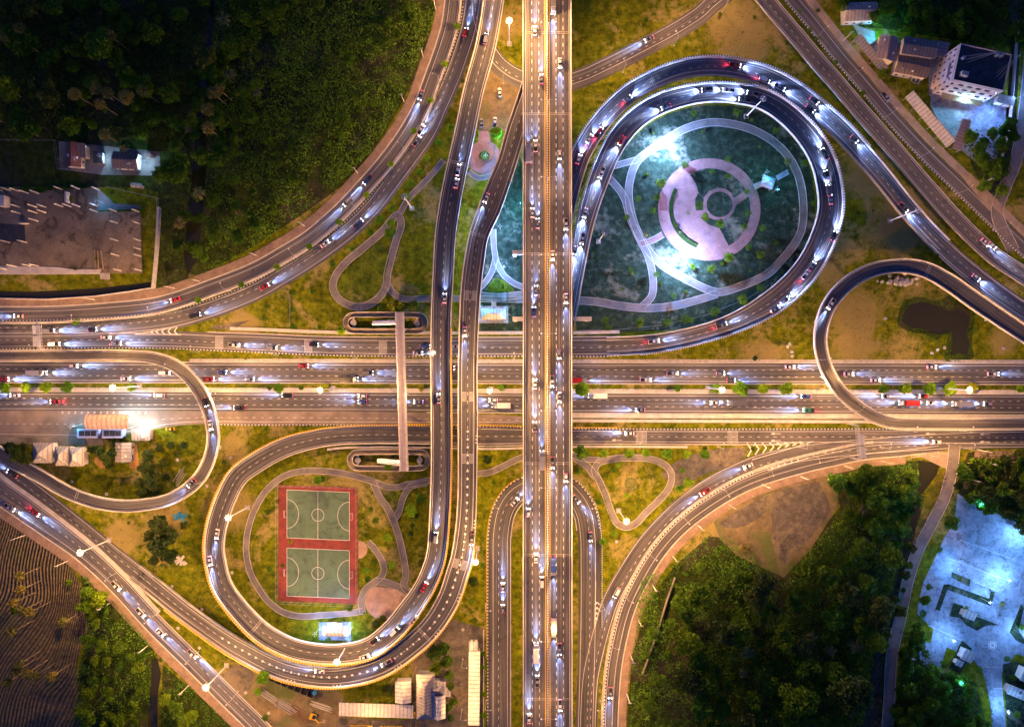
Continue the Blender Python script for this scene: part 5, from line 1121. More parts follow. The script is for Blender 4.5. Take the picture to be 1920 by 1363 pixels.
# tall block
def tall_block():
    h = 14.2; W = 23.3; D = 16.6; cx, cy = 1841, 127
    r = empty('apartment_block', (*at(cx, cy, h)[:2], 0), -math.radians(12.3), 'tall pink grey apartment block with dark flat roof at upper right', 'building')
    BW = simple('block_wall', (0.42, 0.36, 0.38), .8, var=.12)
    b = MB(); b.box(-W/2, -D/2, 0, W/2, D/2, h-.6)
    b.build('wall', BW, r)
    b = MB(); b.box(-W/2-1.2, -D/2+2, 0, -W/2-.003, -D/2+9, h-3.2); b.build('stair_tower', BW, r)
    rf = MB(); rf.box(-W/2, -D/2, h-.6, W/2, D/2, h-.3); ro = rf.build('roof', DARKR, r)
    for x0, y0, x1, y1 in ((-W/2, -D/2, W/2, -D/2+.25), (-W/2, D/2-.25, W/2, D/2), (-W/2, -D/2+.252, -W/2+.25, D/2-.252), (W/2-.25, -D/2+.252, W/2, D/2-.252)):
        q = MB(); q.box(x0, y0, h-.298, x1, y1, h+.5); q.build('roof_parapet', BW, ro)
    b = MB(); b.box(-9, -6, h-.298, -6, -4, h+1.6); b.build('roof_hatch', CONC, ro)
    for x, y in ((-9.5, 2), (5, 6.5), (7, 6.5)): b = MB(); b.cyl((x, y, h-.298), (x, y, h+1.4), .7, n=12); b.build('water_tank', METAL, ro)
    for fl in range(4):
        z = 1.4+fl*3.2
        n = 6
        for i in range(n):
            x = -W/2+1.6+(W-3.2)*i/(n-1); w = .75 if i in (0, n-1) else 1.25
            f = MB(); f.box(x-w, -D/2-.09, z, x+w, -D/2-.005, z+1.5); o = f.build('window', BW, r); g = MB(); g.box(x-w+.12, -D/2-.11, z+.12, x+w-.12, -D/2-.092, z+1.38); g.build('pane', GLASS, o)
        for i in range(6):
            y = -D/2+1.5+(D-3)*i/5; xx = -W/2 if not (1 <= i <= 2 and fl < 3) else -W/2-1.2
            f = MB(); f.box(xx-.09, y-.55, z, xx-.005, y+.55, z+1.5); o = f.build('window', BW, r); g = MB(); g.box(xx-.11, y-.43, z+.12, xx-.092, y+.43, z+1.38); g.build('pane', GLASS, o)
    for fl in range(1, 4): b = MB(); b.box(-W/2-.18, -D/2-.18, fl*3.2+.5, W/2, -D/2-.005, fl*3.2+.68); b.build('ledge', CONC, r)
    b = MB(); b.box(-W/2+3, -D/2-2.6, 2.9, W/2-1, -D/2-.2, 3.1); b.build('entrance_roof', TIMB, r)
    for (x0, y0, x1, y1) in ((-8.8, 1.5, 2.0, 5.0), (7, -3, 12.5, 6.5)):
        a = empty('roof_antenna', (0, 0, 0)); COL.objects.unlink(a); bpy.data.objects.remove(a)
        b = MB(); b.cyl((x0, y0, h-.2), (x1, y1, h+5), .06, n=5); b.cyl((x0+1.5, y0-1.0, h-.2), (x1, y1, h+5), .05, n=5); b.cyl((x0-.4, y0+1.6, h-.2), (x1, y1, h+5), .05, n=5); b.cyl((x1, y1-1, h+4.4), (x1, y1+1, h+4.4), .05, n=5); b.build('antenna', METAL, ro)
tall_block()

# ruined slab with columns
def ruin():
    r = empty('unfinished_building', at(130, 440, 0), 0, 'unfinished concrete slab with bare columns at the left edge', 'ruin')
    O = r.location
    def loc(px, py, z): v = at(px, py, z); return (v.x-O.x, v.y-O.y, z)
    for nm, pts, z, m_ in (('slab', [(-60, 362), (0, 356), (84, 362), (84, 358), (183, 352), (183, 397), (262, 397), (266, 512), (130, 512), (-60, 512)], .7, SLAB), ('front_step', [(-60, 500), (15, 499), (110, 501), (135, 505), (190, 505), (186, 513.5), (110, 514), (-60, 514)], .85, CONCL), ('dark_pit_sheet', [(-60, 415), (46, 422), (48, 454), (-60, 452)], .705, DARKR), ('entry_slab', [(187, 508), (204, 509), (205, 524), (188, 523)], .6, CONC)):  # pit: flat dark sheet on the slab, painting the gloom of a hole
        V = [Vector(loc(x, y, z)) for x, y in pts]; mb = MB(); n = len(V)
        mb.add(V, [tuple(t) for t in tessellate_polygon([V])]); mb.add(V+[Vector((v.x, v.y, .01)) for v in V], [(i, (i+1) % n, n+(i+1) % n, n+i) for i in range(n)]); mb.build(nm, m_, r)
    for px, py in ((20, 358), (36, 359), (53, 363), (73, 363), (117, 356), (149, 355), (187, 357), (37, 389), (69, 389), (86, 389), (118, 388), (133, 388), (150, 388), (183, 387), (38, 401), (70, 400), (86, 399), (183, 398), (218, 397), (261, 398), (71, 415), (220, 419), (262, 420), (221, 452), (264, 452), (264, 468), (223, 480), (265, 481), (227, 508), (266, 508), (18, 455), (50, 455), (12, 505), (31, 500), (58, 499), (72, 499), (4, 358), (4, 388)):
        x, y, z = loc(px, py, .7); b = MB(); b.box(x-.22, y-.22, .7, x+.22, y+.22, 6.6); c = b.build('column', CONCL, r)
    for x0, x1 in ((177, 180), (183, 185), (189, 194)):
        b = MB(); a = Vector(loc(x0, 470, 1.0)); c = Vector(loc(x1, 506, 1.0)); b.cyl(a, c, .25, n=5); b.build('loose_beam', TIMB, r)
    b = MB(); x, y, z = loc(130, 372, .7); b.box(x-.4, y-2.5, .7, x+.4, y+2.5, 3.4); b.build('wall_stub', CONCL, r)
    b = MB(); x, y, z = loc(14, 380, .7); b.box(x-1.3, y-2.4, .7, x+1.3, y+2.4, 4.5); b.build('wall_stub', CONCL, r)
    b = MB(); x, y, z = loc(48, 420, .7); b.box(x-1.8, y-.2, .7, x+1.8, y+.2, 3); b.build('wall_stub', CONCL, r)
ruin()

# footbridge
def footbridge():
    H_ = 7.4; r = empty('footbridge', at(748, 700, 0), 0, 'roofed white footbridge crossing the whole highway with covered stairs', 'footbridge'); O = r.location
    def L_(px, py, z): v = at(px, py, z); return Vector((v.x-O.x, v.y-O.y, z))
    a0, a1, b0, b1 = L_(741, 586, 9.8), L_(755, 586, 9.8), L_(750.5, 884, 9.8), L_(762.5, 884, 9.8)
    p0 = (a0+a1)/2; p1 = (b0+b1)/2; d = p1-p0; n = 34
    deck = MB(); dn = Vector((d.y, -d.x, 0)).normalized(); w = 1.75
    for z0, z1, ww in ((6.3, 6.9, w),):
        q = [p0+dn*ww, p0-dn*ww, p1-dn*ww, p1+dn*ww]; deck.add([(v.x, v.y, z0) for v in q]+[(v.x, v.y, z1) for v in q], [(0, 1, 2, 3), (7, 6, 5, 4), (0, 4, 5, 1), (1, 5, 6, 2), (2, 6, 7, 3), (3, 7, 4, 0)])
    deck.build('walkway', CONC, r)
    RM = simple('bridge_roof', (0.42, 0.36, 0.34), .45, .2, .15)
    for i in range(n):   # roof bays, arched
        s0 = p0+d*(i/n); s1 = p0+d*((i+.96)/n); b = MB(); prof = [(-1.85, 9.5), (-1.3, 9.8), (0, 10.0), (1.3, 9.8), (1.85, 9.5)]
        vs = [(s.x+dn.x*o, s.y+dn.y*o, z) for s in (s0, s1) for o, z in prof]; b.add(vs, [(j, j+1, 6+j, 5+j) for j in range(4)])
        b.build('roof_panel', RM, r)
    for s in (-1, 1):
        b = MB(); e = dn*s*1.75
        for z in (7.4, 7.9): b.cyl(p0+e-Vector((0, 0, 9.8-z)), p1+e-Vector((0, 0, 9.8-z)), .04, n=4)
        for i in range(n+1): q = p0+d*(i/n)+e; b.cyl((q.x, q.y, 6.9), (q.x, q.y, 9.5), .05, n=4)
        b.build('railing', METAL, r)
    for py in (600, 628, 672, 727, 780, 842, 872):
        q = L_(741+7+9*(py-586)/298, py, 6); b = MB(); b.cyl((q.x, q.y, 0), (q.x, q.y, 6.29), .5, n=12); b.build('pier', CONC, r)
    for x0, y, x1 in ((698, 605.5, 742), (707, 864.5, 751)):   # covered stairs
        a = L_(x0, y, 3.2); c = L_(x1, y, 9.6); st = MB(); m = 16
        for i in range(m):
            t = i/m; x = a.x+(c.x-a.x)*t; dx = (c.x-a.x)/m; zz = .2+6.6*t; st.box(x, a.y-1.0, max(0, zz-.4), x+dx+.05, a.y+1.0, zz+.2)
        st.build('stairs', CONC, r)
        for i in range(5):
            t0 = i/5; t1 = (i+.95)/5; b = MB(); vs = []
            for t in (t0, t1):
                x = a.x+(c.x-a.x)*t; z = 3.0+6.4*t
                for o, dz in ((-1.1, 0), (-.6, .4), (.6, .4), (1.1, 0)): vs.append((x, a.y+o, z+dz))
            b.add(vs, [(j, j+1, 5+j, 4+j) for j in range(3)]); b.build('stair_roof', METAL, r)
footbridge()
# stadium shaped kerbed paths at both feet of the footbridge
def oval(cx, cy, rx, ry, label):
    st = [(cx-rx+ry, cy-ry+5), (cx+rx-ry, cy-ry+5)]; pts = []
    R_ = ry-4.5
    for a in range(-90, 91, 15): pts.append((cx+rx-ry+R_*math.cos(math.radians(a)), cy+R_*math.sin(math.radians(a))))
    for a in range(90, 271, 15): pts.append((cx-rx+ry+R_*math.cos(math.radians(a)), cy+R_*math.sin(math.radians(a))))
    p = Path(pts, 10, 1.2, True, step=4); r = empty('oval_ramp', (0, 0, 0), 0, label, 'ramp')
    mb = MB(); extrude(mb, p, [(('L', 0), 0), (('R', 0), 0), (('R', 0), -1.2), (('L', 0), -1.2)][::-1]); mb.build('deck', simple('ochre_concrete', (0.36, 0.27, 0.15), .85, var=.2, scale=.3), r)
    for sd in ('L', 'R'):
        mb = MB(); extrude(mb, p, [((sd, 0), 0), ((sd, 0), .9), ((sd, .2), .9), ((sd, .2), 0)]); mb.build('parapet', CONCL, r)
    for sx in (-1, 1):
        q = at(cx+sx*(rx-ry), cy, .1); b = MB(); b.cyl(q, (q.x, q.y, 1.25), 1.4, n=14); b.box(q.x-.5, q.y-2.6, .1, q.x+.5, q.y+2.6, 1.2); b.build('round_landing', CONC, r)
oval(723, 605.5, 79, 19.5, 'oval kerbed ramp at the upper foot of the footbridge'); oval(729.5, 862.5, 77.5, 19.5, 'oval kerbed ramp at the lower foot of the footbridge')
# sign gantries
SIGNB = simple('sign_back', (0.36, 0.35, 0.36), .5, .4, .1)
def gantry(x0, y0, x1, y1, label, boards, h=7.0):
    r = empty('sign_gantry', at(x0, y0, 0), 0, label, 'sign gantry'); O = r.location
    a = at(x0, y0, h)-Vector((O.x, O.y, 0)); b_ = at(x1, y1, h)-Vector((O.x, O.y, 0)); d = (b_-a).normalized(); n = Vector((-d.y, d.x, 0))
    q = MB(); L = (b_-a).length; m = int(L/1.5)
    for e in (-.6, .6):
        for z in (0, 1.2): q.cyl(a+n*e+Vector((0, 0, z)), b_+n*e+Vector((0, 0, z)), .09, n=5)
        for i in range(m): q.cyl(a+n*e+d*(L*i/m), a+n*e+d*(L*(i+1)/m)+Vector((0, 0, 1.2)), .05, n=4)
    for i in range(m): q.cyl(a-n*.6+d*(L*i/m)+Vector((0, 0, 1.2)), a+n*.6+d*(L*(i+1)/m)+Vector((0, 0, 1.2)), .05, n=4); q.cyl(a+n*.6+d*(L*i/m)+Vector((0, 0, 1.2)), a-n*.6+d*(L*i/m)+Vector((0, 0, 1.2)), .05, n=4)
    q.build('truss', METAL, r)
    for p in (a, b_):
        c = MB()
        for e in (-.6, .6): v = p+n*e; c.cyl((v.x, v.y, 0), (v.x, v.y, h+1.2), .16, n=8)
        c.build('leg', METAL, r)
    for t0, t1, sd in boards:
        c = MB(); v0 = a+d*L*t0+n*sd; v1 = a+d*L*t1+n*sd; w = n*.12*(1 if sd > 0 else -1)
        z0, z1 = h-1.2, h+2.4; tilt = n*(.9 if sd > 0 else -.9)
        vs = [v0, v1, v1+w, v0+w]; c.add([(v.x, v.y, z0) for v in vs]+[(v.x+tilt.x, v.y+tilt.y, z1) for v in vs], [(3, 2, 1, 0), (4, 5, 6, 7), (0, 1, 5, 4), (1, 2, 6, 5), (2, 3, 7, 6), (3, 0, 4, 7)]); c.build('sign_board', SIGNB, r)
gantry(75, 604, 77, 655, 'steel sign gantry spanning the merged frontage road at the left edge', ((.12, .45, -.9), (.52, .88, -.9)))
gantry(1605, 797, 1612, 862, 'steel sign gantry spanning the frontage roads below the narrow ramp at right', ((.28, .58, .9), (.65, .95, .9)))
# utility poles
def upole(px, py, label, h=9, arm=0):
    r = empty('utility_pole', at(px, py, 0), arm, label, 'utility pole', 'concrete utility poles along the pavements')
    b = MB(); b.cyl((0, 0, 0), (0, 0, h), .2, .12, 7); b.build('pole', CONCL, r)
    b = MB(); b.box(-.9, -.06, h-.6, .9, .06, h-.45); b.box(-.7, -.05, h-1.5, .7, .05, h-1.38); b.build('crossarm', METAL, r)
    c = MB()
    for x in (-.8, 0, .8): c.cyl((x, 0, h-.45), (x, 0, h-.2), .05, n=5)
    c.build('insulator', METAL, r)
def poles(lst, where, arm=0):
    for i, (x, y) in enumerate(lst): upole(x, y, f'concrete utility pole on {where}, {ordn(i)} along', arm=arm)
poles([(817, 18), (794, 108), (758, 192), (671, 325), (571, 424), (482, 480), (375, 528), (328, 541), (178, 562)], 'the edge of the upper left pavement')
poles([(47, 1003), (128, 1051), (206, 1130), (280, 1208), (354, 1284)], 'the outer edge of the lower left pavement')
poles([(1175, 1300), (1182, 1227), (1196, 1160), (1223, 1096), (1261, 1042), (1309, 985), (1367, 946), (1429, 908), (1500, 893), (1582, 873), (1652, 864)], 'the outer edge of the lower right pavement')
poles([(1832, 843), (1842, 866), (1812, 897), (1835, 345), (1692, 1220), (1580, 78)], 'the verge near the right edge')
# small scattered things
def box_cover(i, px, py, s=5):
    r = MB(); k = .25*s/2; c = at(px, py, 0); r.box(-k, -k, 0, k, k, .25); r.box(-k*.75, -k*.75, .252, k*.75, k*.75, .32); o = r.build('drain_cover', CONCL); o.location = c; o.rotation_euler = (0, 0, .3+i*.4)
    tag(o, DCL[i], 'drain cover', 'square concrete drain covers')
DC = [(334, 1177), (374, 1214), (323, 1099), (379, 1142), (461, 1298), (504, 1336), (135, 903), (200, 926), (1156, 1015), (432, 858), (333, 862), (1848, 600), (1914, 635), (868, 1180), (388, 911), (435, 1073)]
DCL = ['concrete drain cover on the gravel between the lower left roads', 'concrete drain cover lower on the gravel between the lower left roads', 'concrete drain cover on the lawn right of the lower left slip road', 'concrete drain cover just outside the loop guard at lower left', 'concrete drain cover on the green triangle left of the yard track', 'concrete drain cover at the bottom corner beside the stacked pipes', 'concrete drain cover on the grass inside the narrow left ramp', 'concrete drain cover at the bottom inside of the narrow left ramp', 'concrete drain cover below the tip of the triangular park', 'concrete drain cover left of the loop road start', 'concrete drain cover on grass right of the station shrubs', 'concrete drain cover right of the pond by the narrow ramp', 'concrete drain cover at the right edge beside the narrow ramp', 'concrete drain cover near the gate house', 'concrete drain cover right outside the narrow left ramp', 'concrete drain cover on the court loop verge']
for i, (x, y) in enumerate(DC): box_cover(i, x, y)
rk = MB(); rk.ball((0, 0, .35), .8, 7, 5, .6)
rkm = [pm_(rk, 'rock_mesh', CONCL)]
for v in rkm[0].vertices: v.co *= 1+random.uniform(-.25, .25)
RK = [(random.gauss(1690, 14), random.gauss(528, 5)) for _ in range(34)]
for i, (x, y) in enumerate(RK):
    o = link(bpy.data.objects.new('boulder', rkm[0])); o.location = at(x, y, 0); o.rotation_euler = (0, 0, random.random()*6); s = random.uniform(.6, 1.5); o.scale = (s, s, s)
    tag(o, 'pale boulder in the loose heap under the top of the narrow right ramp', 'boulder', 'boulders heaped by the narrow right ramp')
for i, (x, y) in enumerate([(1476, 650), (1484, 660), (1485, 668), (1480, 645), (1746, 662), (1757, 656), (1770, 652), (1880, 653), (1659, 598)]):
    o = link(bpy.data.objects.new('boulder', rkm[0])); o.location = at(x, y, 0); o.rotation_euler = (0, 0, i); tag(o, 'single pale stone lying on the grass near the pond and right ramp', 'boulder', 'single stones on the grass at right')
# pipes, yard clutter, excavator
def pipes(x0, y0, x1, y1, n, w, mat, label, name='pipe_stack', nm='pipe'):
    a = at(x0, y0, 0); b_ = at(x1, y1, 0); d = (b_-a).normalized(); nn = Vector((-d.y, d.x, 0)); r = empty(name, a, 0, label, 'pipe stack' if nm == 'pipe' else 'timber stack')
    for i in range(n):
        j = random.uniform(-1.5, 1.5); o = nn*((i-(n-1)/2)*w/max(1, n-1)); z = .3+random.uniform(0, .5)
        q = MB(); q.cyl(Vector((0, 0, z))+o+d*j, (b_-a)+Vector((0, 0, z+random.uniform(-.1, .3)))+o*random.uniform(.7, 1.2)+d*j, .13, n=6); q.build(nm, mat, r)
pipes(491, 1295, 520, 1315, 7, 3.2, CONCL, 'upper heap of pale pipes beside the yard track'); pipes(520, 1313, 552, 1332, 8, 3.6, METAL, 'middle heap of grey pipes beside the yard track'); pipes(545, 1328, 575, 1350, 7, 4, RUST, 'rusty pipe heap at the lower end of the yard track')
pipes(587, 1318, 623, 1330, 6, 2.2, CONCL, 'bundle of concrete beams on the yard below the loop', 'beam_stack', 'beam'); pipes(331, 905, 346, 880, 5, 3, CONCL, 'bundle of pale poles inside the narrow left ramp', 'pole_stack', 'beam')
for i in range(7):
    x, y = 512+i*12, 1268+i*5.0; r = empty('storage_bin', at(x, y, 0), -.35, f'dark open storage bin under the loop edge, {ordn(i)} from the left', 'bin', 'dark storage bins below the loop')
    b = MB(); b.box(-1.3, -1.6, 0, 1.3, 1.6, .1); b.box(-1.3, -1.6, .1, -1.2, 1.6, 1.3); b.box(1.2, -1.6, .1, 1.3, 1.6, 1.3); b.box(-1.2, -1.6, .1, 1.2, -1.5, 1.3); b.box(-1.2, 1.5, .1, 1.2, 1.6, 1.3); b.build('shell', DARKR, r); b = MB(); b.box(-1.1, -1.4, .105, 1.1, 1.4, .7); b.build('contents', RUB, r)
def excavator(px, py, ang, label):
    r = empty('excavator', at(px, py, 0), ang, label, 'excavator'); Y = PAINTS['yellow']
    for s in (-1, 1): b = MB(); b.box(-1.8, s*1.1-.28, 0, 1.8, s*1.1+.28, .75); b.build('track', RUB, r)
    b = MB(); b.box(-1.9, -1.2, .85, 1.0, 1.2, 1.7); b.box(-1.9, -1.1, 1.7, -.7, 1.1, 2.2); b.build('body', Y, r)
    b = MB(); b.box(-.5, .1, 1.72, .95, 1.1, 2.9); b.build('cab', GLASS, r)
    b = MB(); b.cyl((.8, -.3, 1.6), (3.0, -.3, 3.6), .25, n=6); b.cyl((3.0, -.3, 3.6), (5.0, -.3, 1.8), .2, n=6); b.build('boom', Y, r)
    b = MB(); b.box(4.7, -.8, .7, 5.5, .2, 1.7); b.build('bucket', METAL, r)
excavator(590, 1341, -.35, 'yellow excavator with its boom out on the bottom yard')
for i, (x, y, a) in enumerate(((680, 1362, 0), (735, 1363, 0), (776, 1352, 90))):
    r = empty('roller_truck', at(x, y, 0), math.radians(a), f'yellow flat bed work truck parked below the long carport, {ordn(i)} from the left', 'truck'); Y = PAINTS['yellow']
    b = MB(); b.box(-5.5, -1.15, .8, 2.6, 1.15, 1.1); b.build('flat_bed', Y, r)
    b = MB(); b.box(-5.3, -1.0, 1.105, 2.4, 1.0, 1.6); b.build('cargo', DARKR, r)
    b = MB(); loft(b, [(2.8, 1.1, .6, 1.05, 2.3, .1), (4.0, 1.1, .6, 1.0, 2.4, .1), (4.9, 1.05, .6, .95, 1.6, .1)]); b.build('cab', Y, r)
    for wx in (-4, -2.8, 3.6):
        for s in (-1, 1): b = MB(); b.cyl((wx, s*.9, .48), (wx, s*1.15, .48), .48, n=12); b.build('wheel', RUB, r)
for (x, y, s, l_) in ((337, 965, 2.6, 'blue tarpaulin bundle by the bottom of the narrow left ramp'), (1822, 886, 2.2, 'pale rubbish heap by the access road at right'), (338, 1050, 2.4, 'pale stone heap on the lawn left of the court loop'), (591, 1296, 1.5, 'small blue water barrel by the loop edge')):
    b = MB(); 
    if 'barrel' in l_: b.cyl((0, 0, 0), (0, 0, 1.5), .9, n=14)
    else:
        for k in range(9): M = Matrix.Translation((random.uniform(-s, s), random.uniform(-s, s), 0)) @ Matrix.Rotation(random.random()*3, 4, 'Z'); b.box(-s*.4, -s*.22, 0, s*.4, s*.22, random.uniform(.2, .6), M)
    o = b.build('water_barrel' if 'barrel' in l_ else ('tarpaulin_bundle' if 'tarp' in l_ else 'rubble_heap'), TARP if 'blue' in l_ else CONCL); o.location = at(x, y, 0); tag(o, l_, 'heap' if 'barrel' not in l_ else 'barrel')
# goals and court fence
for i, (x, y, s) in enumerate(((536, 963, -1), (657, 968, 1), (536, 1072, -1), (657, 1077, 1))):
    r = empty('football_goal', at(x, y, .13), 0, ('football goal at the left end of the upper court', 'football goal at the right end of the upper court', 'football goal at the left end of the lower court', 'football goal at the right end of the lower court')[i], 'goal')
    b = MB()
    for e in (-1.5, 1.5): b.cyl((0, e, 0), (0, e, 2), .08, n=6); b.cyl((0, e, 2), (s*1.1, e, 0), .05, n=5)
    b.cyl((0, -1.5, 2), (0, 1.5, 2), .08, n=6); b.cyl((s*1.1, -1.5, .05), (s*1.1, 1.5, .05), .05, n=5); b.build('frame', PAINTM, r)
    n_ = MB()
    for k in range(8): y_ = -1.5+3*k/7; n_.cyl((0, y_, 2), (s*1.1, y_, 0), .02, n=3)
    n_.build('net', PAINTM, r)
def fence(pts, label, h=3.0, gap=3.0, mat=METAL):
    r = empty('fence', (0, 0, 0), 0, label, 'fence'); rail = MB()
    for i in range(len(pts)-1):
        a = at(*pts[i], 0); b_ = at(*pts[i+1], 0); L = (b_-a).length; n = max(1, int(L/gap))
        for k in range(n): p = a.lerp(b_, k/n); q = MB(); q.cyl(p, (p.x, p.y, h), .07, n=5); q.build('post', mat, r)
        for z in (h*.35, h*.97): rail.cyl(a+Vector((0, 0, z)), b_+Vector((0, 0, z)), .04, n=4)
    rail.build('rail', mat, r)
fence([(522, 1126), (522, 909)], 'tall dark posted fence along the left side of the courts', 4); fence([(522, 909), (670, 914)], 'tall fence along the top of the courts', 4); fence([(670, 914), (671, 1132)], 'tall fence along the right side of the courts', 4); fence([(671, 1132), (522, 1126)], 'tall fence along the bottom of the courts', 4)
fence([(893, 245), (898, 246)], 'short fence left of the plaza entrance', 1.6); fence([(920, 245), (960, 245)], 'low fence right of the plaza entrance', 1.6)
fence([(1085, 619), (1160, 618), (1240, 610), (1320, 592), (1400, 560), (1440, 535)], 'low park fence curving above the northern frontage road', 1.6, 4)
fence([(903, 623), (978, 623)], 'low fence below the hipped pavilion', 1.4, 2)
fence([(0, 264), (106, 265), (112, 318), (180, 325)], 'low boundary fence around the red roofed house', 2, 4)
fence([(204, 352), (298, 373), (298, 400)], 'wire fence right of the ruined slab', 2, 4)
fence([(545, 553), (545, 612)], 'short fence between grass and triangle park at left', 1.6, 4)
def wallthing(pts, label, h=1.4, w=.25, mat=CONCL):
    b = MB()
    for i in range(len(pts)-1):
        a = at(*pts[i], 0); c = at(*pts[i+1], 0); d = (c-a).normalized(); n = Vector((-d.y, d.x, 0))*w/2; vs = [a+n, c+n, c-n, a-n]; b.add([(v.x, v.y, 0) for v in vs]+[(v.x, v.y, h+.003*i) for v in vs], [(0, 1, 2, 3), (7, 6, 5, 4), (0, 4, 5, 1), (1, 5, 6, 2), (2, 6, 7, 3), (3, 7, 4, 0)])
    tag(b.build('boundary_wall', mat), label, 'wall')
wallthing([(301, 390), (298, 450), (295, 490), (290, 541)], 'pale concrete wall running down from the ruin to the pavement', 2.2, .9)
wallthing([(0, 560), (90, 562), (180, 556), (250, 546), (290, 540)], 'low pale wall between ditch and upper left pavement', 1.0, .5)
wallthing([(1265, 1082), (1248, 1130), (1230, 1190), (1205, 1260)], 'low weathered wall in the lower right scrub', 1.2, .5, CONCD)
wallthing([(1905, 60), (1898, 150), (1890, 240), (1868, 330)], 'boundary wall beside the right edge lane', 1.8, .3)
wallthing([(907, 1180), (907, 1363)], 'boundary wall between the yard and the turning loop road', 1.8, .3)
# ================================================================ VEGETATION
def leaves(name, C, S, mat, parent=None, up=0.6, aspect=0.55):
    n = len(C); nr = RNG.normal(size=(n, 3)); nr /= np.linalg.norm(nr, axis=1)[:, None]; nr[:, 2] = np.abs(nr[:, 2])+up; nr /= np.linalg.norm(nr, axis=1)[:, None]
    r = RNG.normal(size=(n, 3)); a = np.cross(nr, r); a /= np.linalg.norm(a, axis=1)[:, None]; b = np.cross(nr, a)
    S = np.asarray(S)[:, None]; a = a*S*.5; b = b*S*.5*aspect/.55*.6
    V = np.stack([C-a, C-b*.9+a*.1, C+a, C+b*.9+a*.1], 1).reshape(-1, 3)
    me = bpy.data.meshes.new(name); me.vertices.add(4*n); me.vertices.foreach_set('co', V.astype(np.float32).ravel())
    me.loops.add(4*n); me.loops.foreach_set('vertex_index', np.arange(4*n, dtype=np.int32)); me.polygons.add(n)
    me.polygons.foreach_set('loop_start', np.arange(0, 4*n, 4, dtype=np.int32)); me.polygons.foreach_set('loop_total', np.full(n, 4, dtype=np.int32))
    me.update(); me.validate(); me.materials.append(mat); return me
def crown_pts(n, R, h0, h1, lobes):
    cs = [(0, 0, (h0+h1)/2, R*.75)]
    for i in range(lobes):
        a = math.tau*i/lobes+random.uniform(-.4, .4); rr = R*random.uniform(.4, .68); cs.append((rr*math.cos(a), rr*math.sin(a), h0+(h1-h0)*random.uniform(.25, .8), R*random.uniform(.28, .46)))
    out = []
    w = np.array([c[3]**2 for c in cs]); w /= w.sum(); k = RNG.choice(len(cs), n, p=w)
    for j, c in enumerate(cs):
        m = int((k == j).sum()); d = RNG.normal(size=(m, 3)); d /= np.linalg.norm(d, axis=1)[:, None]; d[:, 2] = np.where(RNG.random(m) < .6, np.abs(d[:, 2]), d[:, 2])
        rad = c[3]*(RNG.random(m)**.35); q = d*rad[:, None]; q[:, 2] *= (h1-h0)/(2.2*R); out.append(q+np.array(c[:3]))
    return np.vstack(out)
def trunk_mb(h, r, limbs=4, spread=1.5):
    b = MB(); b.cyl((0, 0, 0), (.05, .05, h*.55), r, r*.7, 7); b.cyl((.05, .05, h*.55), (0, 0, h*.8), r*.7, r*.35, 6)
    for i in range(limbs): a = math.tau*i/limbs+.4; b.cyl((.05, .05, h*(.45+.06*i)), (spread*math.cos(a), spread*math.sin(a), h*.78), r*.45, r*.15, 5)
    return b
TV = {}
def tree_variants(tagn, mat, n, R, h0, h1, lobes, size, count, k=3, trunk=.22):
    TV[tagn] = []
    for i in range(k):
        me = leaves('crown_mesh', crown_pts(n, R, h0, h1, lobes), RNG.uniform(size*.7, size*1.35, n), mat)
        tm = pm_(trunk_mb(h1*.8, trunk, 5, R*.5), 'trunk_mesh', BARK); TV[tagn].append((me, tm, R, (h0+h1)/2))
tree_variants('green', LEAFB, 900, 2.6, 2.2, 5.2, 6, .62, 0)
tree_variants('dark', LEAFD, 1500, 4.5, 3.0, 8.5, 8, .85, 0, 4, .3)
tree_variants('wood', LEAF, 1500, 4.5, 3.0, 8.5, 8, .85, 0, 4, .3)
tree_variants('pale', SCRUBL, 1200, 4.2, 3.0, 7.5, 7, .75, 0, 3, .28)
tree_variants('yellow', LEAFY, 650, 2.4, 2.0, 5.0, 5, .6, 0)
tree_variants('bush', LEAF, 260, 1.2, .1, 1.7, 4, .42, 0, 3, .08)
tree_variants('airy', LEAF, 420, 2.3, 2.0, 5.0, 6, .5, 0)
NT = {}; TREEQ = []
def tree(px, py, rpx, kind, label, group=None, name='tree', cat='tree', seq=True):
    if seq: i = NT.get(label, 0); NT[label] = i+1; label = f'{label}, {ordn(i)} along'
    rpx *= 1.22 if kind in ('green', 'yellow', 'airy') else 1
    var = random.choice(TV[kind]); q = (rpx, px, py, var, label, group)
    if rpx <= 7 and 'tree' not in label: put_tree(q, 'shrub', 'shrub')
    else: TREEQ.append(q)
def put_tree(q, name, cat):
    rpx, px, py, (me, tm, R, zc), lab, group = q; s = rpx*.245/R; v = at(px, py, zc*s)
    r = empty(name, (v.x, v.y, 0), random.random()*6.28, lab, cat, group); r.scale = (s, s, s*random.uniform(.9, 1.1))
    o = bpy.data.objects.new('crown', me); link(o, r); o = bpy.data.objects.new('trunk', tm); link(o, r)
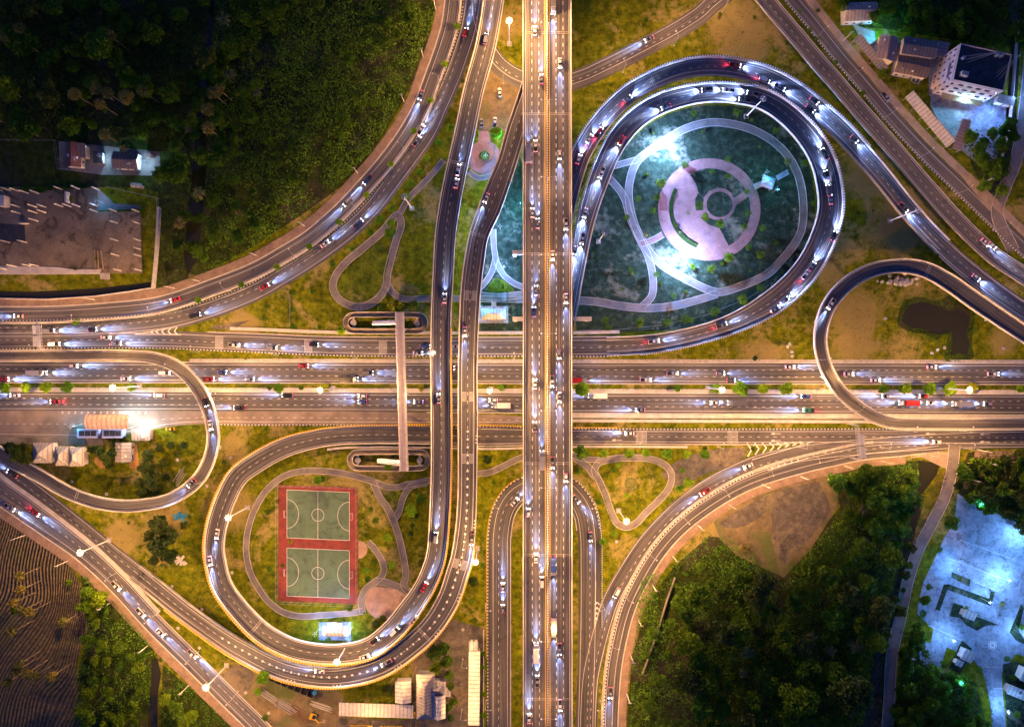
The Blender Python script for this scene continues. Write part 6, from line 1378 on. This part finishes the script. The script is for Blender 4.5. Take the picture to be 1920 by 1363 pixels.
def flush_trees(limit=292):
    TREEQ.sort(key=lambda q: -q[0]*(1.0 if ('wood' in q[4] or 'scrub' in q[4] or 'dark tree' in q[4]) else 3.2)); rest = TREEQ[limit:]
    for q in TREEQ[:limit]: put_tree(q, 'tree', 'tree')
    V = []
    for rpx, px, py, (me, tm, R, zc), lab, group in rest:
        s = rpx*.245/R; v = at(px, py, zc*s); a = np.empty(len(me.vertices)*3, np.float32); me.vertices.foreach_get('co', a); a = a.reshape(-1, 4, 3)[::2 if s < .55 else 1]*s
        t = random.random()*6.28; c, n_ = math.cos(t), math.sin(t); b = a.copy(); b[..., 0] = a[..., 0]*c-a[..., 1]*n_+v.x; b[..., 1] = a[..., 0]*n_+a[..., 1]*c+v.y; V.append(b.reshape(-1, 3))
    if V:
        V = np.vstack(V); n = len(V)//4; me = bpy.data.meshes.new('small_trees'); me.vertices.add(4*n); me.vertices.foreach_set('co', V.ravel()); me.loops.add(4*n); me.loops.foreach_set('vertex_index', np.arange(4*n, dtype=np.int32))
        me.polygons.add(n); me.polygons.foreach_set('loop_start', np.arange(0, 4*n, 4, dtype=np.int32)); me.polygons.foreach_set('loop_total', np.full(n, 4, dtype=np.int32)); me.update(); me.validate(); me.materials.append(LEAF)
        tag(link(bpy.data.objects.new('woodland_foliage', me)), 'mass of smaller tree tops between the bigger crowns of the woods', 'woodland', kind='stuff')
def palm_mesh(R, nf, feather=True):
    b = MB()
    for i in range(nf):
        a = math.tau*i/nf+random.uniform(-.15, .15); L = R*random.uniform(.8, 1.1); el = random.uniform(.1, .7); c, s = math.cos(a), math.sin(a); prev = None; seg = 7
        for k in range(seg+1):
            t = k/seg; x = L*t; z = L*(math.sin(el)*t-.75*t*t*(1-.3*el)); w = R*.15*math.sin(math.pi*min(1, .12+t*.88))+.02
            p = (c*x, s*x, z); l_ = (c*x-s*w, s*x+c*w, z-w*.5); r_ = (c*x+s*w, s*x-c*w, z-w*.5)
            if prev and (k % 1 == 0):
                f = .8
                q = [prev[0], tuple(prev[1][j]*f+prev[0][j]*(1-f) for j in range(3)), l_, p]; b.add(q, [(0, 1, 2, 3)])
                q = [prev[0], p, r_, tuple(prev[2][j]*f+prev[0][j]*(1-f) for j in range(3))]; b.add(q, [(0, 1, 2, 3)])
            prev = (p, l_, r_)
    return b
PV = []
for i in range(3):
    b = palm_mesh(4.0, 15); h = 7.5; b.v = [(v[0], v[1], v[2]+h) for v in b.v]; t = MB(); t.cyl((0, 0, 0), (0, 0, h), .28, .2, 8); PV.append((pm_(b, 'palm_crown', PALML), pm_(t, 'palm_trunk', BARK), 4.0, h))
SPV = []
for i in range(2):   # sugar palms: round heads on tall bare stems
    n = 420; d = RNG.normal(size=(n, 3)); d /= np.linalg.norm(d, axis=1)[:, None]; h = 13.0; C = d*(2.7*RNG.random(n)[:, None]**.3); C[:, 2] = C[:, 2]*.7+h
    me = leaves('sugar_crown', C, RNG.uniform(.6, 1.2, n), PALML); t = MB(); t.cyl((0, 0, 0), (0, 0, h), .28, .2, 8); SPV.append((me, pm_(t, 'palm_trunk', BARK), 2.7, h))
def palm(px, py, rpx, label, group='palms', sugar=False):
    me, tm, R, h = random.choice(SPV if sugar else PV); s = rpx*.245/R; hs = 1.0 if sugar else s; v = at(px, py, h*hs)
    r = empty('palm_tree', (v.x, v.y, 0), random.random()*6, label, 'palm tree', group); r.scale = (s, s, hs)
    link(bpy.data.objects.new('crown', me), r); link(bpy.data.objects.new('trunk', tm), r)
# trees one can tell apart
for x, r_ in ((10, 10), (48, 10), (87, 10), (125, 10), (245, 8)): tree(x, 726, r_, 'green', 'round green tree in the highway median left of the narrow ramp', 'trees in the highway median')
for x, r_, k in ((522, 9, 'green'), (565, 5, 'green'), (610, 9, 'yellow'), (790, 6, 'yellow'), (505, 6, 'dark'), (940, 6, 'green')): tree(x, 727, r_, k, 'leafy tree in the highway median between left ramp and main flyover', 'trees in the highway median')
for x, r_ in ((1090, 13), (1341, 9), (1390, 13), (1430, 10), (1475, 12), (1657, 9), (1700, 10), (1744, 12), (1782, 13), (1915, 8), (1270, 6), (1690, 7)): tree(x, 729, r_, 'green', 'bushy tree in the highway median right of the main flyover', 'trees in the highway median')
tree(1825, 727, 9, 'yellow', 'bright yellow lit tree beside the median mast near the right edge', 'trees in the highway median', seq=False)
for x, y, r_ in ((1090, 848, 12), (1132, 850, 8), (1180, 850, 9), (1211, 849, 8), (1251, 851, 10), (1288, 853, 7), (1322, 852, 9)): tree(x, y, r_, 'green', 'round tree on the verge above the triangular park', 'trees above the triangular park')
for x, y in ((857, 50), (834, 120), (807, 188), (776, 246), (732, 308), (687, 366), (635, 416), (580, 462), (519, 500), (452, 534), (371, 562), (142, 604)): tree(x, y, 6, 'green', 'small tree on the median of the upper left curved roads', 'trees on the upper left median')
for x, y, r_ in ((845, 240, 8), (822, 267, 7), (800, 297, 7), (788, 323, 7), (770, 346, 7), (763, 368, 6), (735, 391, 7), (712, 412, 8), (694, 436, 6), (660, 467, 6), (623, 494, 6), (548, 548, 6), (549, 580, 6), (549, 612, 6), (640, 620, 8), (600, 613, 5)): tree(x, y, r_, 'green', 'small tree below the inner curved road at upper left', 'trees below the inner curved road')
for x, y, r_ in ((1520, 56, 4), (1533, 72, 4), (1568, 117, 4), (1618, 175, 5), (1500, 22, 4)): tree(x, y, r_, 'yellow', 'small tree in the hedge median of the upper right roads', 'trees in the upper right median')
for x, y, r_ in ((731, 437, 10), (733, 418, 7)): tree(x, y, r_, 'green', 'bushy tree at the fork of the left triangle path', 'trees at the left fork')
for x, y, r_ in ((735, 574, 8), (750, 572, 7), (777, 572, 9), (712, 577, 6)): tree(x, y, r_, 'yellow', 'bright bush above the upper oval ramp', 'bushes above the oval ramp')
for x, y, r_ in ((925, 536, 9), (940, 540, 10), (953, 542, 8), (932, 528, 7)): tree(x, y, r_, 'dark', 'dark tree in the bed at the fork of the middle strip path', 'trees at the middle fork')
tree(889, 253, 10, 'green', 'round tree left of the plaza entrance', seq=False); tree(930, 250, 12, 'green', 'round tree right of the plaza entrance', seq=False); tree(908, 292, 11, 'dark', 'round clipped tree in the middle of the small round plaza', seq=False)
for x, y, r_ in ((1301, 212, 6), (1381, 211, 8), (1454, 245, 6), (1508, 306, 7), (1476, 303, 6), (1526, 382, 6), (1515, 455, 5), (1230, 515, 6), (1262, 555, 5), (1425, 478, 8), (1404, 464, 6), (1430, 428, 6), (1365, 483, 10), (1300, 500, 5), (1334, 505, 8), (1240, 345, 9), (1232, 370, 7), (1225, 395, 6), (1196, 373, 6), (1175, 408, 6), (1365, 298, 6), (1335, 322, 5), (1365, 330, 6), (1400, 360, 5), (1403, 400, 6), (1396, 425, 6), (1350, 420, 9), (1323, 407, 8), (1312, 385, 8), (1283, 310, 7), (1183, 505, 5), (1200, 605, 9), (1250, 605, 8), (1285, 598, 9), (1295, 600, 6), (1340, 585, 9), (1392, 562, 10), (1135, 600, 7), (1140, 615, 6), (1425, 540, 7), (1290, 400, 4)): tree(x, y, r_, 'airy', 'slender tree in the round park', 'slender trees of the round park')
for x, y, r_ in ((1210, 440, 6), (1275, 435, 5), (1478, 302, 9)): palm(x, y, r_, 'small palm beside a path of the round park', 'palms of the round park')
for x, y, r_ in ((914, 862, 10), (727, 1008, 8), (728, 875, 7), (595, 900, 8), (604, 898, 6), (512, 945, 4), (502, 960, 5), (695, 955, 6), (705, 975, 7), (772, 957, 12), (773, 985, 7), (775, 965, 10), (788, 935, 9), (790, 1055, 8), (687, 1070, 7), (700, 1055, 5), (690, 1085, 6), (887, 1090, 11), (884, 1126, 7), (505, 1068, 5), (530, 1060, 5), (735, 1060, 7), (655, 1140, 6), (705, 1170, 9), (718, 1160, 8), (615, 1200, 7), (600, 1205, 6), (890, 1162, 7), (905, 1060, 6), (770, 1330, 0)): 
    if r_: tree(x, y, r_, 'green' if (x+y) % 3 else 'dark', 'shrubby tree on the lawns around the sports courts', 'trees around the courts')
for x, y, r_ in ((512, 944, 5), (545, 1015, 4), (724, 1000, 5), (785, 940, 7), (770, 1000, 6)): tree(x, y, r_, 'yellow', 'yellow green bush on the court park lawn', 'yellow bushes of the court park')
for x, y, r_ in ((1150, 880, 6), (1175, 928, 5), (1160, 872, 5), (1290, 905, 9), (1275, 915, 7), (1124, 940, 6), (1130, 1015, 7), (1150, 1000, 5), (1085, 885, 5), (1280, 882, 5)): tree(x, y, r_, 'green', 'small bush around the triangular park', 'bushes around the triangular park')
for x, y, r_ in ((815, 1225, 16), (830, 1215, 15), (838, 1240, 14), (818, 1250, 14), (842, 1265, 11), (845, 1285, 9), (840, 1325, 10), (850, 1315, 9), (845, 1345, 8), (805, 1205, 10), (705, 1320, 8), (733, 1324, 8), (679, 1316, 5)): tree(x, y, r_, 'wood', 'leafy tree around the bottom yard offices', 'trees around the yard offices')
for x, y, r_ in ((493, 1270, 12), (497, 1345, 6), (483, 1297, 7), (905, 1225, 5), (904, 1250, 5), (905, 1300, 5), (905, 1340, 6)): tree(x, y, r_, 'green', 'small tree along the edges of the bottom yard', 'small trees of the bottom yard')
for x, y, r_ in ((278, 855, 13), (275, 880, 15), (285, 905, 15), (268, 922, 12), (292, 890, 12), (290, 925, 12), (262, 905, 10), (295, 915, 10), (210, 850, 10), (200, 860, 12), (185, 845, 11), (172, 842, 9), (205, 872, 9), (20, 840, 13), (35, 852, 14), (50, 860, 13), (45, 838, 10), (300, 840, 8), (320, 835, 8), (345, 835, 8), (305, 870, 9), (312, 895, 8)): tree(x, y, r_*1.1, 'dark', 'dense leafy tree beside the bus station houses', 'trees beside the bus station')
for x, y, r_ in ((298, 985, 22), (318, 1005, 20), (300, 1025, 24), (318, 1042, 16), (345, 985, 9), (290, 1050, 12), (282, 1005, 14)): tree(x, y, r_, 'dark', 'dense bush on the lawn between left ramp and court loop', 'bushes on the lower left lawn')
for x, y, r_ in ((165, 1110, 15), (185, 1125, 18), (160, 1135, 15), (195, 1145, 13), (170, 1150, 12), (180, 1168, 12), (162, 1345, 20), (150, 1335, 14), (205, 1345, 15), (176, 1277, 13), (200, 1240, 12), (330, 1330, 18), (345, 1350, 16), (360, 1340, 12), (310, 1310, 14), (130, 1092, 8), (117, 1165, 9), (28, 1145, 8)): tree(x, y, r_, 'wood', 'bushy tree in the strip between ploughed field and lower left road', 'trees of the lower left strip')
for i, (x, y) in enumerate(((36, 1080), (38, 1106), (25, 1130), (40, 1145), (55, 1148), (118, 1167), (22, 1185), (35, 1245), (50, 1262), (65, 1268), (97, 1268), (30, 1258), (12, 1280))): palm(x, y, 9, f'slim palm leaning over the ploughed field, {ordn(i)} listed from the top', 'palms over the ploughed field', True)
for i, (x, y, r_) in enumerate(((37, 53, 11), (208, 68, 10), (200, 85, 8), (140, 177, 12), (180, 167, 11), (202, 175, 11), (188, 196, 10), (237, 182, 14), (268, 171, 11), (196, 253, 11), (400, 175, 12), (412, 168, 9), (389, 206, 12), (391, 241, 12), (5, 70, 8))): palm(x, y, r_, f'round headed sugar palm on a bare stem in the dark upper left wood, {ordn(i)} counted', 'sugar palms at upper left', True)
for i, (x, y, r_) in enumerate(((418, 35, 16), (430, 140, 14), (372, 360, 15), (335, 418, 14), (352, 240, 12), (448, 398, 10), (358, 520, 9), (230, 278, 10), (480, 172, 12))): palm(x, y, r_, f'star shaped palm in the upper left scrub, {ordn(i)} counted', 'palms at upper left')
for i, (x, y, r_) in enumerate(((1620, 1018, 15), (1612, 1022, 10), (1398, 1030, 14), (1523, 1198, 15), (1510, 1225, 16), (1395, 1262, 12), (1607, 1212, 17), (1560, 1222, 14), (1515, 1255, 14), (1405, 1225, 15), (1620, 955, 14), (1880, 1135, 6))): palm(x, y, r_, f'spreading palm in the lower right wood, {ordn(i)} counted', 'palms at lower right')
for x, y, r_, l_ in ((325, 320, 34, 'big bright tree beside the brown roofed house'), (48, 82, 28, 'big dark tree near the upper left corner'), (190, 88, 32, 'broad dark tree in the upper left wood'), (432, 85, 20, 'brownish round tree beside the drain at upper left'), (450, 88, 14, 'smaller round tree right of the brownish one'), (768, 35, 15, 'round yellowish tree at the top of the upper left scrub'), (430, 285, 16, 'bright tree at the right of the upper left drain'), (370, 475, 12, 'bright shrub by the pavement below the upper left scrub')):
    tree(x, y, r_, 'wood', l_, seq=False)
for x, y, r_, l_ in ((1498, 1312, 36, 'broad round tree at the bottom of the lower right wood'), (1598, 1300, 42, 'largest round tree left of the dark river at the bottom'), (1455, 1165, 24, 'light green tree in the middle of the lower right wood'), (1688, 1145, 14, 'dark round tree overhanging the access road'), (1735, 1125, 12, 'small tree at the left rim of the lit compound'), (1785, 980, 16, 'dark tree at the upper tip of the lit compound'), (1652, 138, 10, 'green tree beside the slanting carport')):
    tree(x, y, r_, 'wood' if 'dark' not in l_ else 'dark', l_, seq=False)
def scatter(poly_, n, rmin, rmax, kind, label, group, mind=0.55):
    xs = [p[0] for p in poly_]; ys_ = [p[1] for p in poly_]; out = []; tries = 0
    while len(out) < n and tries < n*60:
        tries += 1; x = random.uniform(max(-25, min(xs)), min(1945, max(xs))); y = random.uniform(max(-25, min(ys_)), min(1388, max(ys_)))
        if not inside(np.array([[x, y]]), poly_)[0]: continue
        r = random.uniform(rmin, rmax)
        if any((x-a)**2+(y-b)**2 < (mind*(r+c))**2 for a, b, c in out): continue
        out.append((x, y, r)); tree(x, y, r, random.choice(kind), label, group, seq=False)
scatter([(-20, -20), (395, -20), (385, 200), (355, 300), (300, 255), (110, 255), (-20, 255)], 85, 7, 26, ('dark', 'wood', 'dark'), 'leafy tree in the dense dark wood filling the upper left corner', 'trees of the upper left wood')
scatter([(410, -20), (560, -20), (480, 120), (470, 300), (520, 400), (380, 500), (330, 470), (395, 200)], 50, 9, 18, ('dark', 'wood'), 'leafy tree right of the dark drain in the upper left scrub', 'trees right of the upper left drain')
scatter([(560, -20), (780, -20), (740, 180), (640, 320), (540, 390), (500, 300), (500, 120)], 28, 6, 13, ('wood', 'dark'), 'low bushy tree in the green scrub at upper left', 'low trees of the upper left scrub')
scatter([(1600, 885), (1712, 880), (1700, 960), (1672, 1100), (1640, 1200), (1612, 1340), (1480, 1390), (1330, 1390), (1250, 1200), (1300, 1100), (1380, 1080), (1468, 1095), (1575, 985)], 110, 7, 30, ('dark', 'wood', 'wood', 'pale'), 'leafy tree in the dense wood at lower right', 'trees of the lower right wood', .5)
scatter([(1185, 1340), (1200, 1240), (1235, 1130), (1300, 1060), (1370, 1050), (1300, 1180), (1250, 1380), (1185, 1390)], 26, 5, 14, ('wood', 'pale'), 'low bushy tree in the green scrub beside the right pavement', 'low trees beside the right pavement')
scatter([(1560, 905), (1660, 888), (1718, 888), (1718, 960), (1650, 1000), (1580, 940)], 26, 9, 24, ('wood', 'pale'), 'bright leafy tree by the upper end of the river', 'trees at the river head', .45)
scatter(woods_R, 34, 10, 20, ('wood', 'dark'), 'dense tree between the right pavement and the lit compound', 'trees above the compound', .45)
scatter(woods_TR, 46, 8, 18, ('dark', 'wood'), 'dark tree in the scrub behind the tall block', 'trees at the upper right')
for x, y, r_ in ((1742, 1100, 8), (1730, 1150, 9), (1720, 1175, 11), (1735, 1225, 10), (1800, 1085, 4), (1880, 1130, 5), (1888, 1235, 7), (1850, 1195, 0), (1770, 1245, 8), (1832, 1170, 5), (1812, 1138, 5), (1762, 1030, 7), (1900, 1270, 7), (1908, 1340, 8), (1915, 1175, 7), (1835, 1255, 8)):
    if r_: tree(x, y, r_, 'dark', 'small dark tree on the planting around the lit compound', 'trees of the lit compound')
scatter(woods_R2, 16, 10, 18, ('dark', 'wood'), 'dark tree below the lit yard at the right edge', 'trees at the right corner')
scatter(woods_LR, 40, 9, 20, ('dark',), 'dark tree below the lit compound at the lower right', 'trees below the compound', .5)
scatter([(160, 1185), (270, 1230), (265, 1390), (145, 1390)], 22, 8, 16, ('wood',), 'low bushy tree right of the ploughed field', 'low trees right of the ploughed field')
scatter([(1640, 1240), (1662, 1100), (1690, 1000), (1722, 930), (1740, 980), (1712, 1040), (1690, 1120), (1655, 1260)], 16, 6, 11, ('wood', 'dark'), 'small tree on the bank between river and access road', 'trees on the river bank')
flush_trees()
# hedges (clipped blocks of leaves)
def hedge(pts, w, h, label, mat=LEAF, dens=9, size=.38):
    p = Path(pts, w, 0.0, step=4); L = p.s[-1]; W = p.hw.mean()*2; n = int(L*W*dens); d = RNG.random(n)*L
    cx_ = np.interp(d, p.s, p.c[:, 0]); cy_ = np.interp(d, p.s, p.c[:, 1]); tx = np.interp(d, p.s, p.n[:, 0]); ty = np.interp(d, p.s, p.n[:, 1]); o = (RNG.random(n)-.5)*W
    C = np.stack([cx_+tx*o, cy_+ty*o, RNG.random(n)**.5*h*(.75+.25*np.sin(d*1.7))], 1)
    me = leaves('hedge_mesh', C, RNG.uniform(size*.7, size*1.4, n), mat); tag(link(bpy.data.objects.new('hedge', me)), label, 'hedge')
tm_ = P['TR1']; q = [(x+19, y-11) for x, y in tm_.px[::8]]
hedge(q, 5, .8, 'long clipped hedge between the two diagonal roads at upper right', LEAF)
q = [tuple(p_) for p_ in P['UL1'].px[::8]]; pu = P['UL1']; k0 = FPX/HC
q = [(pu.px[i, 0]-pu.n[i, 0]*(pu.hw[i]+1.7)*k0, pu.px[i, 1]+pu.n[i, 1]*(pu.hw[i]+1.7)*k0) for i in range(0, len(pu.px), 8)]
hedge(q, 5, .5, 'long low planted strip between the upper left curved roads', LEAFD, 7)
for x0, x1, l_ in ((15, 120, 'left edge'), (140, 232, 'bus station'), (255, 345, 'narrow left ramp'), (410, 500, 'lawn gap'), (630, 735, 'footbridge left side'), (1100, 1320, 'main flyover right side'), (1440, 1540, 'narrow right ramp'), (1590, 1690, 'right ramp far side'), (1800, 1910, 'right edge')):
    hedge([(x0, 726 if x0 < 1000 else 729), ((x0+x1)/2, 727 if x0 < 1000 else 729), (x1, 727 if x0 < 1000 else 729)], 7, .6, f'low hedge bed in the highway median by the {l_}', LEAF, 6)
hedge([(1120, 893), (1130, 925), (1140, 960), (1150, 985)], 3, .8, 'thin hedge left of the triangular park path', LEAFD); hedge([(1075, 872), (1098, 890), (1112, 905)], 4, .8, 'thin hedge near the flyover above the turning loop', LEAFD)
hedge([(680, 905), (700, 925), (722, 965), (735, 1000), (742, 1030)], 3, .7, 'thin hedge curving right of the sports courts', LEAFD); hedge([(530, 905), (600, 896), (660, 904)], 3, .7, 'thin hedge along the top of the sports courts', LEAFD)
hedge([(903, 930), (908, 960), (903, 1010), (901, 1060)], 6, 1.2, 'shrub border left of the turning loop guard', LEAF)
for i, (a, b_) in enumerate((((1782, 1074), (1822, 1090)), ((1822, 1090), (1858, 1106)), ((1775, 1098), (1760, 1142)), ((1780, 1097), (1855, 1125)), ((1786, 1130), (1778, 1152)), ((1788, 1131), (1870, 1170)), ((1802, 1202), (1780, 1250)), ((1915, 1135), (1896, 1185)), ((1845, 1250), (1868, 1390)), ((1885, 1250), (1900, 1330)), ((1860, 1108), (1855, 1125)), ((1886, 1118), (1870, 1158)), ((1795, 1045), (1855, 1072)))):
    hedge([a, ((a[0]+b_[0])/2, (a[1]+b_[1])/2), b_], 4, .9, f'dark hedge lining the lit compound paving, {ordn(i)} counted from the top', LEAFD, 10)
hedge([(1808, 180), (1835, 190), (1868, 199)], 9, 1.2, 'green hedge in front of the tall block', LEAF, 12)

# undergrowth and grass: nobody could count these
def gridnoise(x, y, scale, seed):
    r = np.random.default_rng(seed); G = r.random((64, 64)); u = x/scale; v = y/scale; i = np.floor(u).astype(int); j = np.floor(v).astype(int); fu = u-i; fv = v-j; fu = fu*fu*(3-2*fu); fv = fv*fv*(3-2*fv)
    g = lambda a, b: G[a % 64, b % 64]
    return (g(i, j)*(1-fu)+g(i+1, j)*fu)*(1-fv)+(g(i, j+1)*(1-fu)+g(i+1, j+1)*fu)*fv
WATERP = [[(395, -60), (408, -60), (398, 80), (385, 200), (385, 340), (372, 480), (352, 520), (345, 480), (360, 330), (372, 180), (392, 60)]]
def undergrowth(name, poly_, dens, hmax, size, mat, label, avoid=(), seed=1):
    a = np.array(poly_, float); x0, y0 = np.maximum(a.min(0), -40); x1, y1 = np.minimum(a.max(0), (1960, 1403)); area = (x1-x0)*(y1-y0)/16; n = int(area*dens)
    q = np.stack([RNG.uniform(x0, x1, n), RNG.uniform(y0, y1, n)], 1); m = inside(q, poly_)
    for w in avoid: m &= ~inside(q, w)
    q = q[m]; x = (q[:, 0]-CX)/4; y = (CY-q[:, 1])/4
    h = gridnoise(x, y, 9, seed)*.6+gridnoise(x, y, 3.5, seed+1)*.4; keep = RNG.random(len(x)) < np.clip((h-.22)*3.2, .06, 1); x, y, h = x[keep], y[keep], h[keep]
    z = np.clip(h-.25, 0, 1)*hmax*1.5+RNG.random(len(x))*.35*size; k = 1-z/HC
    C = np.stack([x*k, y*k, z], 1); me = leaves(name, C, RNG.uniform(size*.6, size*1.3, len(x)), mat, up=.9)
    tag(link(bpy.data.objects.new(name, me)), label, 'undergrowth', kind='stuff')
undergrowth('undergrowth', [(-20, -20), (405, -20), (385, 300), (370, 510), (300, 535), (302, 350), (300, 260), (110, 258), (0, 262), (-20, 262)], 1.0, 3.0, 1.3, LEAFD, 'dark tangled undergrowth in the upper left wood', WATERP, 3)
undergrowth('scrub', [(400, -20), (835, -20), (808, 50), (785, 110), (748, 195), (705, 275), (640, 340), (560, 405), (480, 462), (385, 512), (385, 340), (400, 90)], 2.6, 2.6, .95, SCRUBL, 'dense green scrub beside the upper left pavement', WATERP, 11)
undergrowth('scrub', [(1200, 1090), (1265, 1050), (1330, 1000), (1372, 1012), (1468, 1090), (1585, 950), (1600, 875), (1725, 868), (1722, 930), (1700, 1000), (1650, 1180), (1612, 1400), (1180, 1400), (1185, 1240)], 2.4, 3.0, .95, SCRUBL, 'dense green scrub filling the lower right wood', (), 23)
undergrowth('scrub', woods_R, 1.6, 2.5, 1.1, LEAFD, 'scrub between right pavement and lit compound', (), 5)
undergrowth('scrub', woods_TR, 1.6, 2.5, 1.1, LEAF, 'dark scrub behind the upper right sheds', (), 6)
undergrowth('scrub', woods_LR, 1.6, 2.2, 1.1, LEAFD, 'dark scrub below the lit compound', (), 7)
undergrowth('scrub', woods_BL, 2.4, 2.2, .9, SCRUBL, 'green scrub right of the ploughed field', (), 8)
undergrowth('scrub', woods_BL2, 2.4, 2.0, .9, SCRUBL, 'bright green scrub at the bottom left between ditch and pavement', (), 9)
undergrowth('scrub', woods_R2, 1.6, 2.2, 1.1, LEAFD, 'dark scrub at the right edge', (), 10)
undergrowth('bank_reeds', [(1630, 1330), (1650, 1200), (1692, 1080), (1712, 1000), (1765, 880), (1780, 885), (1765, 930), (1730, 990), (1700, 1060), (1680, 1130), (1655, 1260), (1650, 1400), (1635, 1400)], 2.4, 1.5, .8, DRYL if 'DRYL' in globals() else leafmat('dry_reed', (.10, .08, .04), (.17, .13, .07)), 'brown reeds on the bank between river and access road', (), 12)
undergrowth('pond_reeds', [(1676, 592), (1696, 556), (1730, 550), (1758, 555), (1790, 548), (1834, 566), (1830, 640), (1832, 680), (1768, 680), (1770, 632), (1758, 644), (1730, 634), (1694, 624), (1676, 606)], 3.0, 1.2, .7, LEAF, 'reeds and weeds ringing the pond at right', [[(1694, 590), (1705, 572), (1730, 567), (1755, 572), (1790, 578), (1816, 580), (1816, 665), (1783, 665), (1784, 622), (1758, 628), (1735, 618), (1705, 612), (1691, 602)]], 15)
# short grass tufts over the lit lawns, kept off every road, path and paved patch
def tufts():
    n = 150000; q = np.stack([RNG.uniform(-10, 1930, n), RNG.uniform(-10, 1373, n)], 1); ok = np.ones(n, bool)
    cell = np.zeros((200, 150), bool)
    M2 = np.zeros((1960, 1400), bool)
    yy, xx = np.mgrid[0:1400, 0:1960]
    for w in NOGRASS:
        a = np.array(w, float); x0, y0 = np.clip(a.min(0).astype(int)-1, 0, (1959, 1399)); x1, y1 = np.clip(a.max(0).astype(int)+2, 0, (1959, 1399))
        if x1 <= x0 or y1 <= y0: continue
        gx, gy = np.meshgrid(np.arange(x0, x1), np.arange(y0, y1), indexing='ij'); M2[x0:x1, y0:y1] |= inside(np.stack([gx.ravel(), gy.ravel()], 1).astype(float), w).reshape(gx.shape)
    for p in NOPATH:
        for i in range(len(p.px)):
            r = p.hw[i]*FPX/HC+1.5; x, y = p.px[i]; x0, x1 = max(0, int(x-r)), min(1960, int(x+r)+1); y0, y1 = max(0, int(y-r)), min(1400, int(y+r)+1)
            if x1 <= x0 or y1 <= y0: continue
            gx, gy = np.ogrid[x0:x1, y0:y1]; M2[x0:x1, y0:y1] |= (gx-x)**2+(gy-y)**2 < r*r
    k_ = 0
    while k_ < 110:
        x, y = random.uniform(5, 1915), random.uniform(5, 1358)
        if M2[int(x), int(y)] or M2[max(0, int(x)-6), int(y)] or M2[min(1959, int(x)+6), int(y)] or M2[int(x), max(0, int(y)-6)] or M2[int(x), int(y)+6]: continue
        put_tree((random.uniform(2.5, 5.5), x, y, random.choice(TV['bush'] if random.random() < .7 else TV['dark']), 'small rounded shrub dotted on the grass between the roads', 'small shrubs dotted over the verges'), 'shrub', 'shrub'); k_ += 1
    qi = np.clip(q.astype(int), 0, (1959, 1399)); ok = ~M2[qi[:, 0], qi[:, 1]]; q = q[ok]; x = (q[:, 0]-CX)/4; y = (CY-q[:, 1])/4
    h = gridnoise(x, y, 6, 41)*.5+gridnoise(x, y, 2.2, 42)*.5; k = RNG.random(len(x)) < np.clip((h-.35)*3, .03, 1); x, y, h = x[k], y[k], h[k]
    C = np.stack([x, y, .05+RNG.random(len(x))*.25*h], 1); me = leaves('grass_tufts', C, RNG.uniform(.25, .75, len(x)), leafmat('tuft_green', (.07, .10, .012), (.14, .16, .025)), up=1.2)
    tag(link(bpy.data.objects.new('grass_tufts', me)), 'short grass tufts covering the lawns and verges', 'grass', kind='stuff')
tufts()
